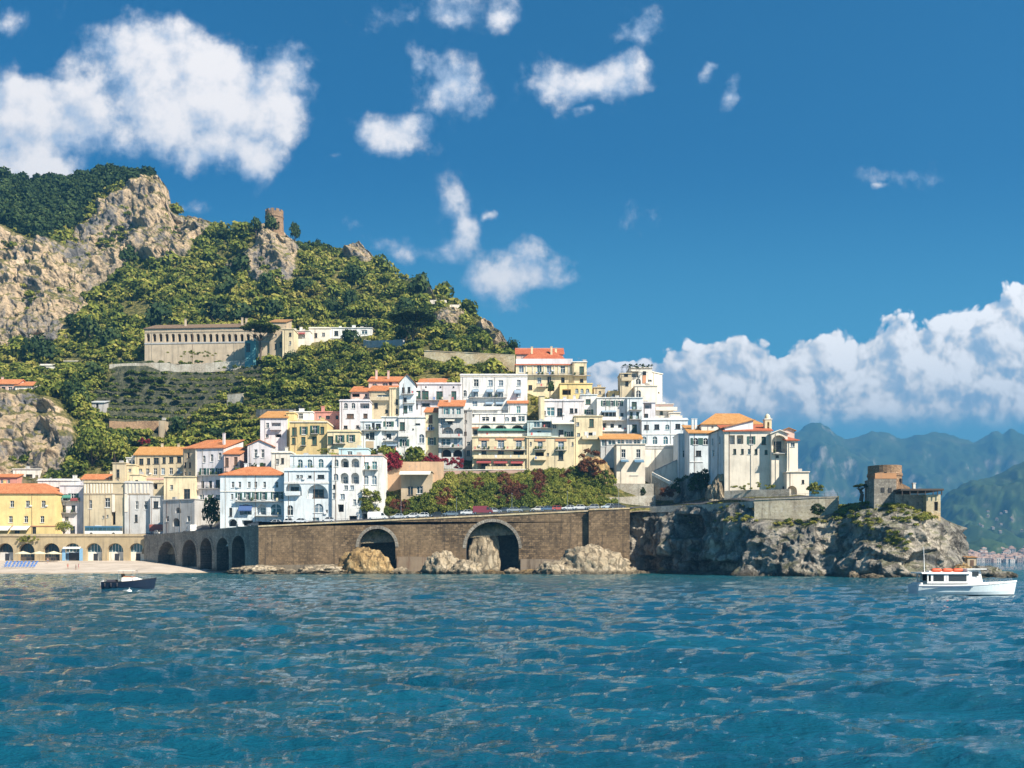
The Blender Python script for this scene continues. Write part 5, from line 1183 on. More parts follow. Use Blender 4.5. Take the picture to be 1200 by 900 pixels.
B('palace_dormer', 'pink dormer house on the palace roof', 605, 660, 415, 425, 358, dep=6, wall=PINK, roof=('shed', 407.6, T_RED), cat='palace', win=[(612, 413, 2, 2, 'w')])
B('low_house', 'narrow sunlit cream house end beside the lilac flats', 632, 638, 464, 500, 325, dep=9, wall=CREAM)
# --- hillside houses
def monastery_terrace():
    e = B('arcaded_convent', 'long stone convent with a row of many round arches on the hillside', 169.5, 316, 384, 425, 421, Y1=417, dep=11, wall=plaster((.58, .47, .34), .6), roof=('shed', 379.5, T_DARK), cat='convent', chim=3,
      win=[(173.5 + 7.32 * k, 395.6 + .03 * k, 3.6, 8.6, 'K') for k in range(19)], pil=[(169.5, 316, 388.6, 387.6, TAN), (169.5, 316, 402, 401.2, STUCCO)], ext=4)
monastery_terrace()
B('convent_end', 'brown end block of the arcaded convent next to the stone pine', 316, 335, 377.5, 425, 416, dep=11, wall=TAN, roof=('shed', 374, T_BROWN), cat='convent', win=[(323, 406, 2, 6, 'd'), (329, 404, 2.4, 6, 'd'), (323, 393, 2, 3, 'w'), (330, 390, 2, 3, 'w')])
B('convent_end', 'yellow-walled house at the end of the arcaded convent', 331, 344, 386, 420, 413, dep=9, wall=CREAM, cat='convent', win=[(340, 392, 2.4, 4, 'd'), (340, 402, 2, 4, 'w')])
B('turquoise_kiosk', 'small turquoise painted kiosk in front of the arcaded convent', 287, 300, 399, 420, 412, dep=4, wall=plaster((.13, .34, .36), .3), cat='kiosk', win=[(291, 407, 4, 10, 'd')], cornice=False)
B('white_farmhouse', 'white farmhouse with red sunblind on the hillside terrace', 344, 363, 388, 412, 423, dep=8, wall=WARM, chim=1, win=[(347, 396, 2.4, 5, 'd'), (356, 394, 2.6, 4, 'w')], awn=[(349, 358, 389.5, 391.5, CLOTH_R, 1.2)])
B('white_farmhouse', 'cream farmhouse with sunlit terrace between the two white hillside houses', 362, 386, 385, 408, 428, dep=8, wall=SAND, chim=1, win=[(370, 393, 3, 5, 'd'), (379, 392, 3, 4, 'w')], parapet=.4)
B('white_farmhouse', 'long white modern farmhouse with wide windows below the dark umbrella pine', 385, 436, 384.5, 410, 430, dep=9, wall=WHITE, chim=2, win=[(394, 390.5, 4, 5, 'd'), (404, 390, 7, 5, 'g'), (415, 389.8, 5, 5, 'w'), (427, 389, 7, 4, 'g'), (405, 403, 3, 4, 'd')], pil=[(385, 436, 397, 396.3, CONC)])
B('hilltop_ruin', 'roofless pale ruined house high on the ridge', 504, 523, 351.5, 372, 464, dep=9, wall=SAND, cornice=False, win=[(511, 357.5, 3, 8, 'k')], cat='ruin')
B('hilltop_ruin', 'broken pale wall of the second ruined house on the ridge', 527, 540, 357, 375, 460, dep=7, wall=SAND, cornice=False, win=[(534, 362, 2, 3, 'k')], cat='ruin')
B('white_cottage', 'tiny white cottage at the foot of the great cliff', 51, 64, 398, 410, 468, dep=7, wall=WHITE, win=[(57, 401.5, 2.4, 3, 'w')], roof=('shed', 396, T_BROWN))
B('white_cottage', 'tiny cream hut beside the white cottage under the great cliff', 33, 46, 398, 410, 470, dep=6, wall=CREAM, roof=('shed', 395, T_OCHRE), win=[(39, 402, 2, 3, 'd')])
B('garden_villa', 'low white garden villa with pale terrace wall among the shrubs', 47, 74, 428.5, 442, 425, dep=7, wall=WARM, parapet=.5, win=[(56, 433, 4, 4, 'd'), (66, 433, 3, 3, 'w')])
B('garden_villa', 'long thin white garden wall house above the garden villa', 75, 97, 423.5, 434, 428, dep=5, wall=SAND, win=[(84, 427, 3, 3, 'w')])
B('clifftop_house', 'white and pink house with orange roof on top of the lower left cliff', -20, 20, 450, 470, 383, dep=9, wall=PINK, roof=('gable', 444.5, T_ORANGE), chim=1, win=[(4, 456, 4, 5, 'd'), (12, 456, 4, 5, 'w')])
B('clifftop_house', 'plain white house beside the pink one on top of the lower left cliff', 18, 38, 452, 470, 382, dep=8, wall=WARM, roof=('shed', 447, T_ORANGE), win=[(24, 458, 3, 4, 'w'), (32, 458, 3, 4, 'w')])
B('netted_shed', 'small grey shed with tin roof on the netted terraces', 107, 122, 471.5, 480, 372, dep=4, wall=STUCCO, cat='shed', roof=('shed', 469.5, plain((.5, .52, .52), .5)), win=[(114, 475, 2.5, 4, 'd')])
B('stone_hut', 'tall narrow stone terrace hut beside the wooden vine props', 186, 193, 493, 510, 366, dep=4, wall=TAN, cat='hut', cornice=False)
B('awning_house', 'shabby house with long white awning below the bougainvillea', 470, 506, 553, 585, 291, dep=6, wall=TAN, win=[(461, 579, 4, 8, 'd'), (481, 575, 5, 9, 'd'), (492, 574, 6, 8, 'w')], awn=[(469, 505, 552, 556, CLOTH_W, 2.6)], ext=5)

# ------------------------------------------------------------------ retaining walls, stairs, towers
def block_wall(name, label, px0, px1, t0, t1, base, Y0, Y1, mat, th=1.2, cat='wall', cap=None, rail=False, ext=3.0, group=None):
    fr = Front(px0, px1, Y0, Y1); za, zc = ZP(t0, Y0), ZP(t1, Y1); zb = min(ZP(base, Y0), ZP(base, Y1)) - ext
    e = empty(name, (fr.p0[0], fr.p0[1], zb), fr.ang); tag(e, label, cat, group)
    n = max(2, int(fr.W / 4)); rg = random.Random(int(px0)); rings = []
    for k in range(n + 1):
        f = k / n; x = fr.W * f; z = za + (zc - za) * f - zb + rg.uniform(-.08, .08); y = rg.uniform(-.12, .12)
        rings.append([(x, y - .25, 0), (x, y, z), (x, th, z), (x, th, 0)])
    MB().loft(rings, 0, True).build('masonry', mat, e)
    if cap:
        MB().loft([[(0, -.15, za - zb), (0, th + .1, za - zb), (0, th + .1, za - zb + .25), (0, -.15, za - zb + .25)], [(fr.W, -.15, zc - zb), (fr.W, th + .1, zc - zb), (fr.W, th + .1, zc - zb + .25), (fr.W, -.15, zc - zb + .25)]], 0, True).build('coping', cap, e)
    if rail:
        r = MB(); railing_mesh(r, .1, fr.W - .1, .3, za - zb + .2, zc - zb + .2, .95, 1.4, .035); r.build('railing', IRON, e)
    return e
block_wall('retaining_wall', 'tan plastered retaining wall with railing on top of the sea cliff below the monastery', 884, 982, 586, 583, 612, 237, 233, masonry('patched_tan_render', (.44, .36, .26), (.52, .44, .33), (.40, .33, .24), .8, .55, (.14, .11, .08)), 2.0, cap=STONE_PALE, rail=True)
for (a, b, ta, tb, ya, yb, lb) in ((738, 800, 595, 592, 285, 273.5, 'low stone parapet of the road beside the buttress block'), (800, 868, 592, 588.5, 273.5, 246, 'low stone parapet of the road below the dark ivy rock'), (868, 884, 588.5, 587, 246, 239.5, 'short stone parapet piece beside the tan plastered retaining wall')):
    block_wall('road_parapet', lb, a, b, ta, tb, tb + 4, ya, yb, STONE_PALE, .8, rail=True, ext=.8)
def hill_wall(label, px0, px1, py0, py1, h, mat, th=1.0):
    Y0, Y1 = ray(px0, py0), ray(px1, py1); z0, z1 = float(terrain(px0, Y0)), float(terrain(px1, Y1))
    fr = Front(px0, px1, Y0, Y1); zb = min(z0, z1) - 3; e = empty('retaining_wall', (fr.p0[0], fr.p0[1], zb), fr.ang); tag(e, label, 'wall'); rings = []; n = max(4, int(fr.W / 2.5)); rg = random.Random(int(px0))
    for k in range(n + 1):
        f = k / n; q = fr.p0 + fr.d * fr.W * f; z = float(terrain(600 + q[0] * F / q[1], q[1])); y = rg.uniform(-.12, .12)
        rings.append([(fr.W * f, y - .2, z - 2.5 - zb), (fr.W * f, y, z + h + rg.uniform(-.2, .12) - zb), (fr.W * f, th, z + h - zb), (fr.W * f, th, z - 2.5 - zb)])
    MB().loft(rings, 0, True).build('masonry', mat, e)
block_wall('retaining_wall', 'sunlit orange stone retaining wall with small holes below the ridge', 497, 603, 411, 416.5, 433, 376, 371, STONE_TAN, 1.5, cap=STONE_TAN)
hill_wall('pale path wall running below the arcaded convent', 128, 288, 431, 426, 1.6, STONE_PALE)
hill_wall('grey terrace wall left of the umbrella pine', 426, 472, 408, 408, 3.6, STUCCO)
hill_wall('small pale terrace wall among the vines above the ochre-roofed house', 266, 284, 470, 468, 2.4, STONE_PALE)
hill_wall('grey terrace wall above the lilac villa', 300, 345, 486, 486, 2.0, STONE_GREY)
hill_wall('thin brown terrace wall above the big leafy tree', 128, 192, 498, 500, 1.3, STONE_BROWN)
block_wall('rubble_wall', 'pale rubble slope wall below the tall plain white block', 712, 766, 566, 567, 598, 297, 296, STONE_PALE, 3)
block_wall('rubble_wall', 'lower pale rubble bank beside the coast road near the buttress block', 712, 768, 583, 580, 597, 286, 288, STONE_PALE, 3)
block_wall('wall_plinth', 'rust-streaked concrete plinth at the wall foot between the two great arches', 465, 508, 652, 653, 672, 266.3, 266.3, plaster((.26, .20, .14), .9, (.12, .05, .025)), 1.6, cat='plinth')
block_wall('wall_plinth', 'concrete plinth at the wall foot right of the larger arch', 610, 660, 655, 656, 672, 266.4, 266.4, plaster((.24, .19, .14), .9, (.07, .05, .035)), 1.5, cat='plinth')
block_wall('wall_plinth', 'long low concrete plinth at the wall foot left of the smaller arch', 306, 418, 662, 661, 672, 266.4, 266.4, plaster((.22, .18, .13), .9, (.06, .05, .035)), 1.5, cat='plinth')
block_wall('retaining_wall', 'peach plastered bank wall under the bougainvillea', 446, 520, 541, 541, 590, 296, 297, plaster((.56, .38, .24), .5), 2)
block_wall('terrace_wall', 'pink terrace wall with coping in front of the pink hotel', 515, 617, 551.5, 550.5, 565, 301, 301, plaster((.50, .33, .27), .4), 2, cap=WARM, rail=True)
block_wall('garden_wall', 'rubble garden wall at the foot of the white monastery front', 849, 925, 575, 573, 586, 262, 254, STONE_PALE, 2)

def stair():
    fr = Front(764, 826, 300, 284); za, zc = ZP(557, 300), ZP(589, 284); zb = zc - 4
    e = empty('stone_stair', (fr.p0[0], fr.p0[1], zb), fr.ang); tag(e, 'white-edged stone stair sloping down under the monastery wing', 'stair')
    MB().loft([[(0, 0, 0), (0, 0, za - zb), (0, 3, za - zb), (0, 3, 0)], [(fr.W, 0, 0), (fr.W, 0, zc - zb), (fr.W, 3, zc - zb), (fr.W, 3, 0)]], 0, True).build('base', STONE_PALE, e)
    MB().loft([[(0, -.1, za - zb), (0, .3, za - zb), (0, .3, za - zb + 1), (0, -.1, za - zb + 1)], [(fr.W, -.1, zc - zb), (fr.W, .3, zc - zb), (fr.W, .3, zc - zb + 1), (fr.W, -.1, zc - zb + 1)]], 0, True).build('balustrade', WARM, e)
    n = 26
    for k in range(n):
        x0, x1 = fr.W * k / n, fr.W * (k + 1) / n; z = za - zb + (zc - za) * (k + .5) / n + .12
        MB().box(x0, x1, .35, 2.9, z - .5, z + .1).build('step', CONC, e)
    fr = Front(766, 797, 306, 309); za, zc = ZP(556, 306), ZP(541, 309)
    e = empty('stone_stair', (fr.p0[0], fr.p0[1], za), fr.ang); tag(e, 'upper flight of steps climbing along the blank white recessed wall', 'stair')
    MB().loft([[(0, 0, -4), (0, 0, .9), (0, 1.8, .9), (0, 1.8, -4)], [(fr.W, 0, -4), (fr.W, 0, zc - za + .9), (fr.W, 1.8, zc - za + .9), (fr.W, 1.8, -4)]], 0, True).build('ramp', WARM, e)
    MB().loft([[(0, -.15, .9), (0, .3, .9), (0, .3, 1.2), (0, -.15, 1.2)], [(fr.W, -.15, zc - za + .9), (fr.W, .3, zc - za + .9), (fr.W, .3, zc - za + 1.2), (fr.W, -.15, zc - za + 1.2)]], 0, True).build('coping', STUCCO, e)
stair()

def round_tower(name, label, px, py0, py1, Y, hwpx, mat, merlons=12, batter=1.12, wins=()):
    r = hwpx * Y / F; zb, zt = ZP(py1, Y) - 3, ZP(py0, Y); H = zt - zb
    e = empty(name, (XP(px, Y), Y + r, zb)); tag(e, label, 'tower')
    prof = [(r * batter, 0), (r * 1.03, H * .55), (r, H * .78), (r * 1.05, H * .80), (r * 1.05, H * .84), (r, H * .86), (r, H), (r * .86, H), (r * .86, H * .9), (0.01, H * .9)]
    MB().lathe(prof, 0, 28).build('drum', mat, e)
    for k in range(merlons):
        a = 2 * math.pi * k / merlons; m = MB(); w = math.pi * r / merlons * .62
        m.box(-w, w, r * .87, r * .995, 0, r * .26); m.build('merlon', mat, e, (0, 0, H - .02), a)
    for (ang, z, w, h) in wins:
        a = math.radians(ang); m = MB(); m.box(-w / 2, w / 2, -.12, .3, 0, h)
        o = m.build('window', plain((.025, .022, .02), .8), e, (r * 1.06 * math.sin(a), -r * 1.06 * math.cos(a), H * z)); o.rotation_euler = (0, 0, a)
    return e, r, H
round_tower('ruined_tower', 'round brown ruined watchtower alone on the rocky ridge', 319, 246, 272, 522, 10.4, STONE_BROWN, 10, 1.1, [(20, .55, .7, 1.4)])
def headland_tower():
    Y = 223
    e, r, H = round_tower('coast_tower', 'round brown coastal watchtower on the tip of the rocky headland', 1044, 544.5, 590, Y, 19.2, STONE_BROWN, 0, 1.06, [(-18, .80, .5, .7), (42, .62, .8, 1.4), (42, .3, .7, 1.2)])
    z0 = ZP(590, Y) - 3; q = lambda px, YY: XP(px, YY) - XP(1044, Y)
    b = MB(); b.box(q(1024, 221), q(1050, 221), -r - 2.2, 0, -4, ZP(561, 221) - z0); fb = b.build('front_block', STONE_GREY, e)  # grey masonry carries the shade on this block in its colour
    for px in (1034, 1042.5):
        w = MB(); w.box(q(px - 2, 221), q(px + 2, 221), -r - 2.3, -r - 2.15, ZP(577, 221) - z0, ZP(571.5, 221) - z0); w.build('window', plain((.03, .03, .03), .8), fb)
    o = MB(); o.box(q(1025, 221), q(1050, 221), -r - 2.25, -r - 1.95, ZP(561, 221) - z0 + .003, ZP(554.5, 221) - z0); o.build('lit_orange_band', plaster((.50, .26, .13), .4), e)  # sunlit band of the drum, its light put into the orange plaster colour
    s = MB(); zt = ZP(563, Y) - z0; zl = ZP(571, Y) - z0
    s.loft([[(q(1051, Y), -r * .9, -3), (q(1051, Y), -r * .9, zt), (q(1051, Y), r, zt), (q(1051, Y), r, -3)], [(q(1068, Y), -r * .8, -3), (q(1068, Y), -r * .8, zl), (q(1068, Y), r, zl), (q(1068, Y), r, -3)]], 0, True); s.build('sloping_wing', STONE_BROWN, e)
    d = empty('clifftop_restaurant', (XP(1075, 219), 219, ZP(602, 219))); tag(d, 'stone house with dark flat pergola roof beside the headland watchtower', 'house')
    zb = ZP(602, 219); X0 = XP(1075, 219); g = lambda px: XP(px, 219) - X0; h = lambda py: ZP(py, 219) - zb
    b = MB(); wall_face(b, g(1085) - g(1050), h(579), [(2, 3, 1.6, 2.8, 0, .3), (4.6, 5.4, 1.7, 2.7, 0, .3)], -4); b2 = b.build('wall', STONE_GREY, d, (g(1050), .6, 0))
    c = MB(); c.box(g(1050), g(1084), .9, 9, -4, h(579)); c.build('back_wall', STONE_GREY, d)
    b = MB(); W = g(1099.5) - g(1083); wall_face(b, W, h(580), [(W * .55, W * .82, .6, 2.6, 0, .5)], -3); b.poly([(0, 0, -3), (0, 0, h(580)), (0, 8, h(580)), (0, 8, -3)]); b.poly([(W, 0, -3), (W, 8, -3), (W, 8, h(580)), (W, 0, h(580))]); b.poly([(0, 0, h(580)), (W, 0, h(580)), (W, 8, h(580)), (0, 8, h(580))]); b.build('gatehouse', STONE_TAN, d, (g(1083), -1.2, 0))
    dm = MB(); dm.box(g(1083) + W * .55, g(1083) + W * .82, -.75, -.70, .6, 2.6); dm.build('door', plain((.05, .04, .03), .7), d)
    rf = MB(); rf.box(g(1051), g(1101), -2.2, 8.5, h(575.6), h(573.4)); rf.build('pergola_roof', plain((.07, .055, .045), .8), d)
    for px in (1053, 1062, 1071, 1080, 1089, 1094, 1099):
        p = MB(); p.bar((g(px), -2, h(580) - .2), (g(px), -2, h(575.6)), .11); p.build('post', plain((.08, .06, .05), .8), d)
    ch = MB(); ch.box(g(1074.6), g(1077.4), 2, 2.7, h(575), h(566)); ch.box(g(1074.2), g(1077.8), 1.9, 2.8, h(565.9), h(565)); ch.build('chimney', WARM, d)
headland_tower()

def bell_turret():
    Y = 271; w = 8 * Y / F; zb = ZP(506, Y); e = empty('bell_turret', (XP(901.5, Y), Y + 2, zb)); tag(e, 'small cream bell turret with domed cap on the monastery roof', 'turret')
    h = ZP(491, Y) - zb; m = MB(); wall_face(m, w, h, [(w * .35, w * .65, h * .3, h * .82, 1, .6)], -2); m.poly([(0, 0, -2), (0, 0, h), (0, w, h), (0, w, -2)]); m.poly([(w, 0, -2), (w, w, -2), (w, w, h), (w, 0, h)]); m.poly([(0, w, -2), (0, w, h), (w, w, h), (w, w, -2)]); m.poly([(0, 0, h), (w, 0, h), (w, w, h), (0, w, h)])
    m.build('shaft', CREAM, e, (-w / 2, -w / 2, 0))
    c = MB(); c.box(-w * .58, w * .58, -w * .58, w * .58, h + .003, h + .25); c.build('cornice', WARM, e)
    MB().lathe([(w * .42, h + .25), (w * .42, h + .7), (w * .34, h + 1.2), (w * .16, h + 1.6), (.02, h + 1.75)], 0, 14).build('dome', CREAM, e, smooth=True)
    b = MB(); b.lathe([(.05, h * .72), (.18, h * .66), (.24, h * .5), (.32, h * .42)], 0, 10, (0, -w / 2 + .3)); b.build('bell', plain((.18, .13, .06), .4, .8), e)
bell_turret()

def pergola():
    Y = 337; e = empty('roof_pergola', (XP(745, Y), Y, ZP(432, Y))); tag(e, 'planted iron pergola on the top terrace of the crest hotel', 'pergola')
    X0 = XP(745, Y); g = lambda px: XP(px, Y) - X0
    for px in (730, 736, 742, 748, 754, 760, 764):
        for y in (.5, 5): MB().bar((g(px), y, -2.0 if px < 738 else -.2), (g(px), y, 1.3), .06, 0, 5).build('post', IRON, e)
    for y in (.5, 2, 3.5, 5): MB().bar((g(729), y, 1.3), (g(766), y, 1.3), .06, 0, 5).build('beam', IRON, e)
pergola()

# ------------------------------------------------------------------ foliage
def leaf_blob(n, rx, rz, leaf, seed, lobes=7, low=-.35, elong=1.0):
    """n leaf-clump quads over a lumpy crown; returns vertices, quads, tint per vertex. Crown centre at the origin."""
    rg = np.random.default_rng(seed)
    c = rg.normal(size=(lobes, 3)); c /= np.linalg.norm(c, axis=1)[:, None]; c[:, 2] = np.abs(c[:, 2]) * 1.1 - .35
    c *= (.45 + .22 * rg.random(lobes))[:, None]; c[0] = 0; rr = .42 + .25 * rg.random(lobes); rr[0] = .68
    k = rg.integers(0, lobes, n); d = rg.normal(size=(n, 3)); d /= np.linalg.norm(d, axis=1)[:, None]
    d[:, 2] = np.where(d[:, 2] < low, -d[:, 2], d[:, 2])
    P = c[k] + d * (rr[k] * (.78 + .3 * rg.random(n)))[:, None]
    nr = d + rg.normal(size=(n, 3)) * .45; nr /= np.linalg.norm(nr, axis=1)[:, None]
    a = np.cross(nr, rg.normal(size=(n, 3))); a /= np.linalg.norm(a, axis=1)[:, None]; b = np.cross(nr, a)
    P = P * np.array([rx, rx, rz]); s = leaf * (.6 + .8 * rg.random(n))[:, None]
    V = np.stack([P - a * s * elong, P - b * s * .62, P + a * s * elong, P + b * s * .62], 1).reshape(-1, 3)
    tint = np.clip(.5 + .16 * rg.normal(size=n) + .08 * (rg.random(lobes)[k] - .5), 0, 1)
    return V.astype(np.float32), np.arange(4 * n, dtype=np.int32).reshape(-1, 4), np.repeat(tint, 4)

def crown_mesh(name, mat, *a, **k):
    V, Q, T = leaf_blob(*a, **k)
    return big_mesh(name, V, Q, mat, False, {'tint': ('POINT', T)})

def merged(name, label, cat, items, protos, mat, kind='stuff'):
    """items: (x, y, z, sx, sz, rot, proto, tint shift) -> one mesh of very many leaf clumps"""
    VV, TT = [], []
    for (x, y, z, sx, sz, r, k, ts) in items:
        V, Q, T = protos[k]; c, s = math.cos(r), math.sin(r)
        W = np.empty_like(V); W[:, 0] = (V[:, 0] * c - V[:, 1] * s) * sx + x; W[:, 1] = (V[:, 0] * s + V[:, 1] * c) * sx + y; W[:, 2] = V[:, 2] * sz + z
        VV.append(W); TT.append(np.clip(T + ts, 0, 1))
    V = np.concatenate(VV); T = np.concatenate(TT)
    me = big_mesh(name, V, np.arange(len(V), dtype=np.int32).reshape(-1, 4), mat, False, {'tint': ('POINT', T)})
    return tag(link(name, me), label, cat, None, kind)

# where houses stand, so that nothing grows inside them
FOOT = []
for o in list(COL.objects):
    if o.parent is None and o.type == 'EMPTY':
        for ch in o.children:
            if ch.name.split('.')[0] in ('wall', 'masonry', 'drum'):
                bb = np.array([tuple(v) for v in ch.bound_box])
                FOOT.append((o.location.x, o.location.y, o.rotation_euler.z, bb[:, 0].min(), bb[:, 0].max(), bb[:, 1].min(), bb[:, 1].max(), o.location.z + bb[:, 2].max(), o.location.z + bb[:, 2].min()))
def blocked(x, y, z, r):
    for (ox, oy, a, x0, x1, y0, y1, zt, zb) in FOOT:
        dx, dy = x - ox, y - oy; c, s = math.cos(a), math.sin(a); u, v = dx * c + dy * s, -dx * s + dy * c
        if x0 - r * .75 < u < x1 + r * .75 and y0 - r - 1.6 < v < y1 + r * .7 and z < zt + r * .4: return True
    return False

_cx = np.arange(-40, 986, 2.0); _cy = []
for px in _cx:
    Y = np.arange(float(front_y(px)) + 1, 640, .5); z = terrain(np.full(Y.shape, px), Y); _cy.append((Y, np.minimum.accumulate(HOR - (z - CZ) * F / Y)))
def hit(px, py):
    Y, c = _cy[int(np.clip((px + 40) / 2, 0, len(_cx) - 1))]
    k = np.searchsorted(-c, -py)
    return (float(Y[k]) if k < len(Y) else None)

SMALL = [leaf_blob(112, 1, .85, .27, 100 + k) for k in range(8)]
FINE = [leaf_blob(130, 1, .9, .20, 150 + k) for k in range(4)]
TREE = [leaf_blob(260, 1, .9, .20, 200 + k, 10) for k in range(5)]
CROWN = [crown_mesh('crown', LEAF, 230, 1, .88, .20, 300 + k, 9) for k in range(5)]
CROWN_D = [crown_mesh('crown', LEAF_DARK, 330, 1, 1.0, .18, 320 + k, 11) for k in range(5)]
BIG = [crown_mesh('crown', LEAF, 1000, 1, .9, .085, 340 + k, 13) for k in range(2)]
BIG_D = [crown_mesh('crown', LEAF_DARK, 1000, 1, 1.0, .085, 350 + k, 13) for k in range(2)]
def trunk_mesh(h=1.0, seed=0):
    rg = random.Random(seed); m = MB(); m.bar((0, 0, -.6), (rg.uniform(-.06, .06), 0, .35), .09, 0, 7, .065)
    for k in range(4):
        a = k * 1.6 + rg.random(); m.bar((0, 0, .30), (.45 * math.cos(a), .45 * math.sin(a), .95), .05, 0, 5, .02)
    return m.mesh('trunk', BARK)
TRUNKS = [trunk_mesh(1, k) for k in range(3)]
def tree(name, label, cat, x, y, z, r, rz, k, mats=CROWN, group=None, lift=.75):
    e = empty(name, (x, y, z), random.random() * 6.28); tag(e, label, cat, group)
    link('trunk', TRUNKS[k % 3], e, (0, 0, 0), 0, (r, r, rz * lift * 1.05)); link('crown', mats[k % len(mats)], e, (0, 0, rz * lift), 0, (r, r, rz))
    return e

def plant_hill():
    rg = random.Random(5); items, dark, cand = [], [], []
    OAK = [[(-40,200),(0,205),(75,208),(80,225),(100,245),(95,262),(60,288),(0,268),(-40,268)], [(78,205),(95,192),(150,185),(190,200),(180,215),(130,225),(105,240),(85,228)]]
    cells = {}
    for tries in range(19000):
        px = rg.uniform(-30, 620) if rg.random() < .93 else rg.uniform(600, 800); py = rg.uniform(186, 600)
        Y = hit(px, py)
        if Y is None: continue
        if Y < float(road_y(px)) + 1.5: continue
        oak = any(in_poly([px], [py], p)[0] for p in OAK); rock = any(in_poly([px], [py], p)[0] for p in ROCKS) and not oak; net = any(in_poly([px], [py], p)[0] for p in NETS); ter = any(in_poly([px], [py], p)[0] for p in TERR)
        if rock and rg.random() > .26: continue
        if net and rg.random() > .55: continue
        if ter:
            z = float(terrain(px, Y)); H = 3.4; zt = (math.floor(z / H) + .62) * H; Y += (zt - z) / .9
        x = XP(px, Y); z = float(terrain(px, Y)); n = perlin(np.array([[x * .03, Y * .03, z * .03]]))[0]
        r = rg.uniform(1.3, 2.7) * (1.0 + .35 * (Y > 430)) * (.75 if rock else 1)
        if net: r *= .62
        if ter: r *= .85
        q = rg.random()
        if q < .10 and not rock and not net: r *= 1.7
        elif q > .72: r *= .62
        if oak: r = rg.uniform(2.6, 5.4)
        key = (int(px / (r * 1.7)), int(py / (r * 1.5)), int(r))
        if cells.get(key, 0) >= (2 if not oak else 3): continue
        if blocked(x, Y, z, r) or (px > 440 and py > 548): continue
        if not oak and not ter and perlin(np.array([[x * .045 + 40, Y * .045, z * .045]]))[0] < -.22 and rg.random() < .7: continue
        cells[key] = cells.get(key, 0) + 1
        gold = .10 * math.exp(-((px - 240) / 190) ** 2 - ((py - 370) / 80) ** 2)
        ts = (.0 if not net else -.24) + n * .50 + rg.gauss(0, .14) + gold - (.16 if 255 < py < 300 and px > 200 else 0) - (.1 if py > 500 and px < 160 else 0)
        it = (x, Y, z + r * .35, r, r * rg.uniform(.75, 1.15), rg.random() * 6.28, rg.randrange(8), ts)
        if oak: cand.append((r / Y + .01, it, 'oak'))
        else: cand.append((r / Y, it, 'net' if net else 'rock' if rock else 'ter' if ter else 'slope'))
    cand.sort(key=lambda q: -q[0]); n_oak = n_sh = 0
    L = {'ter': ('terrace_shrub', 'rounded green shrub growing on the walled hillside terraces', 'shrubs on the terraces'), 'slope': ('hillside_shrub', 'bushy green shrub on the open hillside slope', 'shrubs of the open hillside'),
         'rock': ('cliff_shrub', 'green shrub rooted in a bare rock face', 'shrubs rooted in the cliffs'), 'net': ('netted_vine', 'low dark vine under the netted terraces', 'vines of the netted terraces')}
    for (_, it, kd) in cand:
        x, y, z, r, rz, a, k, ts = it
        if kd == 'oak':
            if n_oak < 75:
                tree('evergreen_oak', 'dark evergreen oak in the wood crowning the high crag', 'tree', x, y, z - r * .35, r, r * 1.15, k, CROWN_D, 'evergreen oaks on the high crag', .8); n_oak += 1
            else: dark.append((x, y, z + r * .3, r, r, a, k % 5, -.1 + ts * .3))
        elif n_sh < 200:
            dk = (n_sh % 6 == 0) and kd != 'net'; nm, lb, gp = L[kd]; qx = 600 + x * F / y; qy = HOR - (z - CZ) * F / y
            if kd == 'slope': w_ = 'on the slope above the arcaded convent' if qy < 385 and qx < 340 else 'on the ridge slope right of the watchtower' if qy < 385 else 'around the leafy foot of the left cliff' if qx < 170 else 'on the town slope among the houses' if qy > 430 else 'on the slope below the convent'; lb = 'bushy green shrub ' + w_; gp = 'shrubs ' + w_
            tree(nm if not dk else 'dark_tree', lb if not dk else lb.replace('bushy green shrub', 'dark green tree').replace('rounded green shrub', 'dark green tree').replace('green shrub', 'dark green tree'), 'shrub' if not dk else 'tree', x, y, z - r * .35, r * (1 if not dk else 1.1), rz * (1 if not dk else 1.4), k, CROWN if not dk else CROWN_D, gp if not dk else gp.replace('shrubs', 'dark trees'), .55); n_sh += 1
        else: items.append(it)
    merged('hillside_scrub', 'dense green scrub and terrace planting covering the hillside', 'scrub', items, SMALL, LEAF)
    if dark: merged('oak_wood', 'dark evergreen undergrowth on the high crag', 'scrub', dark, TREE, LEAF_DARK)
    print('PLANTS', len(items), n_oak, n_sh, len(dark))
plant_hill()

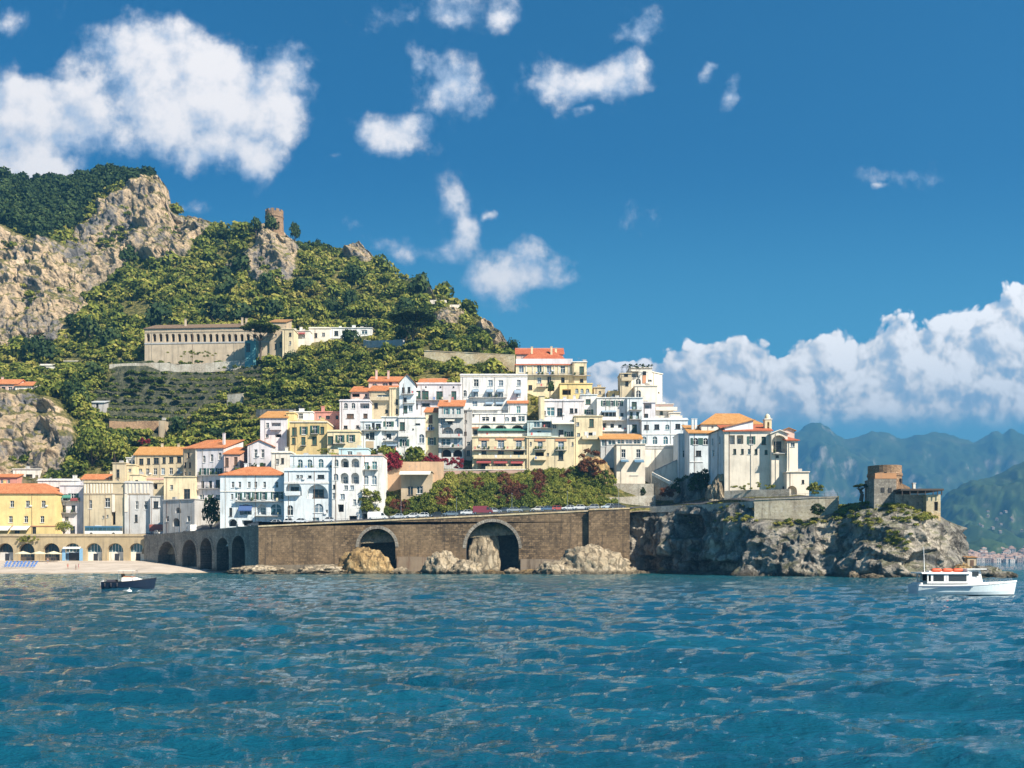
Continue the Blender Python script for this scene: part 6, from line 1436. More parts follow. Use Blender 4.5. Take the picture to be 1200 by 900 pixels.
def ivy_wall():
    rg = random.Random(9); it, rus = [], []
    poly = [(424,578),(450,572),(470,590),(505,575),(512,558),(600,556),(640,552),(690,520),(705,528),(722,560),(724,585),(716,600),(640,602),(560,603),(500,606),(430,611)]
    patch = [(594, 572, 12, 22), (632, 566, 10, 20), (610, 580, 8, 10), (470, 592, 12, 12), (690, 535, 12, 16), (560, 570, 6, 10), (665, 560, 8, 10), (520, 585, 8, 14)]
    for k in range(3600):
        px, py = rg.uniform(424, 724), rg.uniform(518, 611)
        if not in_poly([px], [py], poly)[0]: continue
        Y = hit(px, py)
        if Y is None or Y < float(road_y(px)) + .6: continue
        r = rg.uniform(.55, 1.35); x, z = XP(px, Y), float(terrain(px, Y))
        if blocked(x, Y - 1.2, z, r * .2): continue
        n = perlin(np.array([[x * .09, Y * .09, z * .09]]))[0]
        p = any(((px - a) / c) ** 2 + ((py - b) / d) ** 2 < rg.uniform(.4, 1.3) for a, b, c, d in patch)
        (rus if p and rg.random() < .75 else it).append((x, Y - .3, z + .2, r, r * 1.15, rg.random() * 6.28, rg.randrange(4), -.15 + n * .55 + rg.gauss(0, .08)))
    merged('bank_creeper', 'green creeper and shrubs covering the steep bank above the coast road', 'creeper', it, FINE, LEAF)
    merged('russet_creeper', 'russet autumn creeper patches among the green of the steep bank', 'creeper', rus, FINE, LEAF_AUT)
    for (label, px, py, w, h, Y, mat, nm) in (
        ('brown and green scrub covering the crag below the cream house', 692, 548, 15, 20, 295, LEAF_AUT, 'shrub'), ('green scrub at the foot of the crag beside the tall plain white block', 707, 568, 12, 14, 292, LEAF, 'shrub'), ('green scrub left of the crag under the cream house', 676, 558, 12, 9, 297, LEAF, 'shrub'), ('long low green hedge along the foot of the arcaded convent', 228, 415, 52, 3.4, 415, LEAF, 'hedge'), ('crimson bougainvillea spilling over the peach bank wall', 460, 543, 11, 10, 296, LEAF_RED, 'bougainvillea'), ('red bougainvillea below the white cave-arched house', 503, 539, 11, 6, 302, LEAF_RED, 'bougainvillea'),
        ('red bougainvillea hedge under the grey verandah house', 528, 543, 17, 6, 302.5, LEAF_RED, 'bougainvillea'), ('golden green hedge beside the crimson bougainvillea', 482, 538, 13, 5, 300, LEAF, 'hedge'), ('green hedge on the terrace behind the white hotel', 438, 529, 12, 4, 304, LEAF, 'hedge'), ('small green hedge in front of the mustard yellow house', 381, 528.5, 9, 3, 308, LEAF, 'hedge'),
        ('dark trailing ivy on the rock under the monastery wing', 822, 566, 14, 14, 285, LEAF_DARK, 'ivy'), ('dark green ivy hanging left of the sunlit rock pillar', 800, 570, 14, 9, 290, LEAF_DARK, 'ivy'), ('russet shrub beside the stone stair', 782, 577, 9, 6, 286, LEAF_AUT, 'shrub'), ('rounded shrub on the rubble slope wall', 753, 577, 3, 5, 293, LEAF_DARK, 'shrub'),
        ('grassy shrubs along the garden wall under the monastery front', 885, 570, 30, 4, 258, LEAF, 'hedge'), ('dark shrub hanging on the tan retaining wall', 958, 598, 7, 6, 230, LEAF_DARK, 'shrub'), ('small shrub on the tan retaining wall near its left end', 910, 593, 5, 4, 237, LEAF_DARK, 'shrub'), ('crimson flowering shrub above the ochre-roofed house', 169, 517, 7, 3.4, 355, LEAF_RED, 'bougainvillea'),
        ('climbing greenery at the end of the white hotel wing', 434, 588, 11, 15, 282.6, LEAF, 'shrub'), ('creeper draped over the beach arcade parapet', 34, 632, 15, 3.4, 318.2, LEAF, 'creeper'), ('leafy plants along the pergola of the crest hotel', 747, 429, 18, 2.6, 337, LEAF_DARK, 'plants'), ('green plants on the roof terrace beside the lilac villa', 279, 553.5, 6, 4, 300, LEAF, 'plants'),
        ('green shrub tuft at the far end of the monastery lodge', 955, 573, 8, 6, 252, LEAF, 'shrub')):
        V, T = [], []
        for k in range(26):
            a = rg.random() * 6.28; q = math.sqrt(rg.random()); v, _, t = FINE[k % 4]; s = Y / F; r = min(max(min(w, h) * s * .55, .45), 1.3)
            V.append(v * r + np.array([q * math.cos(a) * w * s, rg.uniform(-.5, .5), q * math.sin(a) * h * s])); T.append(np.clip(t + rg.gauss(.02, .08), 0, 1))
        V = np.concatenate(V); zmin = V[:, 2].min(); V[:, 2] -= zmin
        me = big_mesh(nm, V, np.arange(len(V), dtype=np.int32).reshape(-1, 4), mat, False, {'tint': ('POINT', np.concatenate(T))})
        tag(link(nm, me, None, (XP(px, Y), Y, ZP(py, Y) + zmin)), label, nm if nm != 'ivy' else 'creeper')
ivy_wall()

def stone_pine(label, px, py_base, py_mid, hw, hh, Y, seed):
    z0 = ZP(py_base, Y); zc = ZP(py_mid, Y); s = Y / F; R, Hh = hw * s, hh * s
    e = empty('umbrella_pine', (XP(px, Y), Y, z0)); tag(e, label, 'tree')
    m = MB(); pts = [(0, 0, -1), (.3, 0, (zc - z0) * .3), (-.1, .1, (zc - z0) * .62)]
    for a, b2, r0, r1 in zip(pts, pts[1:], (.5, .42), (.42, .34)): m.bar(a, b2, r0, 0, 8, r1)
    rg = random.Random(seed)
    for k in range(9):
        a = k * 2 * math.pi / 9 + rg.random() * .3; m.bar(pts[-1], (R * .6 * math.cos(a), R * .6 * math.sin(a), zc - z0 + rg.uniform(-.4, .5) * Hh), .18, 0, 5, .06)
    m.build('trunk', BARK, e)
    V, T = [], []
    for k in range(46):
        a = rg.random() * 6.28; q = math.sqrt(rg.random()) * .86; v, _, t = TREE[k % 5]; r = R * .24
        V.append(v * np.array([r, r, r * .55]) + np.array([q * R * math.cos(a), q * R * math.sin(a), (1 - q * q) * Hh * .9 + rg.uniform(-.3, .2) * Hh])); T.append(np.clip(t + rg.gauss(-.2 if seed == 1 else .2, .1), 0, 1))
    V = np.concatenate(V); link('crown', big_mesh('crown', V, np.arange(len(V), dtype=np.int32).reshape(-1, 4), LEAF if seed == 1 else LEAF_DARK, False, {'tint': ('POINT', np.concatenate(T))}), e, (0, 0, zc - z0))
stone_pine('umbrella pine with flat green crown in front of the arcaded convent', 305, 419, 388, 25, 9, 408, 1)
stone_pine('wide dark umbrella pine above the orange stone retaining wall', 484, 424, 377, 30, 12, 392, 2)
stone_pine('small dark pine beside the headland watchtower', 1009, 582, 571, 8.5, 3.4, 226, 3)

def named_tree(name, label, px, py0, py1, hw, Y, dark=True, k=0):
    z0, z1 = ZP(py1, Y), ZP(py0, Y); r = hw * Y / F; h = (z1 - z0) / 1.75
    tree(name, label, 'tree', XP(px, Y), Y, z0, r, h, k, (BIG_D if dark else BIG) if hw > 8.5 else (CROWN_D if dark else CROWN), None, .78)
named_tree('street_tree', 'big dark round tree at the roadside beside the white hotel', 247, 579, 625, 12.5, 297, True, 1)
named_tree('street_tree', 'small green street tree beside the narrow house', 75, 608, 628, 9, 322, False, 2)
named_tree('pine_tree', 'dark pine directly in front of the ruined watchtower', 319, 251, 276, 8, 515, True, 3)
named_tree('pine_tree', 'round dark pine left of the ruined watchtower', 300, 254, 276, 6.5, 518, True, 4)
named_tree('pine_tree', 'tall dark pine right of the ruined watchtower on the skyline', 345, 259, 287, 7.5, 540, True, 0)
named_tree('pine_tree', 'small lone tree on the skyline far right of the watchtower', 372, 280, 296, 5, 548, True, 1)
named_tree('ridge_tree', 'round green tree at the ridge end beside the palace roof', 600, 396, 417, 9, 392, True, 2)
named_tree('leafy_tree', 'large bright green leafy tree at the foot of the netted terraces', 108, 497, 552, 22, 350, False, 3)
named_tree('leafy_tree', 'spreading green tree left of the ochre-roofed house', 135, 505, 548, 17, 349, False, 1)
named_tree('leafy_tree', 'dark leafy tree at the foot of the left rock face', 88, 515, 560, 12, 349, True, 0)
named_tree('leafy_tree', 'round dark tree on the terraces above the red house', 385, 420, 447, 14, 392, True, 2)
named_tree('leafy_tree', 'dark tree beside the farmhouses under the convent', 342, 410, 428, 12, 408, True, 4)
named_tree('leafy_tree', 'green tree beside the orange stone wall above the grand hotel', 563, 422, 440, 12, 366, False, 4)
named_tree('leafy_tree', 'smaller green tree left of the orange stone wall', 538, 424, 440, 9, 366, False, 0)
named_tree('leafy_tree', 'brown-leaved tree on the palace terrace', 645, 446, 462, 4.5, 345, True, 3)

# ------------------------------------------------------------------ shore rocks
def boulder(label, px, pyb, wpx, hpx, Y, mat, seed, dpt=1.0, name='boulder', group=None):
    s = Y / F; import bmesh
    bm = bmesh.new(); bmesh.ops.create_icosphere(bm, subdivisions=5 if wpx > 20 else 4, radius=1.0)
    P = np.array([v.co[:] for v in bm.verts]); o = seed * 7.7
    P0 = P * np.array([wpx * s / 2, wpx * s / 2 * dpt, hpx * s])
    d = (fbm(P * 1.2 + o, 5, .55, True) - .45) * .65 + (fbm(P * 3.1 + o, 4, .55, True) - .5) * .26
    q = np.round((P[:, 2] + fbm(P * .8 + o, 2) * .4) * 4) / 4 - P[:, 2]
    P = P * (1 + d[:, None]) ; P[:, 2] += q * .22
    P *= np.array([wpx * s / 2, wpx * s / 2 * dpt, hpx * s * .92])
    for v, c in zip(bm.verts, P): v.co = c
    me = bpy.data.meshes.new(name); bm.to_mesh(me); bm.free(); me.materials.append(mat)
    for p in me.polygons: p.use_smooth = True
    return tag(link(name, me, None, (XP(px, Y), Y, ZP(pyb, Y))), label, 'rock', group)
boulder('long low pale rock at the foot of the shaded arches', 302, 671, 54, 8, 262, ROCK_PALE, 1)
boulder('big ochre rock half blocking the smaller sea wall arch', 428, 672, 56, 26, 262, ROCK_OCHRE, 2, .7)
boulder('low tan rock ledge left of the smaller arch', 380, 672, 54, 9, 262, ROCK_PALE, 3)
boulder('pale rounded rock between the two great arches', 519, 672, 38, 22, 262, ROCK_PALE, 4)
boulder('tall pale crag standing inside the larger sea wall arch', 566, 676, 34, 58, 272, ROCK_PALE, 5, .5)
boulder('broken pale rock leaning against the larger arch', 545, 673, 40, 15, 260, ROCK_PALE, 6)
boulder('wide pale rock heap under the buttress block', 693, 672, 74, 28, 261, ROCK_PALE, 7, .6)
boulder('jagged pale rock right of the larger arch', 655, 673, 50, 14, 260, ROCK_PALE, 8)
boulder('sunlit rock pillar below the shaded monastery corner', 843, 592, 26, 30, 272, ROCK_PALE, 9)
boulder('dark ivy-hung rock under the monastery wing', 815, 592, 40, 32, 290, ROCK_HEAD, 10)
boulder('brown crag overgrown with scrub below the cream house', 694, 566, 40, 26, 300, ROCK_OCHRE, 31, .6)
boulder('low dark rock skerry trailing off the headland tip', 1152, 677, 40, 12, 208, ROCK_HEAD, 12)
boulder('last small dark skerry beyond the headland', 1176, 676, 24, 6, 210, ROCK_HEAD, 13)
boulder('squat ochre rock under the headland tip', 1128, 677, 22, 14, 207, ROCK_OCHRE, 14)
rg = random.Random(3)
for k, px in enumerate([340, 356, 402, 455, 468, 480, 492, 505, 600, 612, 622, 634, 676, 724, 736, 748, 762, 776, 318, 284, 290, 588, 575, 1000, 1022, 905, 870]):
    Yk = 261 if px < 770 else {1000: 209, 1022: 204, 905: 228, 870: 234}.get(px, 280)
    if 738 < px < 780: Yk = 271
    boulder('small tan rock awash at the foot of the sea wall' if px < 738 else 'small rock awash at the foot of the grey cliff', px, 673 if px < 780 else 678, rg.uniform(11, 26), rg.uniform(3, 8), Yk + rg.uniform(-1, 2), ROCK_OCHRE if rg.random() < .5 else ROCK_PALE, 20 + k, 1.0, 'shore_rock', 'small rocks along the sea wall' if px < 738 else 'small rocks along the cliff foot')
def hut():
    Y = 222; e = empty('rock_hut', (XP(1139, Y), Y, ZP(664, Y))); tag(e, 'little brown hut on the rocks behind the white boat', 'hut')
    MB().box(-1, 1, 0, 2, -1.5, 2.0).build('wall', TAN, e); MB().loft([[(-1.2, -.2, 2.0), (1.2, -.2, 2.0), (1.2, 2.2, 2.3), (-1.2, 2.2, 2.3)], [(-1.2, -.2, 2.12), (1.2, -.2, 2.12), (1.2, 2.2, 2.42), (-1.2, 2.2, 2.42)]], 0, True).build('roof', T_BROWN, e)
    MB().box(-.4, .4, -.05, -.003, -.2, 1.5).build('door', SH_BROWN, e)
hut()
# scrub on the headland
def head_scrub():
    rgn = random.Random(2); it = []; n0, n1 = HEAD.shape[:2]
    ppx = 600 + F * HEAD[:, :, 0] / HEAD[:, :, 1]; ppy = HOR - (HEAD[:, :, 2] - CZ) * F / HEAD[:, :, 1]
    spots = [(990, 596, 16, 14, 90), (1000, 600, 22, 18, 70), (975, 585, 14, 6, 40), (1062, 605, 26, 8, 36), (1085, 606, 14, 5, 30), (1048, 633, 14, 8, 26), (1056, 590, 20, 10, 40), (880, 608, 60, 6, 40), (940, 612, 40, 5, 40), (870, 595, 70, 5, 30), (1030, 588, 20, 8, 40), (1018, 612, 16, 16, 26)]
    for (a, b, w, h, n) in spots:
        for k in range(n):
            px, py = rgn.gauss(a, w * .5), rgn.gauss(b, h * .5)
            d = (ppx - px) ** 2 + (ppy - py) ** 2; d[:, 400:] += 1e6; i = int(d.argmin()); p = HEAD.reshape(-1, 3)[i]
            if d.ravel()[i] > 40: continue
            r = rgn.uniform(.4, 1.0); it.append((p[0], p[1] - .1, p[2] + .15, r, r * .8, rgn.random() * 6, rgn.randrange(4), rgn.gauss(-.05, .15)))
    merged('headland_scrub', 'low green and yellowish scrub clinging to the headland rock', 'scrub', it, FINE, LEAF)
head_scrub()

# ------------------------------------------------------------------ boats
def hull(mb, L, beam, free, sheer, m_hull=0, m_deck=1, m_boot=2, flare=1.0, draft=.35, n=22):
    """rings of a displacement hull, bow towards +x"""
    rings = []
    for k in range(n + 1):
        f = k / n; x = -L / 2 + L * f; w = beam / 2 * (1 - max(0, (f - .45) / .55) ** 2.3) * (.9 + .1 * min(1, f * 4)); w = max(w, .02)
        top = free + sheer * max(0, f - .25) ** 2 * 1.8; rake = .42 * max(0, f - .8) / .2
        xs = lambda h: x + rake * h * .9 * (free + sheer) * .55
        rings.append([(xs(1), -w, top), (xs(.8), -w * .985, top * .80), (xs(.35), -w * .90, top * .30), (xs(.05), -w * .80, .05), (xs(-.2), -w * .3, -draft), (xs(-.2), w * .3, -draft), (xs(.05), w * .80, .05), (xs(.35), w * .9, top * .30), (xs(.8), w * .985, top * .8), (xs(1), w, top)])
    k0 = len(mb.v); nn = 10
    for r in rings: mb.v += r
    for a in range(n):
        for i in range(nn - 1):
            mb.f.append((k0 + a * nn + i + 1, k0 + a * nn + i, k0 + (a + 1) * nn + i, k0 + (a + 1) * nn + i + 1)); mb.m.append(m_boot if i in (3, 4, 5) else m_hull)
        mb.f.append((k0 + a * nn, k0 + a * nn + 9, k0 + (a + 1) * nn + 9, k0 + (a + 1) * nn)); mb.m.append(m_deck)
    mb.f.append(tuple(k0 + i for i in range(nn))); mb.m.append(m_hull)
    return rings
def white_boat():
    Y = 104; s = Y / F; X0 = XP(1129, Y); L = 116 * s; zw = 0
    e = empty('tour_boat', (X0, Y, 0), math.radians(-2)); tag(e, 'white tour boat with long cabin and orange life rafts on its roof', 'boat')
    paint = plain((.62, .72, .76), .3); white = plain((.80, .80, .78), .35); dark = plain((.03, .05, .08), .4); gl = glass_mat('boat_glass', (.04, .05, .06)); oran = plain((.62, .10, .035), .6)
    m = MB(); rings = hull(m, L, 3.4, 1.05, .42, 0, 1, 2, draft=.45); m.build('hull', [paint, white, dark], e, smooth=False)
    st = MB()
    for a, b in zip(rings, rings[1:]):
        p, q = a[0], b[0]; st.loft([[(p[0], p[1] - .05, p[2] - .10), (p[0], p[1] + .06, p[2] - .10), (p[0], p[1] + .06, p[2] + .06), (p[0], p[1] - .05, p[2] + .06)], [(q[0], q[1] - .05, q[2] - .10), (q[0], q[1] + .06, q[2] - .10), (q[0], q[1] + .06, q[2] + .06), (q[0], q[1] - .05, q[2] + .06)]], 0, True)
        p, q = a[9], b[9]; st.loft([[(p[0], p[1] - .06, p[2] - .10), (p[0], p[1] + .05, p[2] - .10), (p[0], p[1] + .05, p[2] + .06), (p[0], p[1] - .06, p[2] + .06)], [(q[0], q[1] - .06, q[2] - .10), (q[0], q[1] + .05, q[2] - .10), (q[0], q[1] + .05, q[2] + .06), (q[0], q[1] - .06, q[2] + .06)]], 0, True)
    st.build('rubbing_strake', white, e)
    db = MB(); db.box(-L / 2 + .3, L * .02, -1.78, -1.70, .78, .90); db.build('blue_stripe', plain((.05, .10, .18), .4), e)
    g = lambda px: (px - 1129) * s; h = lambda py: (697 - py) * s
    x0, x1, xw = g(1081), g(1128.5), g(1147); zt = h(672.2); zd = h(683.5)
    cb = MB(); W = x1 - x0
    for sy in (-1.45, 1.45):
        y0, y1 = (sy - .05, sy + .05)
        cb.box(x0, x1, y0, y1, zd, zd + .22); cb.box(x0, x1, y0, y1, zt - .12, zt)
        for u in (0, .09, .40, .46, .94): cb.box(x0 + W * u, x0 + W * min(1, u + (.05 if u else .03)), y0, y1, zd + .22, zt - .12)
    cb.build('cabin_frame', white, e)
    for u0, u1 in ((.14, .40), (.51, .94)):
        for sy in (-1.45, 1.45): p = MB(); p.box(x0 + W * u0, x0 + W * u1, sy - .02, sy + .02, zd + .22, zt - .12); p.build('cabin_window', gl, e)
    r = MB(); r.loft([[(x0 - .6, -1.65, zt), (x0 - .6, 1.65, zt), (x0 - .6, 1.5, zt + .14), (x0 - .6, -1.5, zt + .14)], [(x1 + .25, -1.65, zt), (x1 + .25, 1.65, zt), (x1 + .25, 1.5, zt + .14), (x1 + .25, -1.5, zt + .14)]], 0, True); r.build('cabin_roof', white, e)
    for k, px in enumerate((1095.5, 1108, 1120)):
        f = MB(); f.lathe([(.02, -.16), (.14, -.16), (.2, -.1), (.2, .1), (.14, .16), (.02, .16)], 0, 12)
        l = len(f.v); f.v = [(z * 3.2, x, y + .2) for x, y, z in f.v]; f.build('life_raft', oran, e, (g(px), -.5, zt + .15), smooth=True)
        f2 = MB(); f2.box(-.5, .5, -.4, .5, 0, .14); f2.build('raft_cradle', white, e, (g(px), .5, zt + .145))
    wh = MB(); zw0, zw1 = h(681), h(667.5)
    wh.loft([[(x1, -1.25, zd - .1), (x1, 1.25, zd - .1), (x1, 1.15, zw1), (x1, -1.15, zw1)], [(xw, -1.0, zd - .1), (xw, 1.0, zd - .1), (xw - .28, .95, zw1), (xw - .28, -.95, zw1)]], 0, True); wo = wh.build('wheelhouse', white, e)
    for sy in (-1.16, 1.16): p = MB(); p.box(x1 + .5, xw - .55, sy - .03, sy + .03, zw0 + .55, zw1 - .2); p.build('window', gl, wo)
    p = MB(); p.box(xw - .26, xw - .18, -.8, .8, zw0 + .5, zw1 - .2); p.build('windscreen', gl, wo)
    rf = MB(); rf.box(x1 - .1, xw + .25, -1.3, 1.3, zw1 + .003, zw1 + .1); rf.build('wheelhouse_roof', white, wo)
    ms = MB(); ms.bar((g(1084), 0, zt + .1), (g(1083), 0, h(641)), .05, 0, 8, .03); ms.build('mast', white, e)
    sr = MB()
    for k in range(9):
        f = k / 8; x = xw + (L / 2 - xw - .2) * f; w = 1.5 * (1 - f ** 2.2) + .05; zz = 1.0 + .42 * .55 * (f * .9) ** 1.5 + .12
        for sy in (-1, 1): sr.bar((x, sy * w, zz), (x, sy * w, zz + .42), .018, 0, 4)
        if k: 
            for sy in (-1, 1): sr.bar((px_, sy * w_, zz_ + .42), (x, sy * w, zz + .42), .02, 0, 4)
        px_, w_, zz_ = x, w, zz
    sr.build('bow_rail', METAL, e)
    b = MB(); b.box(-L / 2 + .3, x0 - .4, -1.3, 1.3, 1.06, 1.3); b.build('stern_bench', white, e)
white_boat()
def motor_boat():
    Y = 123; s = Y / F; X0 = XP(151, Y); L = 58 * s
    e = empty('motor_boat', (X0, Y, 0), math.radians(3)); tag(e, 'dark blue motorboat with small white cuddy and outboard engine near the beach', 'boat')
    navy = plain((.012, .022, .045), .25); white = plain((.80, .79, .76), .35); wood = plain((.28, .13, .06), .5)
    m = MB(); rings = hull(m, L, 2.2, .95, .5, 0, 1, 2, draft=.3); m.build('hull', [navy, wood, plain((.5, .6, .66), .4)], e)
    st = MB()
    for a, b in zip(rings, rings[1:]):
        for i, sg in ((0, -1), (9, 1)):
            p, q = a[i], b[i]; st.loft([[(v[0], v[1] - .04, v[2] - .06), (v[0], v[1] + .04, v[2] - .06), (v[0], v[1] + .04, v[2] + .05), (v[0], v[1] - .04, v[2] + .05)] for v in (p, q)], 0, True)
    st.build('gunwale', plain((.02, .02, .03), .4), e)
    g = lambda px: (px - 151) * s
    c = MB(); c.loft([[(g(145), -.8, .95), (g(145), .8, .95), (g(145), .66, 1.5), (g(145), -.66, 1.5)], [(g(159), -.72, 1.05), (g(159), .72, 1.05), (g(159), .6, 1.5), (g(159), -.6, 1.5)], [(g(166), -.5, 1.15), (g(166), .5, 1.15), (g(165), .4, 1.3), (g(165), -.4, 1.3)]], 0, True); co = c.build('cuddy', white, e)
    w = MB(); w.loft([[(g(144.5), -.68, 1.5), (g(144.5), .68, 1.5), (g(143.8), .64, 1.95), (g(143.8), -.64, 1.95)], [(g(144.9), -.68, 1.5), (g(144.9), .68, 1.5), (g(144.2), .64, 1.95), (g(144.2), -.64, 1.95)]], 0, True); w.build('windscreen', GLASS, e)
    b = MB(); 
    for x in (142, 158):
        for sy in (-.8, .8): b.bar((g(x), sy, 1.0), (g(x), sy, 2.35), .025, 0, 5)
    b.build('bimini_frame', METAL, e)
    t = MB(); t.loft([[(g(140), -.9, 2.36), (g(140), 0, 2.45), (g(140), .9, 2.36), (g(140), .9, 2.32), (g(140), 0, 2.41), (g(140), -.9, 2.32)], [(g(160), -.9, 2.36), (g(160), 0, 2.45), (g(160), .9, 2.36), (g(160), .9, 2.32), (g(160), 0, 2.41), (g(160), -.9, 2.32)]], 0, True); t.build('bimini_top', plain((.66, .58, .50), .8), e)
    cu = MB(); cu.loft([[(g(146), -.5, 1.5), (g(146), .5, 1.5), (g(146), .4, 1.68), (g(146), -.4, 1.68)], [(g(157), -.45, 1.5), (g(157), .45, 1.5), (g(157), .35, 1.62), (g(157), -.35, 1.62)]], 0, True); cu.build('sun_cushion', plain((.35, .15, .08), .8), e)
    st2 = MB(); st2.box(g(128), g(136), -.75, .75, .97, 1.22); st2.build('stern_seat', plain((.05, .05, .07), .7), e)
    ob = MB(); ob.loft([[(g(119), -.2, .55), (g(119), .2, .55), (g(119), .2, 1.0), (g(119), -.2, 1.0)], [(g(122), -.24, .45), (g(122), .24, .45), (g(122), .2, 1.12), (g(122), -.2, 1.12)]], 0, True); oo = ob.build('outboard_engine', plain((.68, .68, .68), .4), e)
    lg = MB(); lg.bar((g(121), 0, .5), (g(120.6), 0, -.4), .09, 0, 6); lg.build('engine_leg', plain((.3, .3, .32), .4), oo)
    br = MB()
    for k, x in enumerate((164, 168, 172, 175)):
        w_ = (.7, .5, .3, .08)[k]
        for sy in (-1, 1):
            br.bar((g(x), sy * w_, 1.15 + .06 * k), (g(x + .6), sy * w_, 1.55 + .06 * k), .02, 0, 4)
            if k: br.bar((g(lx + .6), sy * lw, 1.55 + .06 * (k - 1)), (g(x + .6), sy * w_, 1.55 + .06 * k), .02, 0, 4)
        lx, lw = x, w_
    br.build('bow_rail', METAL, e)
    for x in (127, 134, 141):
        f = MB(); f.lathe([(.02, .0), (.09, .06), (.1, .4), (.03, .5)], 0, 8); f.build('fender', plain((.03, .03, .04), .5), e, (g(x), -1.12, .35))
motor_boat()
bu = MB(); bu.lathe([(.01, -.2), (.22, -.1), (.3, .05), (.22, .22), (.05, .3), (.01, .32)], 0, 14); bu.bar((0, 0, .3), (0, 0, .5), .03)
tag(bu.build('mooring_buoy', plain((.75, .76, .74), .4), None, (XP(151.5, 112), 112, .02), smooth=True), 'small white mooring buoy floating in front of the dark motorboat', 'buoy')

# ------------------------------------------------------------------ traffic on the coast road
def car_proto(kind):
    e = empty('parked_car', (0, 0, 0)); L, W, H = {'hatch': (3.9, 1.65, 1.45), 'saloon': (4.4, 1.72, 1.42), 'van': (5.6, 1.95, 2.25)}[kind]; x0, x1 = -L / 2, L / 2
    body = bpy.data.materials.get('car_paint')
    if body is None:
        body, t, b, _ = new_mat('car_paint'); oi = t.new('ShaderNodeObjectInfo'); t.link(oi.outputs['Color'], b.inputs['Base Color']); b.inputs['Roughness'].default_value = .25; b.inputs['Coat Weight'].default_value = .6
    def shell(pts, w0, w1, mat, name, par):
        m = MB(); m.loft([[(x, -w, z) for x, z, w in pts], [(x, w, z) for x, z, w in pts]], 0, True); return m.build(name, mat, par)
    w = W / 2
    if kind == 'van':
        low = [(x0, .35, w), (x1, .35, w), (x1, .95, w), (x1 - .55, 1.15, w), (x1 - 1.25, 2.0, w * .93), (x1 - 1.7, H, w * .9), (x0 + .1, H, w * .9), (x0, 1.9, w * .94)]
        shell(low, w, w, body, 'body', e)
        for sy in (-1, 1): m = MB(); m.poly([(x1 - 1.75, sy * (w + .012), 1.2), (x1 - .8, sy * (w + .012), 1.2), (x1 - 1.3, sy * (w * .94 + .03), 1.9), (x1 - 1.75, sy * (w * .94 + .03), 1.9)]); m.build('side_window', GLASS, e)
        m = MB(); m.poly([(x1 - .58, -w * .9, 1.18), (x1 - .58, w * .9, 1.18), (x1 - 1.2, w * .85, 2.0), (x1 - 1.2, -w * .85, 2.0)]); m.build('windscreen', GLASS, e)
    else:
        shell([(x0, .35, w), (x1, .35, w), (x1, .62, w), (x1 - .12, .78, w), (x1 - 1.0, .93, w), (x0 + .1, .95, w), (x0, .8, w)], w, w, body, 'body', e)
        b0 = x0 + (.1 if kind == 'hatch' else .75)
        cab = [(b0, .952, w * .96), (x1 - 1.05, .935, w * .96), (x1 - 1.75, H, w * .78), (b0 + .45, H, w * .78)]
        c = shell(cab, w, w, GLASS, 'glasshouse', e)
        m = MB(); m.box(b0 + .42, x1 - 1.72, -w * .8, w * .8, H + .002, H + .05); m.build('roof', body, e)
        pl = MB()
        for sy in (-1, 1):
            for (xa, xb) in ((b0 + .02, b0 + .46), ((b0 + x1 - 1.4) / 2, (b0 + x1 - 1.4) / 2), (x1 - 1.07, x1 - 1.74)): pl.bar((xa, sy * w * .965, .95), (xb, sy * w * .79, H), .05, 0, 4)
        pl.build('pillars', body, e)
    tyre = plain((.02, .02, .02), .8); rim = plain((.5, .5, .52), .3, .8)
    for xx in (x0 + .75, x1 - .8):
        for sy in (-1, 1):
            m = MB(); m.bar((xx, sy * (w - .2), .32), (xx, sy * (w + .01), .32), .32, 0, 14); o = m.build('wheel', tyre, e)
            m = MB(); m.bar((xx, sy * (w + .012), .32), (xx, sy * (w + .03), .32), .19, 0, 10); m.build('rim', rim, o)
    for sy in (-1, 1):
        m = MB(); m.box(x1 - .02, x1 + .015, sy * w * .6 - .18, sy * w * .6 + .18, .58, .72); m.build('headlight', plain((.8, .8, .78), .2), e)
        m = MB(); m.box(x0 - .015, x0 + .02, sy * w * .7 - .14, sy * w * .7 + .14, .62, .78); m.build('tail_light', plain((.35, .02, .02), .3), e)
    return e
PROTO = {k: car_proto(k) for k in ('hatch', 'saloon', 'van')}; used = set()
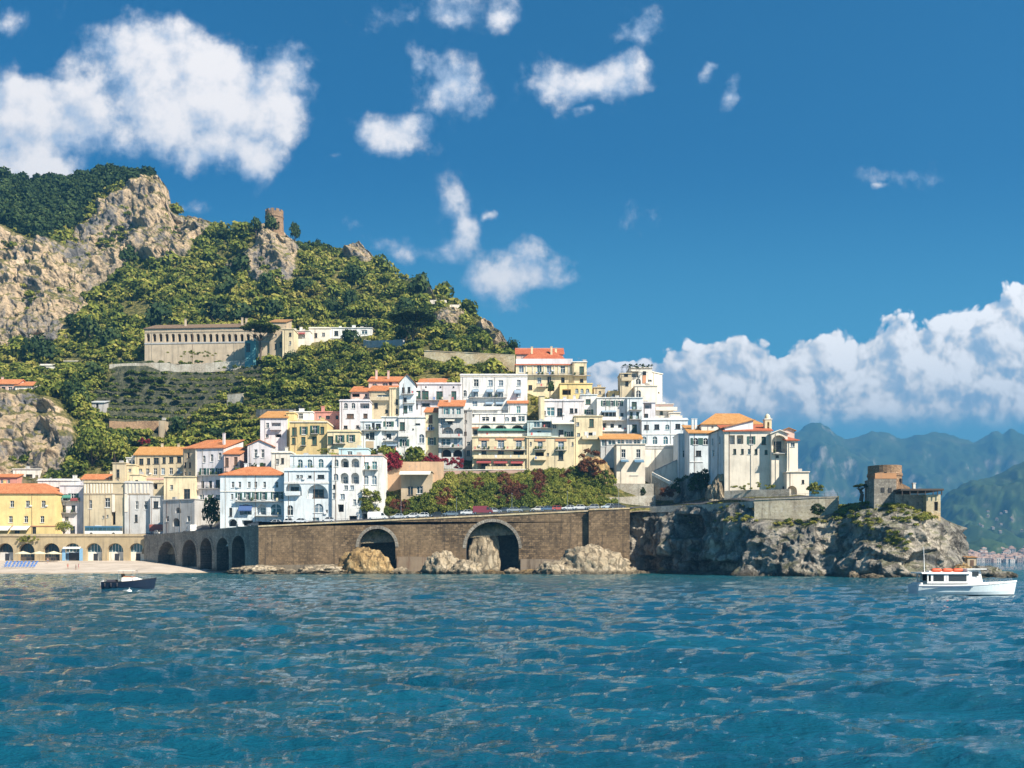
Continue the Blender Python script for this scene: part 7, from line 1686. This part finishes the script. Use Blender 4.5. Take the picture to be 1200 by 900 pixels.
CARS = [(443, 'van', (.78, .78, .77), 'white van'), (467, 'saloon', (.62, .66, .70), 'silver-blue saloon car'), (483, 'hatch', (.76, .77, .78), 'white hatchback'), (495, 'hatch', (.66, .68, .70), 'pale grey hatchback'), (512, 'saloon', (.02, .02, .022), 'black saloon car'), (528, 'saloon', (.16, .22, .28), 'slate blue saloon car'), (540, 'hatch', (.03, .035, .045), 'dark navy hatchback'), (549, 'saloon', (.70, .72, .74), 'light silver saloon car'), (566, 'van', (.20, .03, .04), 'dark red van'), (580, 'hatch', (.5, .52, .55), 'grey hatchback'), (590, 'hatch', (.05, .06, .08), 'charcoal hatchback'), (603, 'saloon', (.30, .34, .38), 'steel grey saloon car'), (617, 'hatch', (.10, .12, .10), 'dark green hatchback'), (630, 'hatch', (.62, .60, .55), 'beige hatchback'), (643, 'saloon', (.10, .16, .26), 'navy saloon car'), (655, 'hatch', (.5, .1, .08), 'red hatchback'), (667, 'saloon', (.66, .68, .70), 'silver saloon car'), (681, 'saloon', (.74, .75, .76), 'white saloon car'), (694, 'hatch', (.35, .37, .4), 'mid grey hatchback'), (712, 'hatch', (.6, .68, .74), 'pale blue hatchback'), (724, 'saloon', (.08, .08, .09), 'near-black saloon car'), (341, 'hatch', (.74, .75, .76), 'small white car'), (352, 'saloon', (.70, .74, .78), 'long white saloon car'), (384, 'hatch', (.72, .73, .74), 'little white hatchback'), (281, 'saloon', (.76, .76, .75), 'white estate-like saloon car'), (322, 'hatch', (.68, .70, .72), 'silver hatchback'), (300, 'saloon', (.05, .05, .06), 'black saloon car'), (224, 'van', (.72, .74, .74), 'white box van'), (186, 'hatch', (.72, .70, .68), 'cream hatchback')]
NEAR = lambda p: 'below the red hoarding' if p < 190 else 'by the dark round tree' if p < 230 else 'in front of the green-shuttered hotel' if p < 332 else 'in front of the loggia arches' if p < 400 else 'by the peach bank wall' if p < 510 else 'beside the russet creeper' if 585 < p < 640 else 'under the creeper bank near the buttress block' if p > 650 else 'above the great arches'
for (px, kd, colr, txt) in CARS:
    o = PROTO[kd] if kd not in used else copy_tree(PROTO[kd]); used.add(kd)
    y0, y1 = float(front_y(px)), float(road_y(px)); Y = y0 + min(4.6, (y1 - y0) * .5) if px > 300 else y0 + 3.5
    o.name = 'parked_car'; o.location = (XP(px, Y), Y, float(terrain(px, Y)) + .07); sl = math.atan2(Y - (float(front_y(px - 8)) + 4.6), XP(px, Y) - XP(px - 8, Y)) if px < 300 else 0
    o.rotation_euler = (0, -.014 if px > 300 else 0, (math.pi if random.random() < .5 else 0) + sl)
    tag(o, txt + ' parked on the coast road ' + NEAR(px), 'van' if kd == 'van' else 'car', 'vehicles parked along the coast road')
    for ch in o.children:
        ch.color = (*colr, 1)
        for g2 in ch.children: g2.color = (*colr, 1)

def bus():
    Y = 323.2; z = float(terrain(120, 323)) + .06; L = 11.5; e = empty('coach', (XP(121.5, Y), Y, z)); tag(e, 'blue and white coach on the road in front of the convent', 'bus')
    blue = plain((.05, .16, .28), .3); white = plain((.74, .76, .78), .35)
    m = MB(); m.loft([[(x, -1.2, zz) for x, zz in ((-L / 2, .4), (L / 2, .4), (L / 2, 1.5), (-L / 2, 1.5))], [(x, 1.2, zz) for x, zz in ((-L / 2, .4), (L / 2, .4), (L / 2, 1.5), (-L / 2, 1.5))]], 0, True); m.build('lower_body', white, e)
    m = MB(); m.box(-L / 2, L / 2, -1.2, 1.2, 2.62, 3.1); m.build('roof', blue, e)
    m = MB(); m.box(-L / 2 + .05, L / 2 - .05, -1.15, 1.15, 1.503, 2.617); m.build('interior', plain((.03, .05, .06), .3), e)
    for k in range(8): x = -L / 2 + .25 + k * 1.4; p = MB(); p.box(x, x + 1.25, -1.2, -1.16, 1.55, 2.55); p.build('window', GLASS_T, e)
    for k in range(9): x = -L / 2 + .08 + k * 1.4; p = MB(); p.box(x, x + .14, -1.2, -1.153, 1.51, 2.61); p.build('pillar', blue, e)
    for x in (-3.6, 3.7): m = MB(); m.bar((x, -1.22, .48), (x, -.9, .48), .48, 0, 16); m.build('wheel', plain((.02, .02, .02), .8), e)
    m = MB(); m.box(-2.5, -1, -.8, .8, 3.103, 3.3); m.build('air_unit', white, e)
bus()
def hoarding():
    fr = Front(175, 193.5, 325.4, 325.4); z = ZP(625, 325.4); e = empty('red_hoarding', (fr.p0[0], fr.p0[1], z)); tag(e, 'red billboard panel standing before the flaking white house', 'billboard')
    h = ZP(614.5, 325.4) - z; m = MB(); m.box(0, fr.W, -.08, 0, .6, h); m.build('panel', plain((.36, .10, .07), .6), e)
    for x in (.3, fr.W / 2, fr.W - .3): p = MB(); p.bar((x, .08, -1), (x, .08, h), .05); p.build('post', METAL, e)
    f = MB(); f.box(-.06, fr.W + .06, -.1, -.01, h + .003, h + .1); f.box(-.06, fr.W + .06, -.1, -.01, .5, .597); f.build('frame', plain((.5, .5, .48), .5), e)
hoarding()
def lamp(px, k):
    Y = float(front_y(px)) + 1.2; z = float(terrain(px, Y)); e = empty('street_lamp', (XP(px, Y), Y, z)); tag(e, 'tall thin grey street lamp on the coast road parapet', 'lamp', 'street lamps along the coast road')
    m = MB(); m.bar((0, 0, -.3), (0, 0, 5.2), .07, 0, 6, .045); m.bar((0, 0, 5.2), (0, 1.0, 5.5), .04, 0, 5); m.build('pole', METAL, e); h = MB(); h.box(-.12, .12, .85, 1.4, 5.42, 5.54); h.build('lamp_head', METAL, e)
for k, px in enumerate((405, 470, 535, 600, 665, 725)): lamp(px, k)

# ------------------------------------------------------------------ on the beach
def ground_beach(px, Y):
    zb = ZP(657, 319); f = (Y - 266) / 53.5; return -.6 + (zb + .6) * max(f, 0) ** .8
def parasol(px, py, Y, label):
    z = ground_beach(px, Y); e = empty('parasol', (XP(px, Y), Y, z)); tag(e, label, 'parasol', 'parasols before the arcade')
    h = ZP(py, Y) - z; m = MB(); m.bar((0, 0, -.2), (0, 0, h), .04); m.build('pole', plain((.3, .22, .14), .6), e)
    c = MB(); R = 2.5; n = 8
    for k in range(n):
        a0, a1 = 2 * math.pi * k / n, 2 * math.pi * (k + 1) / n; c.poly([(R * math.cos(a0), R * math.sin(a0), h - .75), (R * math.cos(a1), R * math.sin(a1), h - .75), (0, 0, h)])
        c.poly([(R * math.cos(a0), R * math.sin(a0), h - .95), (R * math.cos(a1), R * math.sin(a1), h - .95), (R * math.cos(a1), R * math.sin(a1), h - .75), (R * math.cos(a0), R * math.sin(a0), h - .75)])
    c.build('canopy', plain((.66, .60, .42), .8), e)
for px in (27, 46, 63): parasol(px, 645.8, 314, 'sandy beige parasol in the row before the beach arcade')
def lounger_proto():
    e = empty('sun_lounger', (0, 0, 0)); bl = plain((.06, .16, .42), .7); fr = plain((.7, .7, .68), .5)
    m = MB(); m.box(-.3, .3, -.9, .35, .30, .38); m.build('seat', bl, e); m = MB(); m.loft([[(-.3, .35, .30), (.3, .35, .30), (.3, .35, .38), (-.3, .35, .38)], [(-.3, .95, .75), (.3, .95, .75), (.3, .9, .82), (-.3, .9, .82)]], 0, True); m.build('backrest', bl, e)
    for x in (-.26, .26):
        for y in (-.8, .3): m = MB(); m.bar((x, y, -.05), (x, y, .3), .03, 0, 5); m.build('leg', fr, e)
    return e
LP = lounger_proto(); first = True
for rrow, Y in enumerate((288, 296, 304)):
    for k in range(9):
        px = 5 + k * 4.3 + rrow * 1.2
        o = LP if first else copy_tree(LP); first = False
        o.location = (XP(px, Y), Y, ground_beach(px, Y) + .06); o.rotation_euler = (0, 0, random.uniform(-.2, .2)); o.name = 'sun_lounger'
        tag(o, 'blue sun lounger in the rows on the pebble beach', 'lounger', 'sun loungers on the beach')
def person_mesh(name, skin, suit, arm):
    J = {'pel': (0, 0, .92), 'waist': (0, 0, 1.08), 'chest': (0, 0, 1.32), 'neck': (0, 0, 1.47), 'head': (0, -.01, 1.58), 'top': (0, -.01, 1.70), 'ls': (-.19, 0, 1.40), 'rs': (.19, 0, 1.40), 'le': (-.25, .02, 1.13), 're': (.25, .02 - arm * .1, 1.13 + arm * .2), 'lh': (-.24, -.04, .90), 'rh': (.30 + arm * .1, -.12, .90 + arm * .6), 'lhip': (-.10, 0, .86), 'rhip': (.10, 0, .86), 'lk': (-.12, -.03, .48), 'rk': (.12, .06, .48), 'lf': (-.12, .02, .07), 'rf': (.13, .12, .07), 'lt': (-.13, -.13, .03), 'rt': (.14, -.03, .03)}
    E = [('pel', 'waist'), ('waist', 'chest'), ('chest', 'neck'), ('neck', 'head'), ('head', 'top'), ('chest', 'ls'), ('chest', 'rs'), ('ls', 'le'), ('le', 'lh'), ('rs', 're'), ('re', 'rh'), ('pel', 'lhip'), ('pel', 'rhip'), ('lhip', 'lk'), ('rhip', 'rk'), ('lk', 'lf'), ('rk', 'rf'), ('lf', 'lt'), ('rf', 'rt')]
    Rr = {'pel': .14, 'waist': .12, 'chest': .145, 'neck': .055, 'head': .095, 'top': .07, 'ls': .06, 'rs': .06, 'le': .042, 're': .042, 'lh': .035, 'rh': .035, 'lhip': .095, 'rhip': .095, 'lk': .06, 'rk': .06, 'lf': .045, 'rf': .045, 'lt': .03, 'rt': .03}
    ks = list(J); me = bpy.data.meshes.new(name); me.from_pydata([J[k] for k in ks], [(ks.index(a), ks.index(b)) for a, b in E], [])
    o = link('person', me); md = o.modifiers.new('skin', 'SKIN'); sv = me.skin_vertices[0].data
    for i, k in enumerate(ks): sv[i].radius = (Rr[k], Rr[k] * (.75 if k in ('pel', 'waist', 'chest') else 1)); sv[i].use_root = (k == 'pel')
    o.modifiers.new('sub', 'SUBSURF').levels = 1
    dg = bpy.context.evaluated_depsgraph_get(); m2 = bpy.data.meshes.new_from_object(o.evaluated_get(dg)); bpy.data.objects.remove(o)
    m2.materials.clear(); m2.materials.append(plain(skin, .6)); m2.materials.append(plain(suit, .8)); m2.materials.append(plain((.05, .03, .02), .8))
    for p in m2.polygons:
        c = p.center; p.use_smooth = True; p.material_index = 1 if .72 < c.z < 1.0 and abs(c.x) < .22 or (1.2 < c.z < 1.4 and abs(c.x) < .17 and arm) else 2 if c.z > 1.63 or (c.z > 1.55 and c.y > .02) else 0
    return m2
for (px, Y, label, sk, su, arm, rz) in ((79.5, 284, 'person in red swimwear standing on the pebble beach', (.42, .24, .15), (.5, .06, .06), 0, .4), (89, 281, 'person in dark swimwear walking down to the water', (.36, .20, .13), (.03, .03, .05), 0, 2.2), (92, 283, 'person in pink swimwear with one arm raised beside the walker', (.5, .31, .22), (.6, .2, .26), 1, -.6), (56, 306, 'person in blue shorts standing near the parasols', (.45, .27, .18), (.06, .12, .3), 0, 1.0)):
    tag(link('person', person_mesh('person', sk, su, arm), None, (XP(px, Y), Y, ground_beach(px, Y) + .05), rz), label, 'person')
